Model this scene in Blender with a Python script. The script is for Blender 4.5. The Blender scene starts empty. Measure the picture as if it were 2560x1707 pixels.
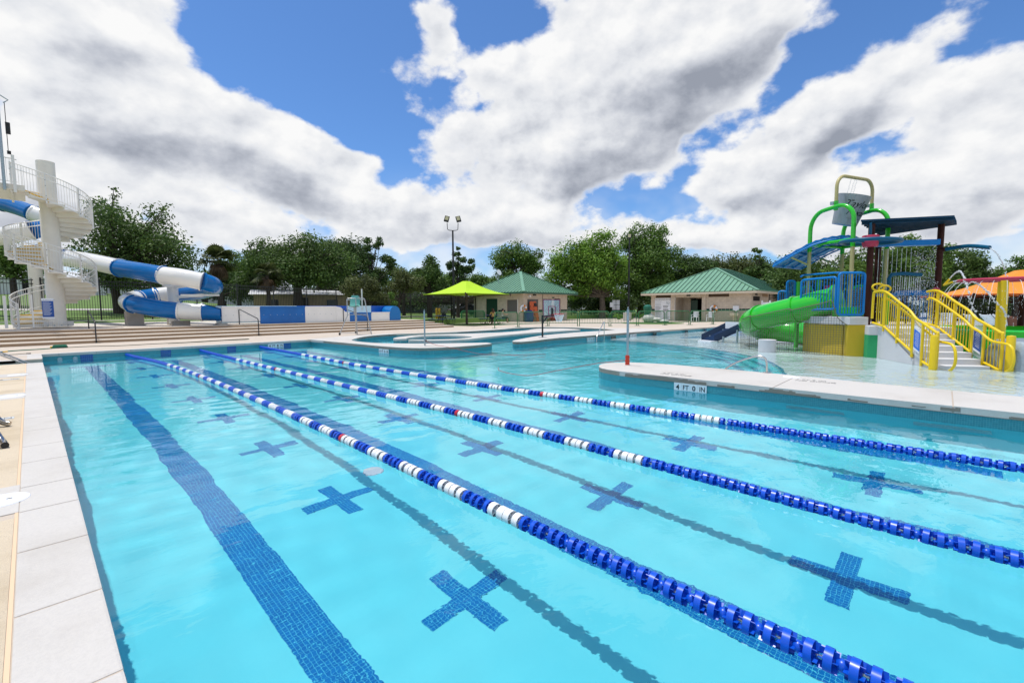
import bpy, bmesh, math, random
EXPOSURE, SUN_E, SKY_E = 0.0, 3.5, 0.10
CLOUD_K, SKY_TINT = 9.6, (0.80, 1.16, 1.55)
from mathutils import Vector, Matrix, Euler
from mathutils.geometry import tessellate_polygon
random.seed(7)
scene = bpy.context.scene
COL = scene.collection
R = math.radians

# ------------------------------------------------------------------ camera
YAW, PITCH, ROLL = R(46.5988), R(4.23152), R(-0.31155)
CAM = Vector((-0.17023, -20.71421, 1.39153))
FWD = Vector((math.sin(YAW)*math.cos(PITCH), math.cos(YAW)*math.cos(PITCH), -math.sin(PITCH)))
_rt = Vector((math.cos(YAW), -math.sin(YAW), 0.0)); _up = _rt.cross(FWD)
RGT = math.cos(ROLL)*_rt + math.sin(ROLL)*_up
UPV = -math.sin(ROLL)*_rt + math.cos(ROLL)*_up
cd = bpy.data.cameras.new('camera'); cam = bpy.data.objects.new('camera', cd); COL.objects.link(cam)
cd.sensor_width = 36.0; cd.lens = 16.0; cd.clip_start = 0.05; cd.clip_end = 3000
cam.matrix_world = Matrix((( RGT.x, UPV.x, -FWD.x, CAM.x), (RGT.y, UPV.y, -FWD.y, CAM.y), (RGT.z, UPV.z, -FWD.z, CAM.z), (0,0,0,1)))
scene.camera = cam

def at(u, v, d):
    """point seen at photo pixel (u, v) of the 2560 px photograph, d metres away along the lens axis"""
    return CAM + d*(FWD + RGT*((u-1280)/1138.0) + UPV*((853.5-v)/1138.0))
def on(u, v, z=0.0):
    r = FWD + RGT*((u-1280)/1138.0) + UPV*((853.5-v)/1138.0)
    return CAM + r*((z-CAM.z)/r.z)

# ------------------------------------------------------------------ exposure, sun
scene.view_settings.view_transform = 'Standard'
scene.view_settings.look = 'None'
scene.view_settings.gamma = 1.0
scene.view_settings.use_curve_mapping = False
scene.view_settings.exposure = EXPOSURE
SUN_TO = Vector((-0.12, 0.22, 1.0)).normalized()
sl = bpy.data.lights.new('sun', 'SUN'); sl.energy = SUN_E; sl.angle = R(0.53); sl.color = (1.0, 0.96, 0.90)
so = bpy.data.objects.new('sun', sl); COL.objects.link(so); so.location = (0, 0, 60)
so.rotation_euler = SUN_TO.to_track_quat('Z', 'Y').to_euler()
# ------------------------------------------------------------------ world: clear sky with cumulus
def build_world():
    w = bpy.data.worlds.new('World'); scene.world = w; w.use_nodes = True
    nt = w.node_tree; N = nt.nodes; L = nt.links
    bg = N['Background']; bg.inputs[1].default_value = SKY_E
    sky = N.new('ShaderNodeTexSky'); sky.sky_type = 'NISHITA'; sky.sun_disc = False
    sky.sun_elevation = math.asin(SUN_TO.z); sky.sun_rotation = math.atan2(SUN_TO.x, SUN_TO.y)
    sky.altitude = 200; sky.air_density = 1.0; sky.dust_density = 0.6; sky.ozone_density = 3.0
    # (u, v) of the middle in the photograph, half sizes in pixels, tilt in degrees, weight
    BL = [(70,60,260,170,0,1.0),(300,130,240,170,0,1.0),(130,310,290,170,0,1.0),(390,330,220,120,20,.85),
          (610,370,240,110,16,1.0),(770,430,200,100,14,.95),(905,400,90,42,-14,.75),(420,500,400,90,0,.75),(30,480,260,160,0,.8),
          (650,600,420,55,0,.7),(1080,535,270,80,4,.95),(1350,580,280,75,0,.8),
          (1088,60,66,74,0,.80),(1082,150,88,60,-20,.80),(1190,185,85,70,-35,.82),
          (1620,80,350,220,-12,1.0),(1860,70,250,130,-22,.85),(1480,260,260,200,-25,1.0),(1700,230,290,140,-30,1.0),(1210,360,190,120,-22,.9),
          (1330,220,100,140,10,.75),(1470,420,250,100,-10,1.0),
          (2160,240,260,95,-26,.95),(1960,385,270,100,-22,.95),(1900,480,230,75,0,.8),(2090,330,200,80,-24,.6),
          (2430,310,290,120,-26,.95),(2490,450,340,130,-10,.95),(2200,500,340,90,0,.85),(2250,595,450,70,0,.8),(1800,590,330,65,0,.7)]
    def mk(op, a, b=None, c=None):
        n = N.new('ShaderNodeMath'); n.operation = op
        for i, x in enumerate((a, b, c)):
            if x is None: continue
            if isinstance(x, (int, float)): n.inputs[i].default_value = x
            else: L.new(x, n.inputs[i])
        return n.outputs[0]
    def ramp(val, a, b, lo=0.0, hi=1.0):
        m = N.new('ShaderNodeMapRange'); m.interpolation_type = 'SMOOTHSTEP'; m.inputs['From Min'].default_value = a; m.inputs['From Max'].default_value = b
        m.inputs['To Min'].default_value = lo; m.inputs['To Max'].default_value = hi; L.new(val, m.inputs['Value']); return m.outputs[0]
    tc = N.new('ShaderNodeTexCoord'); G = tc.outputs['Generated']
    # bend the outlines with a broad noise
    nw = N.new('ShaderNodeTexNoise'); nw.inputs['Scale'].default_value = 5.0; nw.inputs['Detail'].default_value = 3; L.new(G, nw.inputs['Vector'])
    vm = N.new('ShaderNodeVectorMath'); vm.operation = 'MULTIPLY_ADD'; vm.inputs[1].default_value = (0.07, 0.07, 0.07); L.new(nw.outputs['Color'], vm.inputs[0])
    va = N.new('ShaderNodeVectorMath'); va.operation = 'ADD'; va.inputs[1].default_value = (-0.035, -0.035, -0.035); L.new(G, va.inputs[0]); L.new(va.outputs[0], vm.inputs[2])
    V = vm.outputs[0]
    acc = 0.0; low = 0.0
    for (u, v, ru, rv, ang, wt) in BL:
        def dr(uu, vv): return (FWD + RGT*((uu-1280)/1138.0) + UPV*((853.5-vv)/1138.0)).normalized()
        c = dr(u, v); ca, sa = math.cos(R(ang)), math.sin(R(ang))
        ax = dr(u+ru*ca, v+ru*sa)-c; ay = dr(u+rv*sa, v-rv*ca)-c
        X = (ax-c*ax.dot(c)); lx = X.length; X.normalize()
        Y = c.cross(X); ly = abs(ay.dot(Y))
        if ay.dot(Y) < 0: X, Y = -X, -Y
        mp = N.new('ShaderNodeMapping'); mp.vector_type = 'TEXTURE'
        mp.inputs['Location'].default_value = c; mp.inputs['Scale'].default_value = (lx*1.3, ly*1.3, 1.0)
        mp.inputs['Rotation'].default_value = Matrix((X, Y, c)).transposed().to_euler()
        L.new(V, mp.inputs[0])
        gr = N.new('ShaderNodeTexGradient'); gr.gradient_type = 'SPHERICAL'; L.new(mp.outputs[0], gr.inputs[0])
        acc = mk('MULTIPLY_ADD', gr.outputs['Fac'], wt*1.15, acc)
        sp = N.new('ShaderNodeSeparateXYZ'); L.new(mp.outputs[0], sp.inputs[0])
        low = mk('MULTIPLY_ADD', mk('MULTIPLY', gr.outputs['Fac'], wt), mk('SUBTRACT', 0.12, sp.outputs['Y']), low)
    acc = mk('MINIMUM', acc, 1.15)
    # the same weather all round: free noise clouds where the camera does not look
    dn = N.new('ShaderNodeVectorMath'); dn.operation = 'DOT_PRODUCT'; L.new(G, dn.inputs[0]); dn.inputs[1].default_value = FWD
    mr = N.new('ShaderNodeMapRange'); mr.inputs['From Min'].default_value = 0.62; mr.inputs['From Max'].default_value = 0.35; L.new(dn.outputs['Value'], mr.inputs['Value'])
    nb = N.new('ShaderNodeTexNoise'); nb.inputs['Scale'].default_value = 2.3; nb.inputs['Detail'].default_value = 1; L.new(G, nb.inputs['Vector'])
    fr = mk('MULTIPLY', mk('MAXIMUM', mk('MULTIPLY_ADD', nb.outputs[0], 3.4, -1.35), 0.0), mr.outputs[0])
    acc = mk('MAXIMUM', acc, fr)
    def fbm(off, det):
        n = N.new('ShaderNodeTexNoise'); n.inputs['Scale'].default_value = 9.0; n.inputs['Detail'].default_value = det; n.inputs['Roughness'].default_value = 0.54
        mp = N.new('ShaderNodeVectorMath'); mp.operation = 'MULTIPLY_ADD'; mp.inputs[1].default_value = (1, 1, 1.45); mp.inputs[2].default_value = off; L.new(G, mp.inputs[0]); L.new(mp.outputs[0], n.inputs['Vector']); return n.outputs[0]
    na = fbm((0, 0, 0), 8.0); nbk = fbm((-0.010, 0.010, 0.028), 6.0)
    d0 = mk('SUBTRACT', mk('ADD', acc, mk('MULTIPLY_ADD', na, 2.0, -1.0)), 0.30)
    alpha = ramp(d0, -0.05, 0.26)
    body = ramp(low, 0.0, 0.62)
    # billows: lit where the cloud thins towards the sun
    bil = mk('MULTIPLY', mk('SUBTRACT', nbk, na), 1.45)
    shade = mk('MULTIPLY', mk('ADD', mk('MULTIPLY_ADD', body, 0.74, 0.15), bil), ramp(d0, -0.08, 0.40))
    n2 = fbm((0.3, 0.1, 0.0), 3.0)
    cr = N.new('ShaderNodeValToRGB'); L.new(shade, cr.inputs[0])
    e = cr.color_ramp.elements; e[0].position = 0.0; e[0].color = (1.0, 1.0, 1.0, 1); e[1].position = 0.95; e[1].color = (0.33, 0.36, 0.43, 1)
    e2 = cr.color_ramp.elements.new(0.30); e2.color = (0.82, 0.84, 0.88, 1)
    e3 = cr.color_ramp.elements.new(0.62); e3.color = (0.56, 0.59, 0.66, 1)
    sc2 = N.new('ShaderNodeVectorMath'); sc2.operation = 'SCALE'; sc2.inputs['Scale'].default_value = CLOUD_K; L.new(cr.outputs[0], sc2.inputs[0])
    hs = N.new('ShaderNodeVectorMath'); hs.operation = 'MULTIPLY'; hs.inputs[1].default_value = SKY_TINT; L.new(sky.outputs[0], hs.inputs[0])
    # thin haze cloud low over the horizon
    sz = N.new('ShaderNodeSeparateXYZ'); L.new(G, sz.inputs[0])
    hz = mk('MULTIPLY', ramp(sz.outputs['Z'], 0.30, 0.03), ramp(n2, 0.25, 0.7))
    al = mk('MAXIMUM', alpha, mk('MULTIPLY', hz, 0.85))
    mx = N.new('ShaderNodeMix'); mx.data_type = 'RGBA'; L.new(al, mx.inputs[0]); L.new(hs.outputs[0], mx.inputs[6]); L.new(sc2.outputs[0], mx.inputs[7])
    L.new(mx.outputs[2], bg.inputs[0])
build_world()
# ------------------------------------------------------------------ helpers
def new_mesh(name, verts, faces, mat=None, parent=None, smooth=False, loc=None):
    me = bpy.data.meshes.new(name); me.from_pydata([tuple(v) for v in verts], [], faces); me.update()
    if smooth:
        me.polygons.foreach_set('use_smooth', [True]*len(me.polygons))
        try: me.set_sharp_from_angle(angle=R(40))
        except Exception: pass
    if mat is not None: me.materials.append(mat)
    o = bpy.data.objects.new(name, me); COL.objects.link(o)
    if parent is not None: o.parent = parent
    if loc is not None: o.location = loc
    return o
class MB:
    def __init__(s): s.v = []; s.f = []
    def add(s, verts, faces):
        n = len(s.v); s.v += [Vector(x) for x in verts]; s.f += [tuple(i+n for i in f) for f in faces]; return s
    def box(s, c, size, rz=0.0, m=None, taper=1.0):
        hx, hy, hz = size[0]/2, size[1]/2, size[2]/2
        vs = [Vector((x*(taper if z > 0 else 1), y*(taper if z > 0 else 1), z)) for z in (-hz, hz) for x, y in ((-hx,-hy),(hx,-hy),(hx,hy),(-hx,hy))]
        if m is None: m = Matrix.Rotation(rz, 3, 'Z')
        vs = [m @ q + Vector(c) for q in vs]
        return s.add(vs, [(0,3,2,1),(4,5,6,7),(0,1,5,4),(1,2,6,5),(2,3,7,6),(3,0,4,7)])
    def bbox(s, a, b):
        return s.box([(a[i]+b[i])/2 for i in range(3)], [abs(b[i]-a[i]) for i in range(3)])
    def beam(s, a, b, w, h, up=(0,0,1)):
        a = Vector(a); b = Vector(b); d = (b-a); L = d.length; d.normalize(); upv = Vector(up)
        x = d.cross(upv)
        if x.length < 1e-4: x = d.cross(Vector((1,0,0)))
        x.normalize(); y = x.cross(d)
        m = Matrix((x, d, y)).transposed()
        return s.box((a+b)/2, (w, L, h), m=m)
    def tube(s, pts, r, n=8, closed=False, caps=True):
        pts = [Vector(p) for p in pts]; k = len(pts)
        rr = r if isinstance(r, (list, tuple)) else [r]*k
        rings = []; prev = None
        for i in range(k):
            if closed: t = pts[(i+1) % k]-pts[i-1]
            else: t = (pts[min(i+1,k-1)]-pts[max(i-1,0)])
            if t.length < 1e-9: t = Vector((0,0,1))
            t.normalize()
            if prev is None:
                a = Vector((0,0,1)) if abs(t.z) < 0.9 else Vector((1,0,0))
                x = t.cross(a).normalized()
            else:
                x = prev - t*prev.dot(t)
                if x.length < 1e-6: x = t.orthogonal()
                x.normalize()
            prev = x; y = t.cross(x)
            rings.append([pts[i]+rr[i]*(math.cos(2*math.pi*j/n)*x+math.sin(2*math.pi*j/n)*y) for j in range(n)])
        b = len(s.v)
        for rg in rings: s.v += rg
        for i in range(k if closed else k-1):
            i2 = (i+1) % k
            for j in range(n):
                j2 = (j+1) % n
                s.f.append((b+i*n+j, b+i*n+j2, b+i2*n+j2, b+i2*n+j))
        if caps and not closed:
            s.f.append(tuple(b+j for j in reversed(range(n)))); s.f.append(tuple(b+(k-1)*n+j for j in range(n)))
        return s
    def cyl(s, a, b, r, n=12, r2=None): return s.tube([a, b], [r, r if r2 is None else r2], n)
    def lathe(s, prof, n=16, c=(0,0,0), ax=None, caps=True):
        """prof: list of (r, z) turned about z"""
        b = len(s.v); c = Vector(c); k = len(prof)
        for r, z in prof:
            for j in range(n):
                q = Vector((r*math.cos(2*math.pi*j/n), r*math.sin(2*math.pi*j/n), z))
                if ax is not None: q = ax @ q
                s.v.append(c+q)
        for i in range(k-1):
            for j in range(n):
                j2 = (j+1) % n
                s.f.append((b+i*n+j, b+i*n+j2, b+(i+1)*n+j2, b+(i+1)*n+j))
        if caps:
            if prof[0][0] > 1e-5: s.f.append(tuple(b+j for j in reversed(range(n))))
            if prof[-1][0] > 1e-5: s.f.append(tuple(b+(k-1)*n+j for j in range(n)))
        return s
    def ball(s, c, r, n=12, m=8, sc=(1,1,1)):
        prof = [(max(1e-6, math.sin(math.pi*i/m)), -math.cos(math.pi*i/m)) for i in range(m+1)]
        ax = Matrix.Diagonal((r*sc[0], r*sc[1], r*sc[2]))
        return s.lathe(prof, n, c, ax, caps=False)
    def prism(s, poly, z0, z1, bottom=True):
        n = len(poly); b = len(s.v)
        area = sum(poly[i][0]*poly[(i+1) % n][1]-poly[(i+1) % n][0]*poly[i][1] for i in range(n))
        if area < 0: poly = list(reversed(poly))
        s.v += [Vector((p[0], p[1], z0)) for p in poly]+[Vector((p[0], p[1], z1)) for p in poly]
        for i in range(n): s.f.append((b+i, b+(i+1) % n, b+n+(i+1) % n, b+n+i))
        tris = tessellate_polygon([[Vector((p[0], p[1], 0)) for p in poly]])
        for t in tris:
            a0, a1, a2 = [poly[i] for i in t]
            sg = (a1[0]-a0[0])*(a2[1]-a0[1])-(a2[0]-a0[0])*(a1[1]-a0[1])
            t = t if sg > 0 else (t[0], t[2], t[1])
            s.f.append(tuple(b+n+i for i in t))
            if bottom: s.f.append((b+t[0], b+t[2], b+t[1]))
        return s
    def build(s, name, mat, parent=None, smooth=False, bevel=0.0, loc=None):
        o = new_mesh(name, s.v, s.f, mat, parent, smooth, loc)
        if bevel:
            bm = bmesh.new(); bm.from_mesh(o.data); bmesh.ops.remove_doubles(bm, verts=bm.verts, dist=1e-5)
            es = [e for e in bm.edges if len(e.link_faces) == 2 and e.calc_face_angle(0) > R(35)]
            bmesh.ops.bevel(bm, geom=es, offset=bevel, segments=2, affect='EDGES', profile=0.6)
            bm.to_mesh(o.data); bm.free()
        return o
def sheet(name, loops, z, mat, parent=None):
    """flat sheet from an outer loop and holes (even-odd)"""
    allp = [p for l in loops for p in l]
    tris = tessellate_polygon([[Vector((p[0], p[1], 0)) for p in l] for l in loops])
    f = []
    for t in tris:
        a0, a1, a2 = [allp[i] for i in t]
        sg = (a1[0]-a0[0])*(a2[1]-a0[1])-(a2[0]-a0[0])*(a1[1]-a0[1])
        if abs(sg) > 1e-9: f.append(tuple(t) if sg > 0 else (t[0], t[2], t[1]))
    return new_mesh(name, [(p[0], p[1], z) for p in allp], f, mat, parent)
def slab(name, loops, z0, z1, mat, parent=None, bevel=0.0):
    """slab with holes: top sheet plus the side walls of every loop"""
    allp = [p for l in loops for p in l]
    tris = tessellate_polygon([[Vector((p[0], p[1], 0)) for p in l] for l in loops])
    vs = [(p[0], p[1], z1) for p in allp]; f = []; n = len(allp)
    for t in tris:
        a0, a1, a2 = [allp[i] for i in t]
        sg = (a1[0]-a0[0])*(a2[1]-a0[1])-(a2[0]-a0[0])*(a1[1]-a0[1])
        if abs(sg) > 1e-9: f.append(tuple(t) if sg > 0 else (t[0], t[2], t[1]))
    if bevel:
        vs += [(p[0], p[1], z1-bevel) for p in allp]
    vs += [(p[0], p[1], z0) for p in allp]
    b = 0
    for li, l in enumerate(loops):
        k = len(l); area = sum(l[i][0]*l[(i+1) % k][1]-l[(i+1) % k][0]*l[i][1] for i in range(k))
        ccw = area > 0
        if li > 0: ccw = not ccw
        lo = n
        for i in range(k):
            a, c = b+i, b+(i+1) % k
            if (area > 0): f.append((lo+a, lo+c, c, a) if True else ())
            else: f.append((a, c, lo+c, lo+a))
        b += k
    o = new_mesh(name, vs, f, mat, parent)
    bm = bmesh.new(); bm.from_mesh(o.data); bmesh.ops.remove_doubles(bm, verts=bm.verts, dist=1e-5)
    bmesh.ops.recalc_face_normals(bm, faces=bm.faces)
    bm.to_mesh(o.data); bm.free()
    return o
def smooth_loop(pts, sub=4, closed=True):
    """Catmull-Rom through the points"""
    n = len(pts); out = []
    rng = range(n) if closed else range(n-1)
    for i in rng:
        if closed: p0, p1, p2, p3 = pts[i-1], pts[i], pts[(i+1) % n], pts[(i+2) % n]
        else: p0, p1, p2, p3 = pts[max(i-1,0)], pts[i], pts[i+1], pts[min(i+2,n-1)]
        for k in range(sub):
            t = k/sub
            out.append(tuple(0.5*((2*p1[j])+(-p0[j]+p2[j])*t+(2*p0[j]-5*p1[j]+4*p2[j]-p3[j])*t*t+(-p0[j]+3*p1[j]-3*p2[j]+p3[j])*t**3) for j in range(len(p1))))
    if not closed: out.append(tuple(pts[-1]))
    return out
def empty(name, loc=(0,0,0), rz=0.0, label=None, cat=None, group=None):
    o = bpy.data.objects.new(name, None); COL.objects.link(o); o.location = loc; o.rotation_euler = (0,0,rz)
    o.empty_display_size = 0.2
    if label: tag(o, label, cat, group)
    return o
def tag(o, label=None, cat=None, group=None, kind=None):
    if label: o['label'] = label
    if cat: o['category'] = cat
    if group: o['group'] = group
    if kind: o['kind'] = kind
    return o
def copy_tree(o, parent=None):
    c = o.copy(); COL.objects.link(c); c.parent = parent
    for ch in list(o.children): copy_tree(ch, c)
    return c
# ------------------------------------------------------------------ materials
def mat(name, col, rough=0.5, metal=0.0, var=0.0, scale=8.0, bump=0.0, bscale=40.0, col2=None, spec=None, coat=0.0, stretch=None):
    m = bpy.data.materials.new(name); m.use_nodes = True; nt = m.node_tree; b = nt.nodes['Principled BSDF']
    b.inputs['Base Color'].default_value = (*col, 1); b.inputs['Roughness'].default_value = rough; b.inputs['Metallic'].default_value = metal
    if spec is not None: b.inputs['Specular IOR Level'].default_value = spec
    if coat: b.inputs['Coat Weight'].default_value = coat; b.inputs['Coat Roughness'].default_value = 0.08
    if var or bump or col2:
        tc = nt.nodes.new('ShaderNodeTexCoord'); src = tc.outputs['Object']
        if stretch:
            mp = nt.nodes.new('ShaderNodeMapping'); mp.inputs['Scale'].default_value = stretch; nt.links.new(src, mp.inputs[0]); src = mp.outputs[0]
    if var or col2:
        n = nt.nodes.new('ShaderNodeTexNoise'); n.inputs['Scale'].default_value = scale; n.inputs['Detail'].default_value = 6; n.inputs['Roughness'].default_value = 0.65
        nt.links.new(src, n.inputs['Vector'])
        rmp = nt.nodes.new('ShaderNodeValToRGB'); rmp.color_ramp.elements[0].position = 0.3; rmp.color_ramp.elements[1].position = 0.7
        a = tuple(max(0, c*(1-var)) for c in col); z = col2 if col2 else tuple(min(1, c*(1+var)) for c in col)
        if col2 and not var: a = col
        rmp.color_ramp.elements[0].color = (*a, 1); rmp.color_ramp.elements[1].color = (*z, 1)
        nt.links.new(n.outputs[0], rmp.inputs[0]); nt.links.new(rmp.outputs[0], b.inputs['Base Color'])
    if bump:
        n2 = nt.nodes.new('ShaderNodeTexNoise'); n2.inputs['Scale'].default_value = bscale; n2.inputs['Detail'].default_value = 4
        nt.links.new(src, n2.inputs['Vector'])
        bp = nt.nodes.new('ShaderNodeBump'); bp.inputs['Strength'].default_value = bump; bp.inputs['Distance'].default_value = 0.02
        nt.links.new(n2.outputs[0], bp.inputs['Height']); nt.links.new(bp.outputs[0], b.inputs['Normal'])
    return m
# ------------------------------------------------------------------ materials used all over
ZW = -0.23                                            # water level, deck = 0
def tile_mat(name, c1, c2, grout, size, axes, rough=0.25, warp=0.0):
    """small square tiles with grout; axes = the two object axes that span the face"""
    m = bpy.data.materials.new(name); m.use_nodes = True; nt = m.node_tree; b = nt.nodes['Principled BSDF']; b.inputs['Roughness'].default_value = rough
    tc = nt.nodes.new('ShaderNodeTexCoord'); sp = nt.nodes.new('ShaderNodeSeparateXYZ'); nt.links.new(tc.outputs['Object'], sp.inputs[0])
    cb = nt.nodes.new('ShaderNodeCombineXYZ'); nt.links.new(sp.outputs[axes[0]], cb.inputs[0]); nt.links.new(sp.outputs[axes[1]], cb.inputs[1])
    br = nt.nodes.new('ShaderNodeTexBrick'); br.offset = 0.0; br.inputs['Scale'].default_value = 1.0/size
    br.inputs['Brick Width'].default_value = 1.0; br.inputs['Row Height'].default_value = 1.0; br.inputs['Mortar Size'].default_value = 0.045; br.inputs['Mortar Smooth'].default_value = 0.2
    br.inputs['Color1'].default_value = (*c1, 1); br.inputs['Color2'].default_value = (*c2, 1); br.inputs['Mortar'].default_value = (*grout, 1)
    nt.links.new(cb.outputs[0], br.inputs['Vector']); nt.links.new(br.outputs['Color'], b.inputs['Base Color'])
    return m
def wall_tile_mat():
    """pool wall: a 6 inch band of teal tile at the water line, pale plaster below"""
    m = bpy.data.materials.new('pool_wall'); m.use_nodes = True; nt = m.node_tree; b = nt.nodes['Principled BSDF']; b.inputs['Roughness'].default_value = 0.35
    tc = nt.nodes.new('ShaderNodeTexCoord'); sp = nt.nodes.new('ShaderNodeSeparateXYZ'); nt.links.new(tc.outputs['Object'], sp.inputs[0])
    ad = nt.nodes.new('ShaderNodeMath'); ad.operation = 'ADD'; nt.links.new(sp.outputs[0], ad.inputs[0]); nt.links.new(sp.outputs[1], ad.inputs[1])
    cb = nt.nodes.new('ShaderNodeCombineXYZ'); nt.links.new(ad.outputs[0], cb.inputs[0]); nt.links.new(sp.outputs[2], cb.inputs[1])
    br = nt.nodes.new('ShaderNodeTexBrick'); br.offset = 0.0; br.inputs['Scale'].default_value = 1/0.026
    br.inputs['Brick Width'].default_value = 1.0; br.inputs['Row Height'].default_value = 1.0; br.inputs['Mortar Size'].default_value = 0.05
    br.inputs['Color1'].default_value = (0.030, 0.22, 0.27, 1); br.inputs['Color2'].default_value = (0.040, 0.27, 0.33, 1); br.inputs['Mortar'].default_value = (0.12, 0.38, 0.43, 1)
    nt.links.new(cb.outputs[0], br.inputs['Vector'])
    gt = nt.nodes.new('ShaderNodeMath'); gt.operation = 'LESS_THAN'; gt.inputs[1].default_value = -0.245; nt.links.new(sp.outputs[2], gt.inputs[0])
    mx = nt.nodes.new('ShaderNodeMix'); mx.data_type = 'RGBA'; nt.links.new(gt.outputs[0], mx.inputs[0]); nt.links.new(br.outputs['Color'], mx.inputs[6]); mx.inputs[7].default_value = (0.10, 0.62, 0.74, 1)
    nt.links.new(mx.outputs[2], b.inputs['Base Color'])
    return m
def plaster_mat(name, a, b_, scale=1.2):
    m = mat(name, a, 0.75, col2=b_, scale=scale); return m
def concrete_mat(name, base, stain, amount=0.55, bump=0.15, streak=None):
    """poured concrete: broad weather patches, fine grain, dark specks"""
    m = bpy.data.materials.new(name); m.use_nodes = True; nt = m.node_tree; b = nt.nodes['Principled BSDF']; b.inputs['Roughness'].default_value = 0.85
    tc = nt.nodes.new('ShaderNodeTexCoord')
    def noise(sc, det, rough=0.6):
        n = nt.nodes.new('ShaderNodeTexNoise'); n.inputs['Scale'].default_value = sc; n.inputs['Detail'].default_value = det; n.inputs['Roughness'].default_value = rough
        nt.links.new(tc.outputs['Object'], n.inputs['Vector']); return n.outputs[0]
    def ramp(v, a, z):
        r = nt.nodes.new('ShaderNodeMapRange'); r.interpolation_type = 'SMOOTHSTEP'; r.inputs['From Min'].default_value = a; r.inputs['From Max'].default_value = z; nt.links.new(v, r.inputs['Value']); return r.outputs[0]
    def mixc(f, c1, c2):
        x = nt.nodes.new('ShaderNodeMix'); x.data_type = 'RGBA'
        nt.links.new(f, x.inputs[0])
        for i, c in ((6, c1), (7, c2)):
            if isinstance(c, tuple): x.inputs[i].default_value = (*c, 1)
            else: nt.links.new(c, x.inputs[i])
        return x.outputs[2]
    def mul(v, k):
        x = nt.nodes.new('ShaderNodeMath'); x.operation = 'MULTIPLY'; x.inputs[1].default_value = k; nt.links.new(v, x.inputs[0]); return x.outputs[0]
    c = mixc(mul(ramp(noise(0.9, 5), 0.45, 0.75), amount), base, stain)
    c = mixc(mul(ramp(noise(60, 3), 0.3, 0.8), 0.22), c, tuple(x*0.62 for x in base))
    c = mixc(mul(ramp(noise(7, 6, 0.75), 0.63, 0.75), 0.4), c, tuple(x*0.7 for x in stain))
    nt.links.new(c, b.inputs['Base Color'])
    bp = nt.nodes.new('ShaderNodeBump'); bp.inputs['Strength'].default_value = bump; bp.inputs['Distance'].default_value = 0.01
    nt.links.new(noise(120, 4), bp.inputs['Height']); nt.links.new(bp.outputs[0], b.inputs['Normal'])
    return m
M = {}
M['coping'] = concrete_mat('coping_concrete', (0.57, 0.545, 0.51), (0.44, 0.405, 0.36), 0.7)
M['coping_edge'] = concrete_mat('stained_concrete', (0.24, 0.21, 0.175), (0.09, 0.07, 0.05), 0.95)
M['deck'] = concrete_mat('deck_coat', (0.56, 0.48, 0.395), (0.47, 0.39, 0.31), 0.5, 0.3)
M['deck_tex'] = concrete_mat('knockdown_coat', (0.66, 0.555, 0.41), (0.46, 0.36, 0.23), 0.75, 0.8)
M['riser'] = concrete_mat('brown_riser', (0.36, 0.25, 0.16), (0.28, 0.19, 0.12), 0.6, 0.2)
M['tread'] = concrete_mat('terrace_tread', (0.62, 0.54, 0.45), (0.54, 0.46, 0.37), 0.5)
M['wall'] = wall_tile_mat()
M['plaster'] = plaster_mat('lap_plaster', (0.145, 0.82, 0.95), (0.19, 0.86, 0.975), 0.9)
M['plaster2'] = plaster_mat('leisure_plaster', (0.075, 0.68, 0.80), (0.11, 0.74, 0.86), 0.9)
M['shallow'] = plaster_mat('shallow_plaster', (0.80, 0.92, 0.98), (0.87, 0.955, 0.99), 0.7)
M['lane_tile'] = tile_mat('lane_tile', (0.0, 0.17, 0.52), (0.002, 0.215, 0.60), (0.10, 0.70, 0.88), 0.030, (0, 1))
M['block_tile'] = tile_mat('block_tile', (0.008, 0.06, 0.28), (0.012, 0.08, 0.33), (0.08, 0.26, 0.42), 0.05, (0, 2))
M['step_tile'] = mat('step_tile', (0.01, 0.24, 0.50), 0.3)
M['steel'] = mat('stainless', (0.62, 0.60, 0.57), 0.22, 1.0)
M['galv'] = mat('galvanised', (0.36, 0.43, 0.47), 0.45, 0.7, var=0.15, scale=20)
M['black_metal'] = mat('black_metal', (0.012, 0.012, 0.014), 0.4)
M['white_paint'] = mat('white_powder_coat', (0.74, 0.73, 0.70), 0.35, var=0.05, scale=3)
M['cream'] = mat('cream_gelcoat', (0.74, 0.70, 0.62), 0.35, var=0.06, scale=2)
M['slide_white'] = mat('white_gelcoat', (0.80, 0.79, 0.76), 0.18, coat=0.3)
M['slide_blue'] = mat('blue_gelcoat', (0.002, 0.13, 0.40), 0.2, spec=0.35, var=0.12, scale=2)
M['black'] = mat('black_rubber', (0.01, 0.01, 0.01), 0.6)
M['yellow_nose'] = mat('yellow_nosing', (0.72, 0.43, 0.01), 0.5)
M['sign_blue'] = mat('sign_blue', (0.01, 0.07, 0.32), 0.35)
M['white_sign'] = mat('white_sign', (0.78, 0.80, 0.84), 0.4)
M['text'] = mat('black_print', (0.01, 0.01, 0.012), 0.5)
M['tile_white'] = mat('white_ceramic', (0.70, 0.74, 0.78), 0.2)

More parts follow.
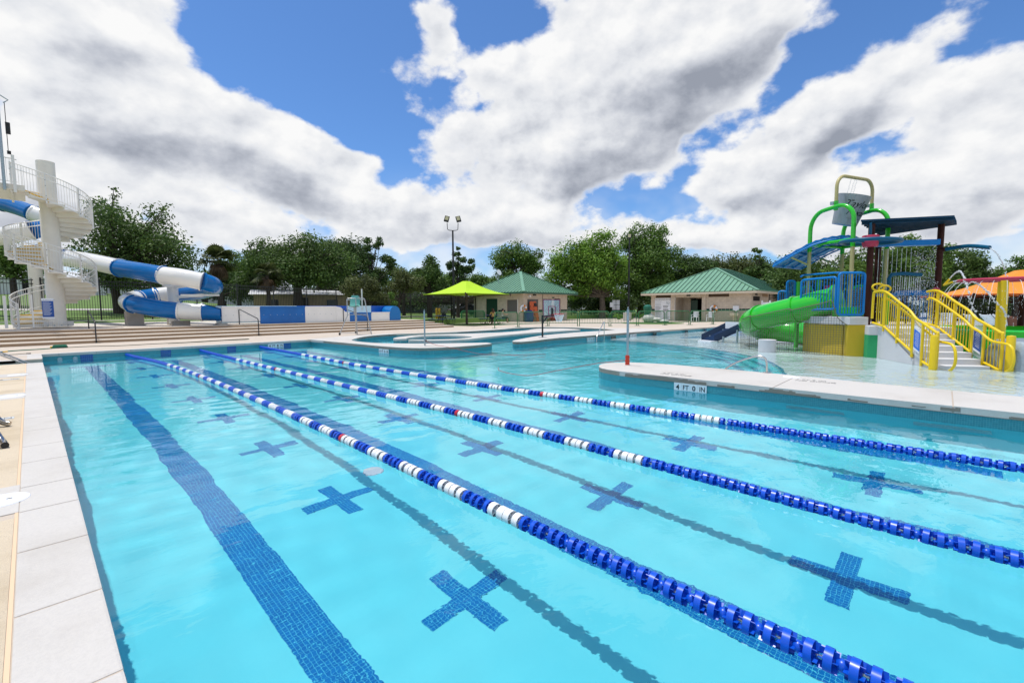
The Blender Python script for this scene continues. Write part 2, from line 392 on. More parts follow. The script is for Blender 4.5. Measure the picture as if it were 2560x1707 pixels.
# ------------------------------------------------------------------ pool outlines (metres; lap pool x 0..8.49, y -22.86..0)
penA_front = [(8.49, -0.6), (8.55, -3.0), (8.62, -4.6), (8.66, -5.8), (8.80, -6.8), (9.10, -7.5), (9.75, -7.98), (10.7, -8.15), (11.78, -8.13), (12.18, -7.95)]
penA_back = [(12.30, -7.55), (11.5, -6.87), (10.56, -6.10), (9.70, -5.0), (9.32, -4.1), (9.26, -3.1), (9.40, -2.1), (9.72, -1.5)]
chan = [(10.36, -0.73), (11.25, 0.12), (12.24, 0.62), (13.4, 0.72), (15.1, 0.15), (16.9, -0.25), (19.18, -0.25), (20.87, 0.0), (22.2, 0.45), (23.55, 0.42), (24.9, -0.55), (25.5, -2.33), (25.2, -4.67), (24.4, -6.2)]
penB = [(22.85, -6.2), (21.19, -5.95), (18.57, -6.08), (17.0, -6.32), (14.5, -7.25), (13.75, -7.62), (13.36, -8.0), (13.6, -8.32), (14.6, -8.25), (15.79, -8.05), (17.99, -8.12), (21.78, -8.32), (25.5, -8.6)]
far_right = [(29.2, -8.96), (32.6, -9.33), (35.3, -9.9), (39.0, -12.0), (42.0, -17.0), (42.5, -24.0), (38.0, -31.0), (28.0, -34.5), (16.0, -33.5), (11.2, -29.5)]
isD_back = [(10.05, -25.0), (10.03, -21.8), (10.12, -20.0), (10.30, -18.4), (10.36, -17.0), (10.33, -15.9), (10.2, -15.3), (9.95, -14.9), (9.6, -14.72), (9.25, -14.75), (8.9, -14.93), (8.66, -15.2), (8.51, -15.7)]
pool = ([(-2.3, -2.0), (0.0, -2.0), (0.0, 0.0), (8.49, 0.0)] + smooth_loop(penA_front, 3, False) + smooth_loop(penA_back+chan, 3, False) + smooth_loop(penB, 3, False)
        + smooth_loop(far_right, 3, False) + smooth_loop(isD_back, 3, False) + [(8.49, -18.0), (8.49, -22.86), (0.0, -22.86), (0.0, -3.25), (-2.3, -3.25)])
isC = smooth_loop([(11.29, -2.33), (12.09, -1.58), (13.07, -1.2), (13.88, -1.19), (14.9, -1.6), (16.15, -2.1), (18.23, -2.6), (20.6, -2.25), (22.0, -1.6), (23.2, -1.5), (23.95, -2.5), (23.64, -4.0),
       (22.85, -4.5), (20.76, -4.37), (18.51, -4.37), (16.22, -4.66), (14.89, -4.95), (13.33, -5.41), (12.24, -5.3), (11.45, -4.6), (11.10, -3.95), (11.24, -3.72), (11.54, -3.80), (12.03, -4.3), (12.89, -4.8), (13.9, -4.7), (14.5, -4.1), (14.5, -3.0), (14.0, -2.15), (13.2, -1.98), (12.3, -2.35), (11.75, -2.72), (11.55, -3.0), (11.2, -2.85)], 3)
def offset_loop(l, d):
    """move a closed loop outwards (d > 0) along its vertex normals"""
    n = len(l); a = sum(l[i][0]*l[(i+1) % n][1]-l[(i+1) % n][0]*l[i][1] for i in range(n)); s = 1 if a > 0 else -1
    out = []
    for i in range(n):
        p0, p1, p2 = Vector(l[i-1]), Vector(l[i]), Vector(l[(i+1) % n])
        e1 = (p1-p0).normalized(); e2 = (p2-p1).normalized()
        n1 = Vector((e1.y, -e1.x))*s; n2 = Vector((e2.y, -e2.x))*s
        b = (n1+n2); k = 1+n1.dot(n2)
        b = b/max(k, 0.35)
        out.append((p1.x+b.x*d, p1.y+b.y*d))
    return out
# ------------------------------------------------------------------ the ground, deck and terraces
def lawn_z(x, y):
    s = min(1.0, max(0.0, (36.0-x)/26.0)); base = 0.12+0.62*s
    return base + max(0.0, y-17.0)*(0.012+0.045*s) - max(0.0, y-70)*0.02
def build_ground():
    xs = [-900, -400, -200, -120, -80, -60, -45, -30, -20, -15.0, -13.6] + [-10+4*i for i in range(0, 18)] + [61.6, 63, 70, 80, 100, 130, 180, 260, 450, 900]
    ys = [-900, -400, -150, -80, -50, -46.5, -45.2, -20, 0, 10.5, 11.6, 13, 15, 17, 19, 22, 26, 30, 35, 40, 46, 54, 62, 70, 85, 110, 150, 250, 450, 900]
    vs = []; fs = []
    for y in ys:
        for x in xs:
            inside = -14 < x < 62 and -46 < y < 11
            vs.append((x, y, -2.3 if inside else (0.40 if 11 < y < 14.5 and x < 62 else lawn_z(x, y) if y > 11 else -0.06)))
    nx = len(xs)
    for j in range(len(ys)-1):
        for i in range(nx-1):
            a = j*nx+i; fs.append((a, a+1, a+nx+1, a+nx))
    g = new_mesh('ground', vs, fs, mat('lawn', (0.075, 0.15, 0.022), 0.9, col2=(0.13, 0.21, 0.035), scale=0.6, bump=0.6, bscale=6), smooth=True)
    tag(g, kind='structure')
build_ground()
TER = [5.25, 6.13, 7.01, 7.89]; TZ = 0.13
def build_deck():
    outer = [(-14.2, -46.2), (62.2, -46.2), (62.2, 11.8), (21.2, 11.8), (21.2, 5.25), (-14.2, 5.25)]
    d = slab('pool_deck', [outer, pool], -0.085, 0.0, M['deck']); tag(d, kind='structure')
    # right of the terraces the deck runs back to the fence
    d2 = sheet('pool_deck', [[(21.2, 11.75), (62.2, 11.75), (62.2, 17.2), (21.2, 17.2)]], 0.004, M['deck']); tag(d2, kind='structure')
    MB().bbox((21.2, 11.75, -0.5), (62.2, 17.2, 0.0)).build('pool_deck', M['deck'])
    bpy.data.objects['pool_deck.002']['kind'] = 'structure'
    t = empty('terrace'); tag(t, kind='structure')
    ends = [21.08, 20.9, 20.7, 20.4]
    for k, y in enumerate(TER):
        z0, z1 = TZ*k, TZ*(k+1)
        y2 = TER[k+1] if k < 3 else 12.0
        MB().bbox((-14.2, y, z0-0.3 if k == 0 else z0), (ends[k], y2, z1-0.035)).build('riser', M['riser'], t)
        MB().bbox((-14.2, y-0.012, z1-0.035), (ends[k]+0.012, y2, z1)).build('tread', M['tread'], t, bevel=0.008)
    # sloping apron behind the top step, up to the fence
    vs = []; fs = []
    X = [-14.2, 0, 6, 12, 16, 20.4, 21.1]
    for y in (11.9, 14.0, 16.3):
        for x in X: vs.append((x, y, (0.525 if y < 12 else 0.525+(lawn_z(x, 16.2)-0.52)*0.45 if y < 15 else lawn_z(x, 16.3)+0.03)))
    n = len(X)
    for j in range(2):
        for i in range(n-1): a = j*n+i; fs.append((a, a+1, a+n+1, a+n))
    ap = new_mesh('gravel_bed', vs, fs, mat('river_gravel', (0.42, 0.38, 0.33), 0.9, col2=(0.72, 0.68, 0.6), scale=9, bump=1.0, bscale=14)); tag(ap, kind='structure')
build_deck()
def build_coping():
    """white concrete round the pools, on top of the deck coat"""
    z0, z1 = -0.085, 0.006
    # left side: separate slabs with open joints
    c = empty('left_coping'); tag(c, kind='structure')
    ys = [-22.85, -21.9, -21.0, -20.2, -19.35, -18.47, -17.72, -16.92, -16.15, -15.52, -14.69, -13.97, -13.1, -12.2, -11.3, -10.4, -9.5, -8.6, -7.7, -6.8, -5.9, -5.0, -4.1, -3.25]
    for a, b in zip(ys[:-1], ys[1:]):
        MB().bbox((-0.30, a+0.004, z0), (0.003, b-0.004, z1)).build('coping_slab', M['coping'], c, bevel=0.012)
    MB().bbox((-0.318, -22.85, -0.05), (-0.302, -3.25, 0.0045)).build('joint_sealant', mat('sealant', (0.72, 0.52, 0.34), 0.7), c)
    far = empty('far_coping'); tag(far, kind='structure')
    xs = [-2.3+0.9*i for i in range(13)]; xs[-1] = 8.3
    for a, b in zip(xs[:-1], xs[1:]):
        MB().bbox((a+0.003, (-2.0 if b <= 0.05 else -0.018), z0), (b-0.003, (-1.72 if b <= 0.05 else 0.30), z1)).build('coping_slab', M['coping'], far, bevel=0.012)
    MB().bbox((-0.30, -1.72, z0), (0.018, 0.30, z1+0.001)).build('coping_slab', M['coping'], far, bevel=0.012)
    # knock-down textured deck panels beside the left coping
    for a, b in ((-22.8, -16.25), (-15.45, -10.15), (-9.45, -6.5), (-6.05, -3.3)):
        p = MB().bbox((-4.0, a, -0.05), (-0.32, b, 0.004)).build('deck_panel', M['deck_tex']); tag(p, kind='structure')
    # white concrete of the two peninsulas, the vortex rim and the island
    def white(name, loop, holes=(), z=0.012):
        o = slab(name, [loop]+list(holes), z0, z, M['coping']); tag(o, kind='structure'); return o
    pa = [(8.49-0.02, 0.3), (8.47, -0.6)] + smooth_loop(penA_front, 3, False)[1:] + smooth_loop(penA_back, 3, False) + smooth_loop([penA_back[-1]]+chan[:5], 3, False)[1:] + [(13.4, 1.6), (11.8, 1.5), (10.2, 0.9)]
    white('peninsula', pa)
    rim_in = smooth_loop(chan[4:], 3, False); rim_out = [(15.0, 1.05), (17.0, 0.62), (19.2, 0.65), (20.9, 0.95), (22.4, 1.35), (23.9, 1.25), (25.6, 0.1), (26.4, -2.2), (26.2, -4.8), (27.0, -6.5), (27.0, -8.66)]
    pb = smooth_loop(penB, 3, False)
    white('peninsula', rim_in + pb + list(reversed(rim_out)), z=0.010)
    white('spiral_island', isC)
    # island with the depth marker: three pours
    dl = smooth_loop(isD_back, 3, False)
    def cut(y0, y1): return [p for p in dl if y0 <= p[1] <= y1]
    a = [(8.475, -18.66), (10.27, -18.66)] + [p for p in dl if p[1] > -18.66]
    white('lane_island', a)
    white('lane_island', [(8.475, -20.87), (10.08, -20.87)] + cut(-20.87, -18.67)[1:] + [(10.27, -18.675), (8.475, -18.675)])
    white('lane_island', [(8.475, -25.0), (10.05, -25.0)] + cut(-24.9, -20.89) + [(10.08, -20.885), (8.475, -20.885)])
    # the dark stains on the outer face of its edge
    e = MB()
    rr = random.Random(3)
    for y0, y1, za, zb in ((-17.55, -15.85, -0.078, -0.012), (-17.2, -16.2, -0.07, 0.004), (-18.05, -17.75, -0.075, -0.03), (-19.35, -18.45, -0.078, -0.036), (-19.0, -18.6, -0.06, -0.005), (-19.95, -19.7, -0.07, -0.03), (-20.95, -20.75, -0.06, 0.0), (-20.6, -20.45, -0.05, -0.02), (-22.2, -21.4, -0.078, -0.045)):
        y = y0
        while y < y1:
            w_ = rr.uniform(0.03, 0.12); j = rr.uniform(0, 0.022); e.bbox((8.472-rr.random()*0.001, y, za), (8.4745, min(y1, y+w_), zb-j)); y += w_
    e.bbox((8.4725, -23.9, -0.084), (8.4743, -15.8, -0.078))
    o = e.build('island_edge', M['coping_edge']); tag(o, kind='structure')
build_coping()
def build_basin():
    # walls
    def wall(loop, z0, z1, name='pool_wall'):
        n = len(loop); vs = [(p[0], p[1], z1) for p in loop]+[(p[0], p[1], z0) for p in loop]
        fs = [(i, (i+1) % n, n+(i+1) % n, n+i) for i in range(n)]
        o = new_mesh(name, vs, fs, M['wall']); tag(o, kind='structure'); return o
    wall(pool, -1.75, -0.086); wall(isC, -1.75, -0.086)
    # lap floor, a little deeper at the far end
    FZ = lambda y: -1.45 - 0.17*max(0.0, (y+12.0)/12.0)
    vs = []; fs = []; Y = [-23.0, -16, -12, -9, -6, -3, 0.1]
    for y in Y: vs += [(-0.1, y, FZ(y)), (9.6, y, FZ(y))]
    for i in range(len(Y)-1): fs.append((2*i, 2*i+1, 2*i+3, 2*i+2))
    f = new_mesh('pool_floor', vs, fs, M['plaster']); tag(f, kind='structure')
    def strip(name, x0, x1, y0, y1, dz=0.004, par=f):
        vs = []; fs = []; yy = [y0]+[q for q in Y if y0 < q < y1]+[y1]; k = len(yy)-1
        for y in yy:
             vs += [(x0, y, FZ(y)+dz), (x1, y, FZ(y)+dz)]
        for i in range(k): fs.append((2*i, 2*i+1, 2*i+3, 2*i+2))
        return new_mesh(name, vs, fs, M['lane_tile'], par)
    for i in range(4):
        x = 1.06+2.1336*i
        strip('lane_line', x-0.155, x+0.155, -21.3, -1.55)
        strip('lane_line_end', x-0.5, x+0.5, -1.55, -1.25)
    for i in range(3):
        x = 2.06+2.1336*i
        for j in range(10):
            y = -20.24+2.135*j
            z = FZ(y)+0.004
            w, l = 0.078, 0.385
            pts = [(-w,-l),(w,-l),(w,-w),(l,-w),(l,w),(w,w),(w,l),(-w,l),(-w,w),(-l,w),(-l,-w),(-w,-w)]
            new_mesh('cross_marker', [(x+a, y+b, FZ(y+b)+0.004) for a, b in pts], [(0,1,2,5,6,7,8,11), (2,3,4,5), (8,9,10,11)], M['lane_tile'], f)
    # main drains
    for (x, y) in ((2.70, -15.58),):
        MB().lathe([(0.0, 0.0), (0.13, 0.0), (0.12, 0.012), (0.0, 0.02)], 20, (x, y, FZ(y)+0.004)).build('floor_drain', M['tile_white'], f)
    # dark tile targets on the far wall
    wl = empty('wall_targets'); tag(wl, kind='structure')
    for i in range(4):
        x = 1.06+2.1336*i
        MB().bbox((x-0.155, -0.012, -0.245), (x+0.155, -0.002, -0.088)).build('target_tile', M['block_tile'], wl)
        MB().bbox((x-0.5, -0.010, -0.95), (x+0.5, -0.002, -0.65)).build('target_tile', M['block_tile'], wl)
        MB().bbox((x-0.155, -0.014, -1.25), (x+0.155, -0.002, -0.35)).build('target_tile', M['block_tile'], wl)
    for x in (0.42, 0.78):
        MB().cyl((x, -0.02, -0.19), (x, 0.0, -0.19), 0.06, 16).build('inlet', M['galv'], wl)
    # grates low on the island wall
    for y0 in (-18.9, -20.5):
        g = MB()
        for k in range(26): g.bbox((8.46, y0-k*0.028, -0.62), (8.482, y0-k*0.028-0.012, -0.45))
        g.bbox((8.475, y0+0.03, -0.64), (8.486, y0-26*0.028-0.03, -0.43))
        o = g.build('wall_grate', M['galv'], wl)
    # leisure pool
    lf = sheet('leisure_floor', [[(8.5, -34.6), (43, -34.6), (43, 1.2), (8.5, 1.2)]], -1.47, M['plaster2']); tag(lf, kind='structure')
    arc = [(24.0, -8.2), (20.2, -8.3), (19.7, -9.2), (19.55, -10.42), (18.8, -12.68), (17.45, -14.76), (16.0, -16.23), (14.35, -17.25), (12.2, -18.0), (10.0, -18.5)]
    for k in range(4):
        o = -0.36*k
        c = Vector((24.0, -24.0)); pts = []
        for p in smooth_loop(arc, 3, False):
            q = Vector(p)-c; q = q*(1-o/q.length); pts.append((max(8.6, c.x+q.x), min(-8.0, c.y+q.y)))
        z = -0.42-0.25*k
        poly = pts + [(9.0, -34.0), (42.9, -34.0), (42.9, -8.0)]
        st = MB().prism(poly, z-0.25-(0.3 if k == 3 else 0), z, bottom=False).build('shallow_floor' if k == 0 else 'pool_step', M['shallow'] if k == 0 else M['plaster2']); tag(st, kind='structure')
        ln = []
        vs = []; fs = []
        for i, p in enumerate(pts):
            q = (Vector(p)-c).normalized()*0.10
            vs += [(p[0]+q.x*0.05, p[1]+q.y*0.05, z+0.004), (p[0]-q.x, p[1]-q.y, z+0.004)]
        for i in range(len(pts)-1): fs.append((2*i, 2*i+2, 2*i+3, 2*i+1))
        new_mesh('step_edge_tile', vs, fs, M['step_tile'], st)
    # irregular dark blue patches on the shallow floor
    for (u0, v0, u1, v1) in ((1607, 846, 1655, 843), (1694, 852, 1775, 849)):
        a = on(u0, v0, -0.40); b = on(u1, v1, -0.40); d = (b-a); n = Vector((-d.y, d.x, 0)).normalized()
        pts = [a+d*0.0, a+d*0.25-n*0.45, a+d*0.7-n*0.55, a+d*0.75-n*0.3, b, a+d*0.8+n*0.35, a+d*0.35+n*0.45]
        fg = MB().prism([(p.x, p.y) for p in pts], -0.416, -0.412, bottom=False).build('floor_patch', M['step_tile']); tag(fg, kind='structure')
    # blue ramp at the far side of the shallow end
    a, b = on(1785, 826, -0.23), on(1905, 824, -0.23)
    rp = MB().prism([(32.0, -9.4), (36.5, -11.0), (37.0, -12.6), (31.6, -11.2)], -0.40, -0.17, bottom=False).build('blue_ramp', mat('blue_ramp_coat', (0.03, 0.22, 0.62), 0.5)); tag(rp, kind='structure')
build_basin()
def build_water():
    m = bpy.data.materials.new('water'); m.use_nodes = True; nt = m.node_tree; N = nt.nodes; L = nt.links
    for n in list(N): N.remove(n)
    out = N.new('ShaderNodeOutputMaterial'); gl = N.new('ShaderNodeBsdfGlass'); gl.inputs['Roughness'].default_value = 0.0; gl.inputs['IOR'].default_value = 1.333
    gl.inputs['Color'].default_value = (0.94, 0.995, 1.0, 1)
    tc = N.new('ShaderNodeTexCoord')
    def noise(sc, det, stretch=(1,1,1), rough=0.5, dist=0.0):
        mp = N.new('ShaderNodeMapping'); mp.inputs['Scale'].default_value = stretch; mp.inputs['Rotation'].default_value = (0, 0, 0.6); L.new(tc.outputs['Object'], mp.inputs[0])
        n = N.new('ShaderNodeTexNoise'); n.inputs['Scale'].default_value = sc; n.inputs['Detail'].default_value = det; n.inputs['Roughness'].default_value = rough; n.inputs['Distortion'].default_value = dist
        L.new(mp.outputs[0], n.inputs['Vector']); return n.outputs[0]
    def mth(op, a, b=None, c=None):
        n = N.new('ShaderNodeMath'); n.operation = op
        for i, x in enumerate((a, b, c)):
            if x is None: continue
            if isinstance(x, (int, float)): n.inputs[i].default_value = x
            else: L.new(x, n.inputs[i])
        return n.outputs[0]
    def rng(v, a, b, lo, hi):
        r = N.new('ShaderNodeMapRange'); r.interpolation_type = 'SMOOTHSTEP'; r.inputs[1].default_value = a; r.inputs[2].default_value = b; r.inputs[3].default_value = lo; r.inputs[4].default_value = hi; L.new(v, r.inputs[0]); return r.outputs[0]
    sp = N.new('ShaderNodeSeparateXYZ'); L.new(tc.outputs['Object'], sp.inputs[0])
    rough_area = rng(sp.outputs[0], 7.5, 11.0, 0.20, 1.5)             # the leisure side is stirred by the sprays
    patch = rng(noise(0.35, 2), 0.40, 0.62, 0.35, 1.0)
    amp = mth('MULTIPLY', rough_area, patch)
    hgt = mth('ADD', mth('MULTIPLY', noise(1.5, 2, (1, 1.6, 1), 0.5, 0.4), 0.050), mth('ADD', mth('MULTIPLY', noise(5.0, 2, (1, 1.8, 1), 0.5, 0.6), 0.016), mth('MULTIPLY', noise(16, 2, (1, 1.5, 1)), 0.0035)))
    bp = N.new('ShaderNodeBump'); bp.inputs['Strength'].default_value = 1.0; bp.inputs['Distance'].default_value = 1.0
    L.new(mth('MULTIPLY', hgt, amp), bp.inputs['Height'])
    L.new(bp.outputs[0], gl.inputs['Normal']); L.new(gl.outputs[0], out.inputs[0])
    def rng_(a, b, st): k = max(1, round((b-a)/st)); return [a+(b-a)*i/k for i in range(k)]
    xs = rng_(-2.3, 0, 0.4)+rng_(0, 9.0, 0.075)+rng_(9.0, 20.0, 0.16)+rng_(20, 43, 0.5)+[43.0]
    ys = rng_(-35, -22.9, 0.6)+rng_(-22.9, -8.0, 0.075)+rng_(-8.0, 1.2, 0.15)+[1.2]
    rw = random.Random(4); comp = []
    for lam, amp_, cnt in ((1.7, 0.0013, 4), (0.85, 0.0009, 6), (0.42, 0.0010, 8)):
        for _ in range(cnt):
            th = rw.uniform(0, math.pi); k = 2*math.pi/(lam*rw.uniform(0.75, 1.3)); comp.append((k*math.cos(th), k*math.sin(th), rw.uniform(0, 6.28), amp_*rw.uniform(0.5, 1.1)))
    import numpy as np
    XX, YY = np.meshgrid(np.array(xs), np.array(ys)); ZZ = np.zeros_like(XX)
    for kx, ky, ph, am in comp: ZZ += am*np.sin(kx*XX+ky*YY+ph)
    gust = 0.55+0.45*np.sin(0.55*XX+0.8+0.4*np.sin(0.7*YY))*np.sin(0.45*YY+1.1)
    ZZ = ZW+ZZ*gust; nx, ny = len(xs), len(ys)
    vs = np.stack([XX, YY, ZZ], -1).reshape(-1, 3); ii = np.arange(nx*ny).reshape(ny, nx)
    fs = np.stack([ii[:-1, :-1], ii[:-1, 1:], ii[1:, 1:], ii[1:, :-1]], -1).reshape(-1, 4)
    o = new_mesh('pool_water', vs.tolist(), [tuple(f) for f in fs.tolist()], m); tag(o, kind='structure')
    o.data.polygons.foreach_set('use_smooth', [True]*len(o.data.polygons))
    o.cycles.is_caustics_caster = True
    sl.cycles.is_caustics_light = True
build_water()
def text_on(body, parent, loc, size, rot, m, align='LEFT', shear=0.0, name='lettering', offset=0.0, sx=1.0):
    """flat printed letters as a mesh"""
    c = bpy.data.curves.new(name, 'FONT'); c.body = body; c.size = size; c.shear = shear; c.align_x = align; c.extrude = 0.0008; c.offset = offset; c.resolution_u = 3
    tmp = bpy.data.objects.new(name, c); COL.objects.link(tmp)
    bpy.context.view_layer.update()
    me = bpy.data.meshes.new_from_object(tmp.evaluated_get(bpy.context.evaluated_depsgraph_get()))
    bpy.data.objects.remove(tmp); bpy.data.curves.remove(c)
    me.materials.clear(); me.materials.append(m)
    o = bpy.data.objects.new(name, me); COL.objects.link(o); o.parent = parent; o.location = loc; o.rotation_euler = rot; o.scale = (sx, 1, 1)
    return o
# ------------------------------------------------------------------ lane ropes
def build_ropes():
    blue = mat('lane_blue', (0.003, 0.085, 0.60), 0.32, var=0.1, scale=30); white = mat('lane_white', (0.80, 0.81, 0.82), 0.35); red = mat('lane_red', (0.50, 0.01, 0.03), 0.35)
    def disc_mesh(name, m, near):
        b = MB(); n = 20 if near else 12; r = 0.056; w = 0.017 if near else 0.030
        # outer band, open inside
        for i in range(n):
            a0, a1 = 2*math.pi*i/n, 2*math.pi*(i+1)/n
            q = []
            for a in (a0, a1):
                for (rr, yy) in ((r, -w), (r, w), (r-0.005, w), (r-0.005, -w)): q.append((rr*math.cos(a), yy, rr*math.sin(a)))
            b.add(q, [(0,1,5,4), (1,2,6,5), (2,3,7,6), (3,0,4,7)])
        # hub and vanes
        b.tube([(0, -w*1.4, 0), (0, w*1.4, 0)], 0.020, 10)
        for k in range(6):
            a = math.pi*k/3+0.26; c, s_ = math.cos(a), math.sin(a); t = 0.0016; ww = 0.038 if near else w
            pts = [(rr*c-tt*s_, yy, rr*s_+tt*c) for rr in (0.018, r-0.004) for yy in (-ww, ww) for tt in (-t, t)]
            b.add(pts, [(0,1,3,2), (4,6,7,5), (0,4,5,1), (2,3,7,6), (0,2,6,4), (1,5,7,3)])
        if near: b.tube([(0, -w*0.9, 0), (0, w*0.9, 0)], 0.034, 12)
        me = bpy.data.meshes.new(name); me.from_pydata([tuple(v) for v in b.v], [], b.f); me.update(); me.materials.append(m)
        q = bmesh.new(); q.from_mesh(me); bmesh.ops.remove_doubles(q, verts=q.verts, dist=1e-5); q.to_mesh(me); q.free()
        me.polygons.foreach_set('use_smooth', [True]*len(me.polygons)); me.set_sharp_from_angle(angle=R(40)); return me
    DM = {(c, nr): disc_mesh('float_disc', m, nr) for c, m in (('b', blue), ('w', white), ('r', red)) for nr in (0, 1)}
    bb = MB().ball((0, 0, 0), 0.030, 14, 8); ball = bpy.data.meshes.new('float_ball'); ball.from_pydata([tuple(v) for v in bb.v], [], bb.f); ball.update(); ball.materials.append(blue)
    ball.polygons.foreach_set('use_smooth', [True]*len(ball.polygons))
    paths = [[(2.07, -0.02, -0.165), (2.15, -0.7, -0.185), (2.40, -3.0, -0.20), (2.52, -5.5, -0.20), (2.54, -9.0, -0.20), (2.47, -13.0, -0.20), (2.37, -16.0, -0.20), (2.25, -18.7, -0.20), (2.21, -21.0, -0.20), (2.12, -22.84, -0.18)],
             [(4.26, -0.02, -0.165), (4.26, -0.7, -0.185), (4.24, -5.0, -0.20), (4.22, -10.0, -0.20), (4.20, -15.5, -0.20), (4.10, -18.5, -0.20), (3.99, -21.0, -0.20), (4.05, -22.84, -0.18)],
             [(6.38, -0.02, -0.165), (6.35, -0.7, -0.185), (6.24, -5.0, -0.20), (6.08, -9.0, -0.20), (6.14, -14.0, -0.20), (6.32, -17.5, -0.20), (6.38, -21.0, -0.20), (6.40, -22.84, -0.18)]]
    labs = ['blue and white lane rope nearest the left pool edge', 'blue and white lane rope in the middle of the three', 'blue and white lane rope nearest the concrete island with the depth marker']
    for ri, path in enumerate(paths):
        pts = [Vector(p) for p in smooth_loop(path, 40, False)]
        root = empty('lane_rope', pts[0], 0, labs[ri], 'lane rope', 'lane ropes of the lap pool')
        MB().tube([p-pts[0] for p in pts[::6]], 0.006, 6).build('cable', M['galv'], root, smooth=True)
        MB().cyl((0, 0.02, 0), (0, -0.06, 0), 0.03, 12).build('wall_anchor', M['black'], root)
        s = [0.0]
        for a, b in zip(pts[:-1], pts[1:]): s.append(s[-1]+(b-a).length)
        jr = random.Random(ri); pitch = 0.0847; far = {'b': MB(), 'w': MB()}; i = 0; d = 0.10; k = 0
        while d < s[-1]-0.1:
            while s[i+1] < d: i += 1
            t = (d-s[i])/(s[i+1]-s[i]); p = pts[i].lerp(pts[i+1], t); tan = (pts[i+1]-pts[i]).normalized(); y = p.y
            near = y < -14.0
            if y > -4.63 or y < -18.73: c = 'b'
            else:
                q = (-4.63-y)/(pitch*8); c = 'w' if (q % 1.0) < 0.5 else 'b'
                if abs(y+7.97) < pitch*0.5 or abs(y+15.46) < pitch*0.5: c = 'r'
            rz = math.atan2(-tan.x, tan.y)
            if y > -7.6:
                # far off: one joined part for each colour
                b = far[c]; n = 10; r = 0.056; w = 0.031; rel = p-pts[0]
                nn = Vector((math.cos(rz), math.sin(rz), 0)); tt = Vector((-math.sin(rz), math.cos(rz), 0))
                b.tube([rel-tt*w, rel-tt*w*0.99, rel+tt*w*0.99, rel+tt*w], [r*0.55, r, r, r*0.55], n)
            else:
                o = bpy.data.objects.new('float_disc', DM[(c, 1 if (near and c == 'b') else 0)]); COL.objects.link(o); o.parent = root; o.location = p-pts[0]+tan*((0.007 if k % 2 else -0.007) if near else 0.0); o.rotation_euler = (jr.gauss(0, 0.05), 0.37*k, rz+jr.gauss(0, 0.05))
                if near and c == 'b' and y < -18.73 and k % 2 == 0:
                    o2 = bpy.data.objects.new('float_ball', ball); COL.objects.link(o2); o2.parent = root; o2.location = p-pts[0]+tan*pitch*0.5
            d += pitch; k += 1
        for c, m in (('b', blue), ('w', white)):
            if far[c].v: tag(far[c].build('far_float_discs', m, root, smooth=True), kind='stuff')
build_ropes()

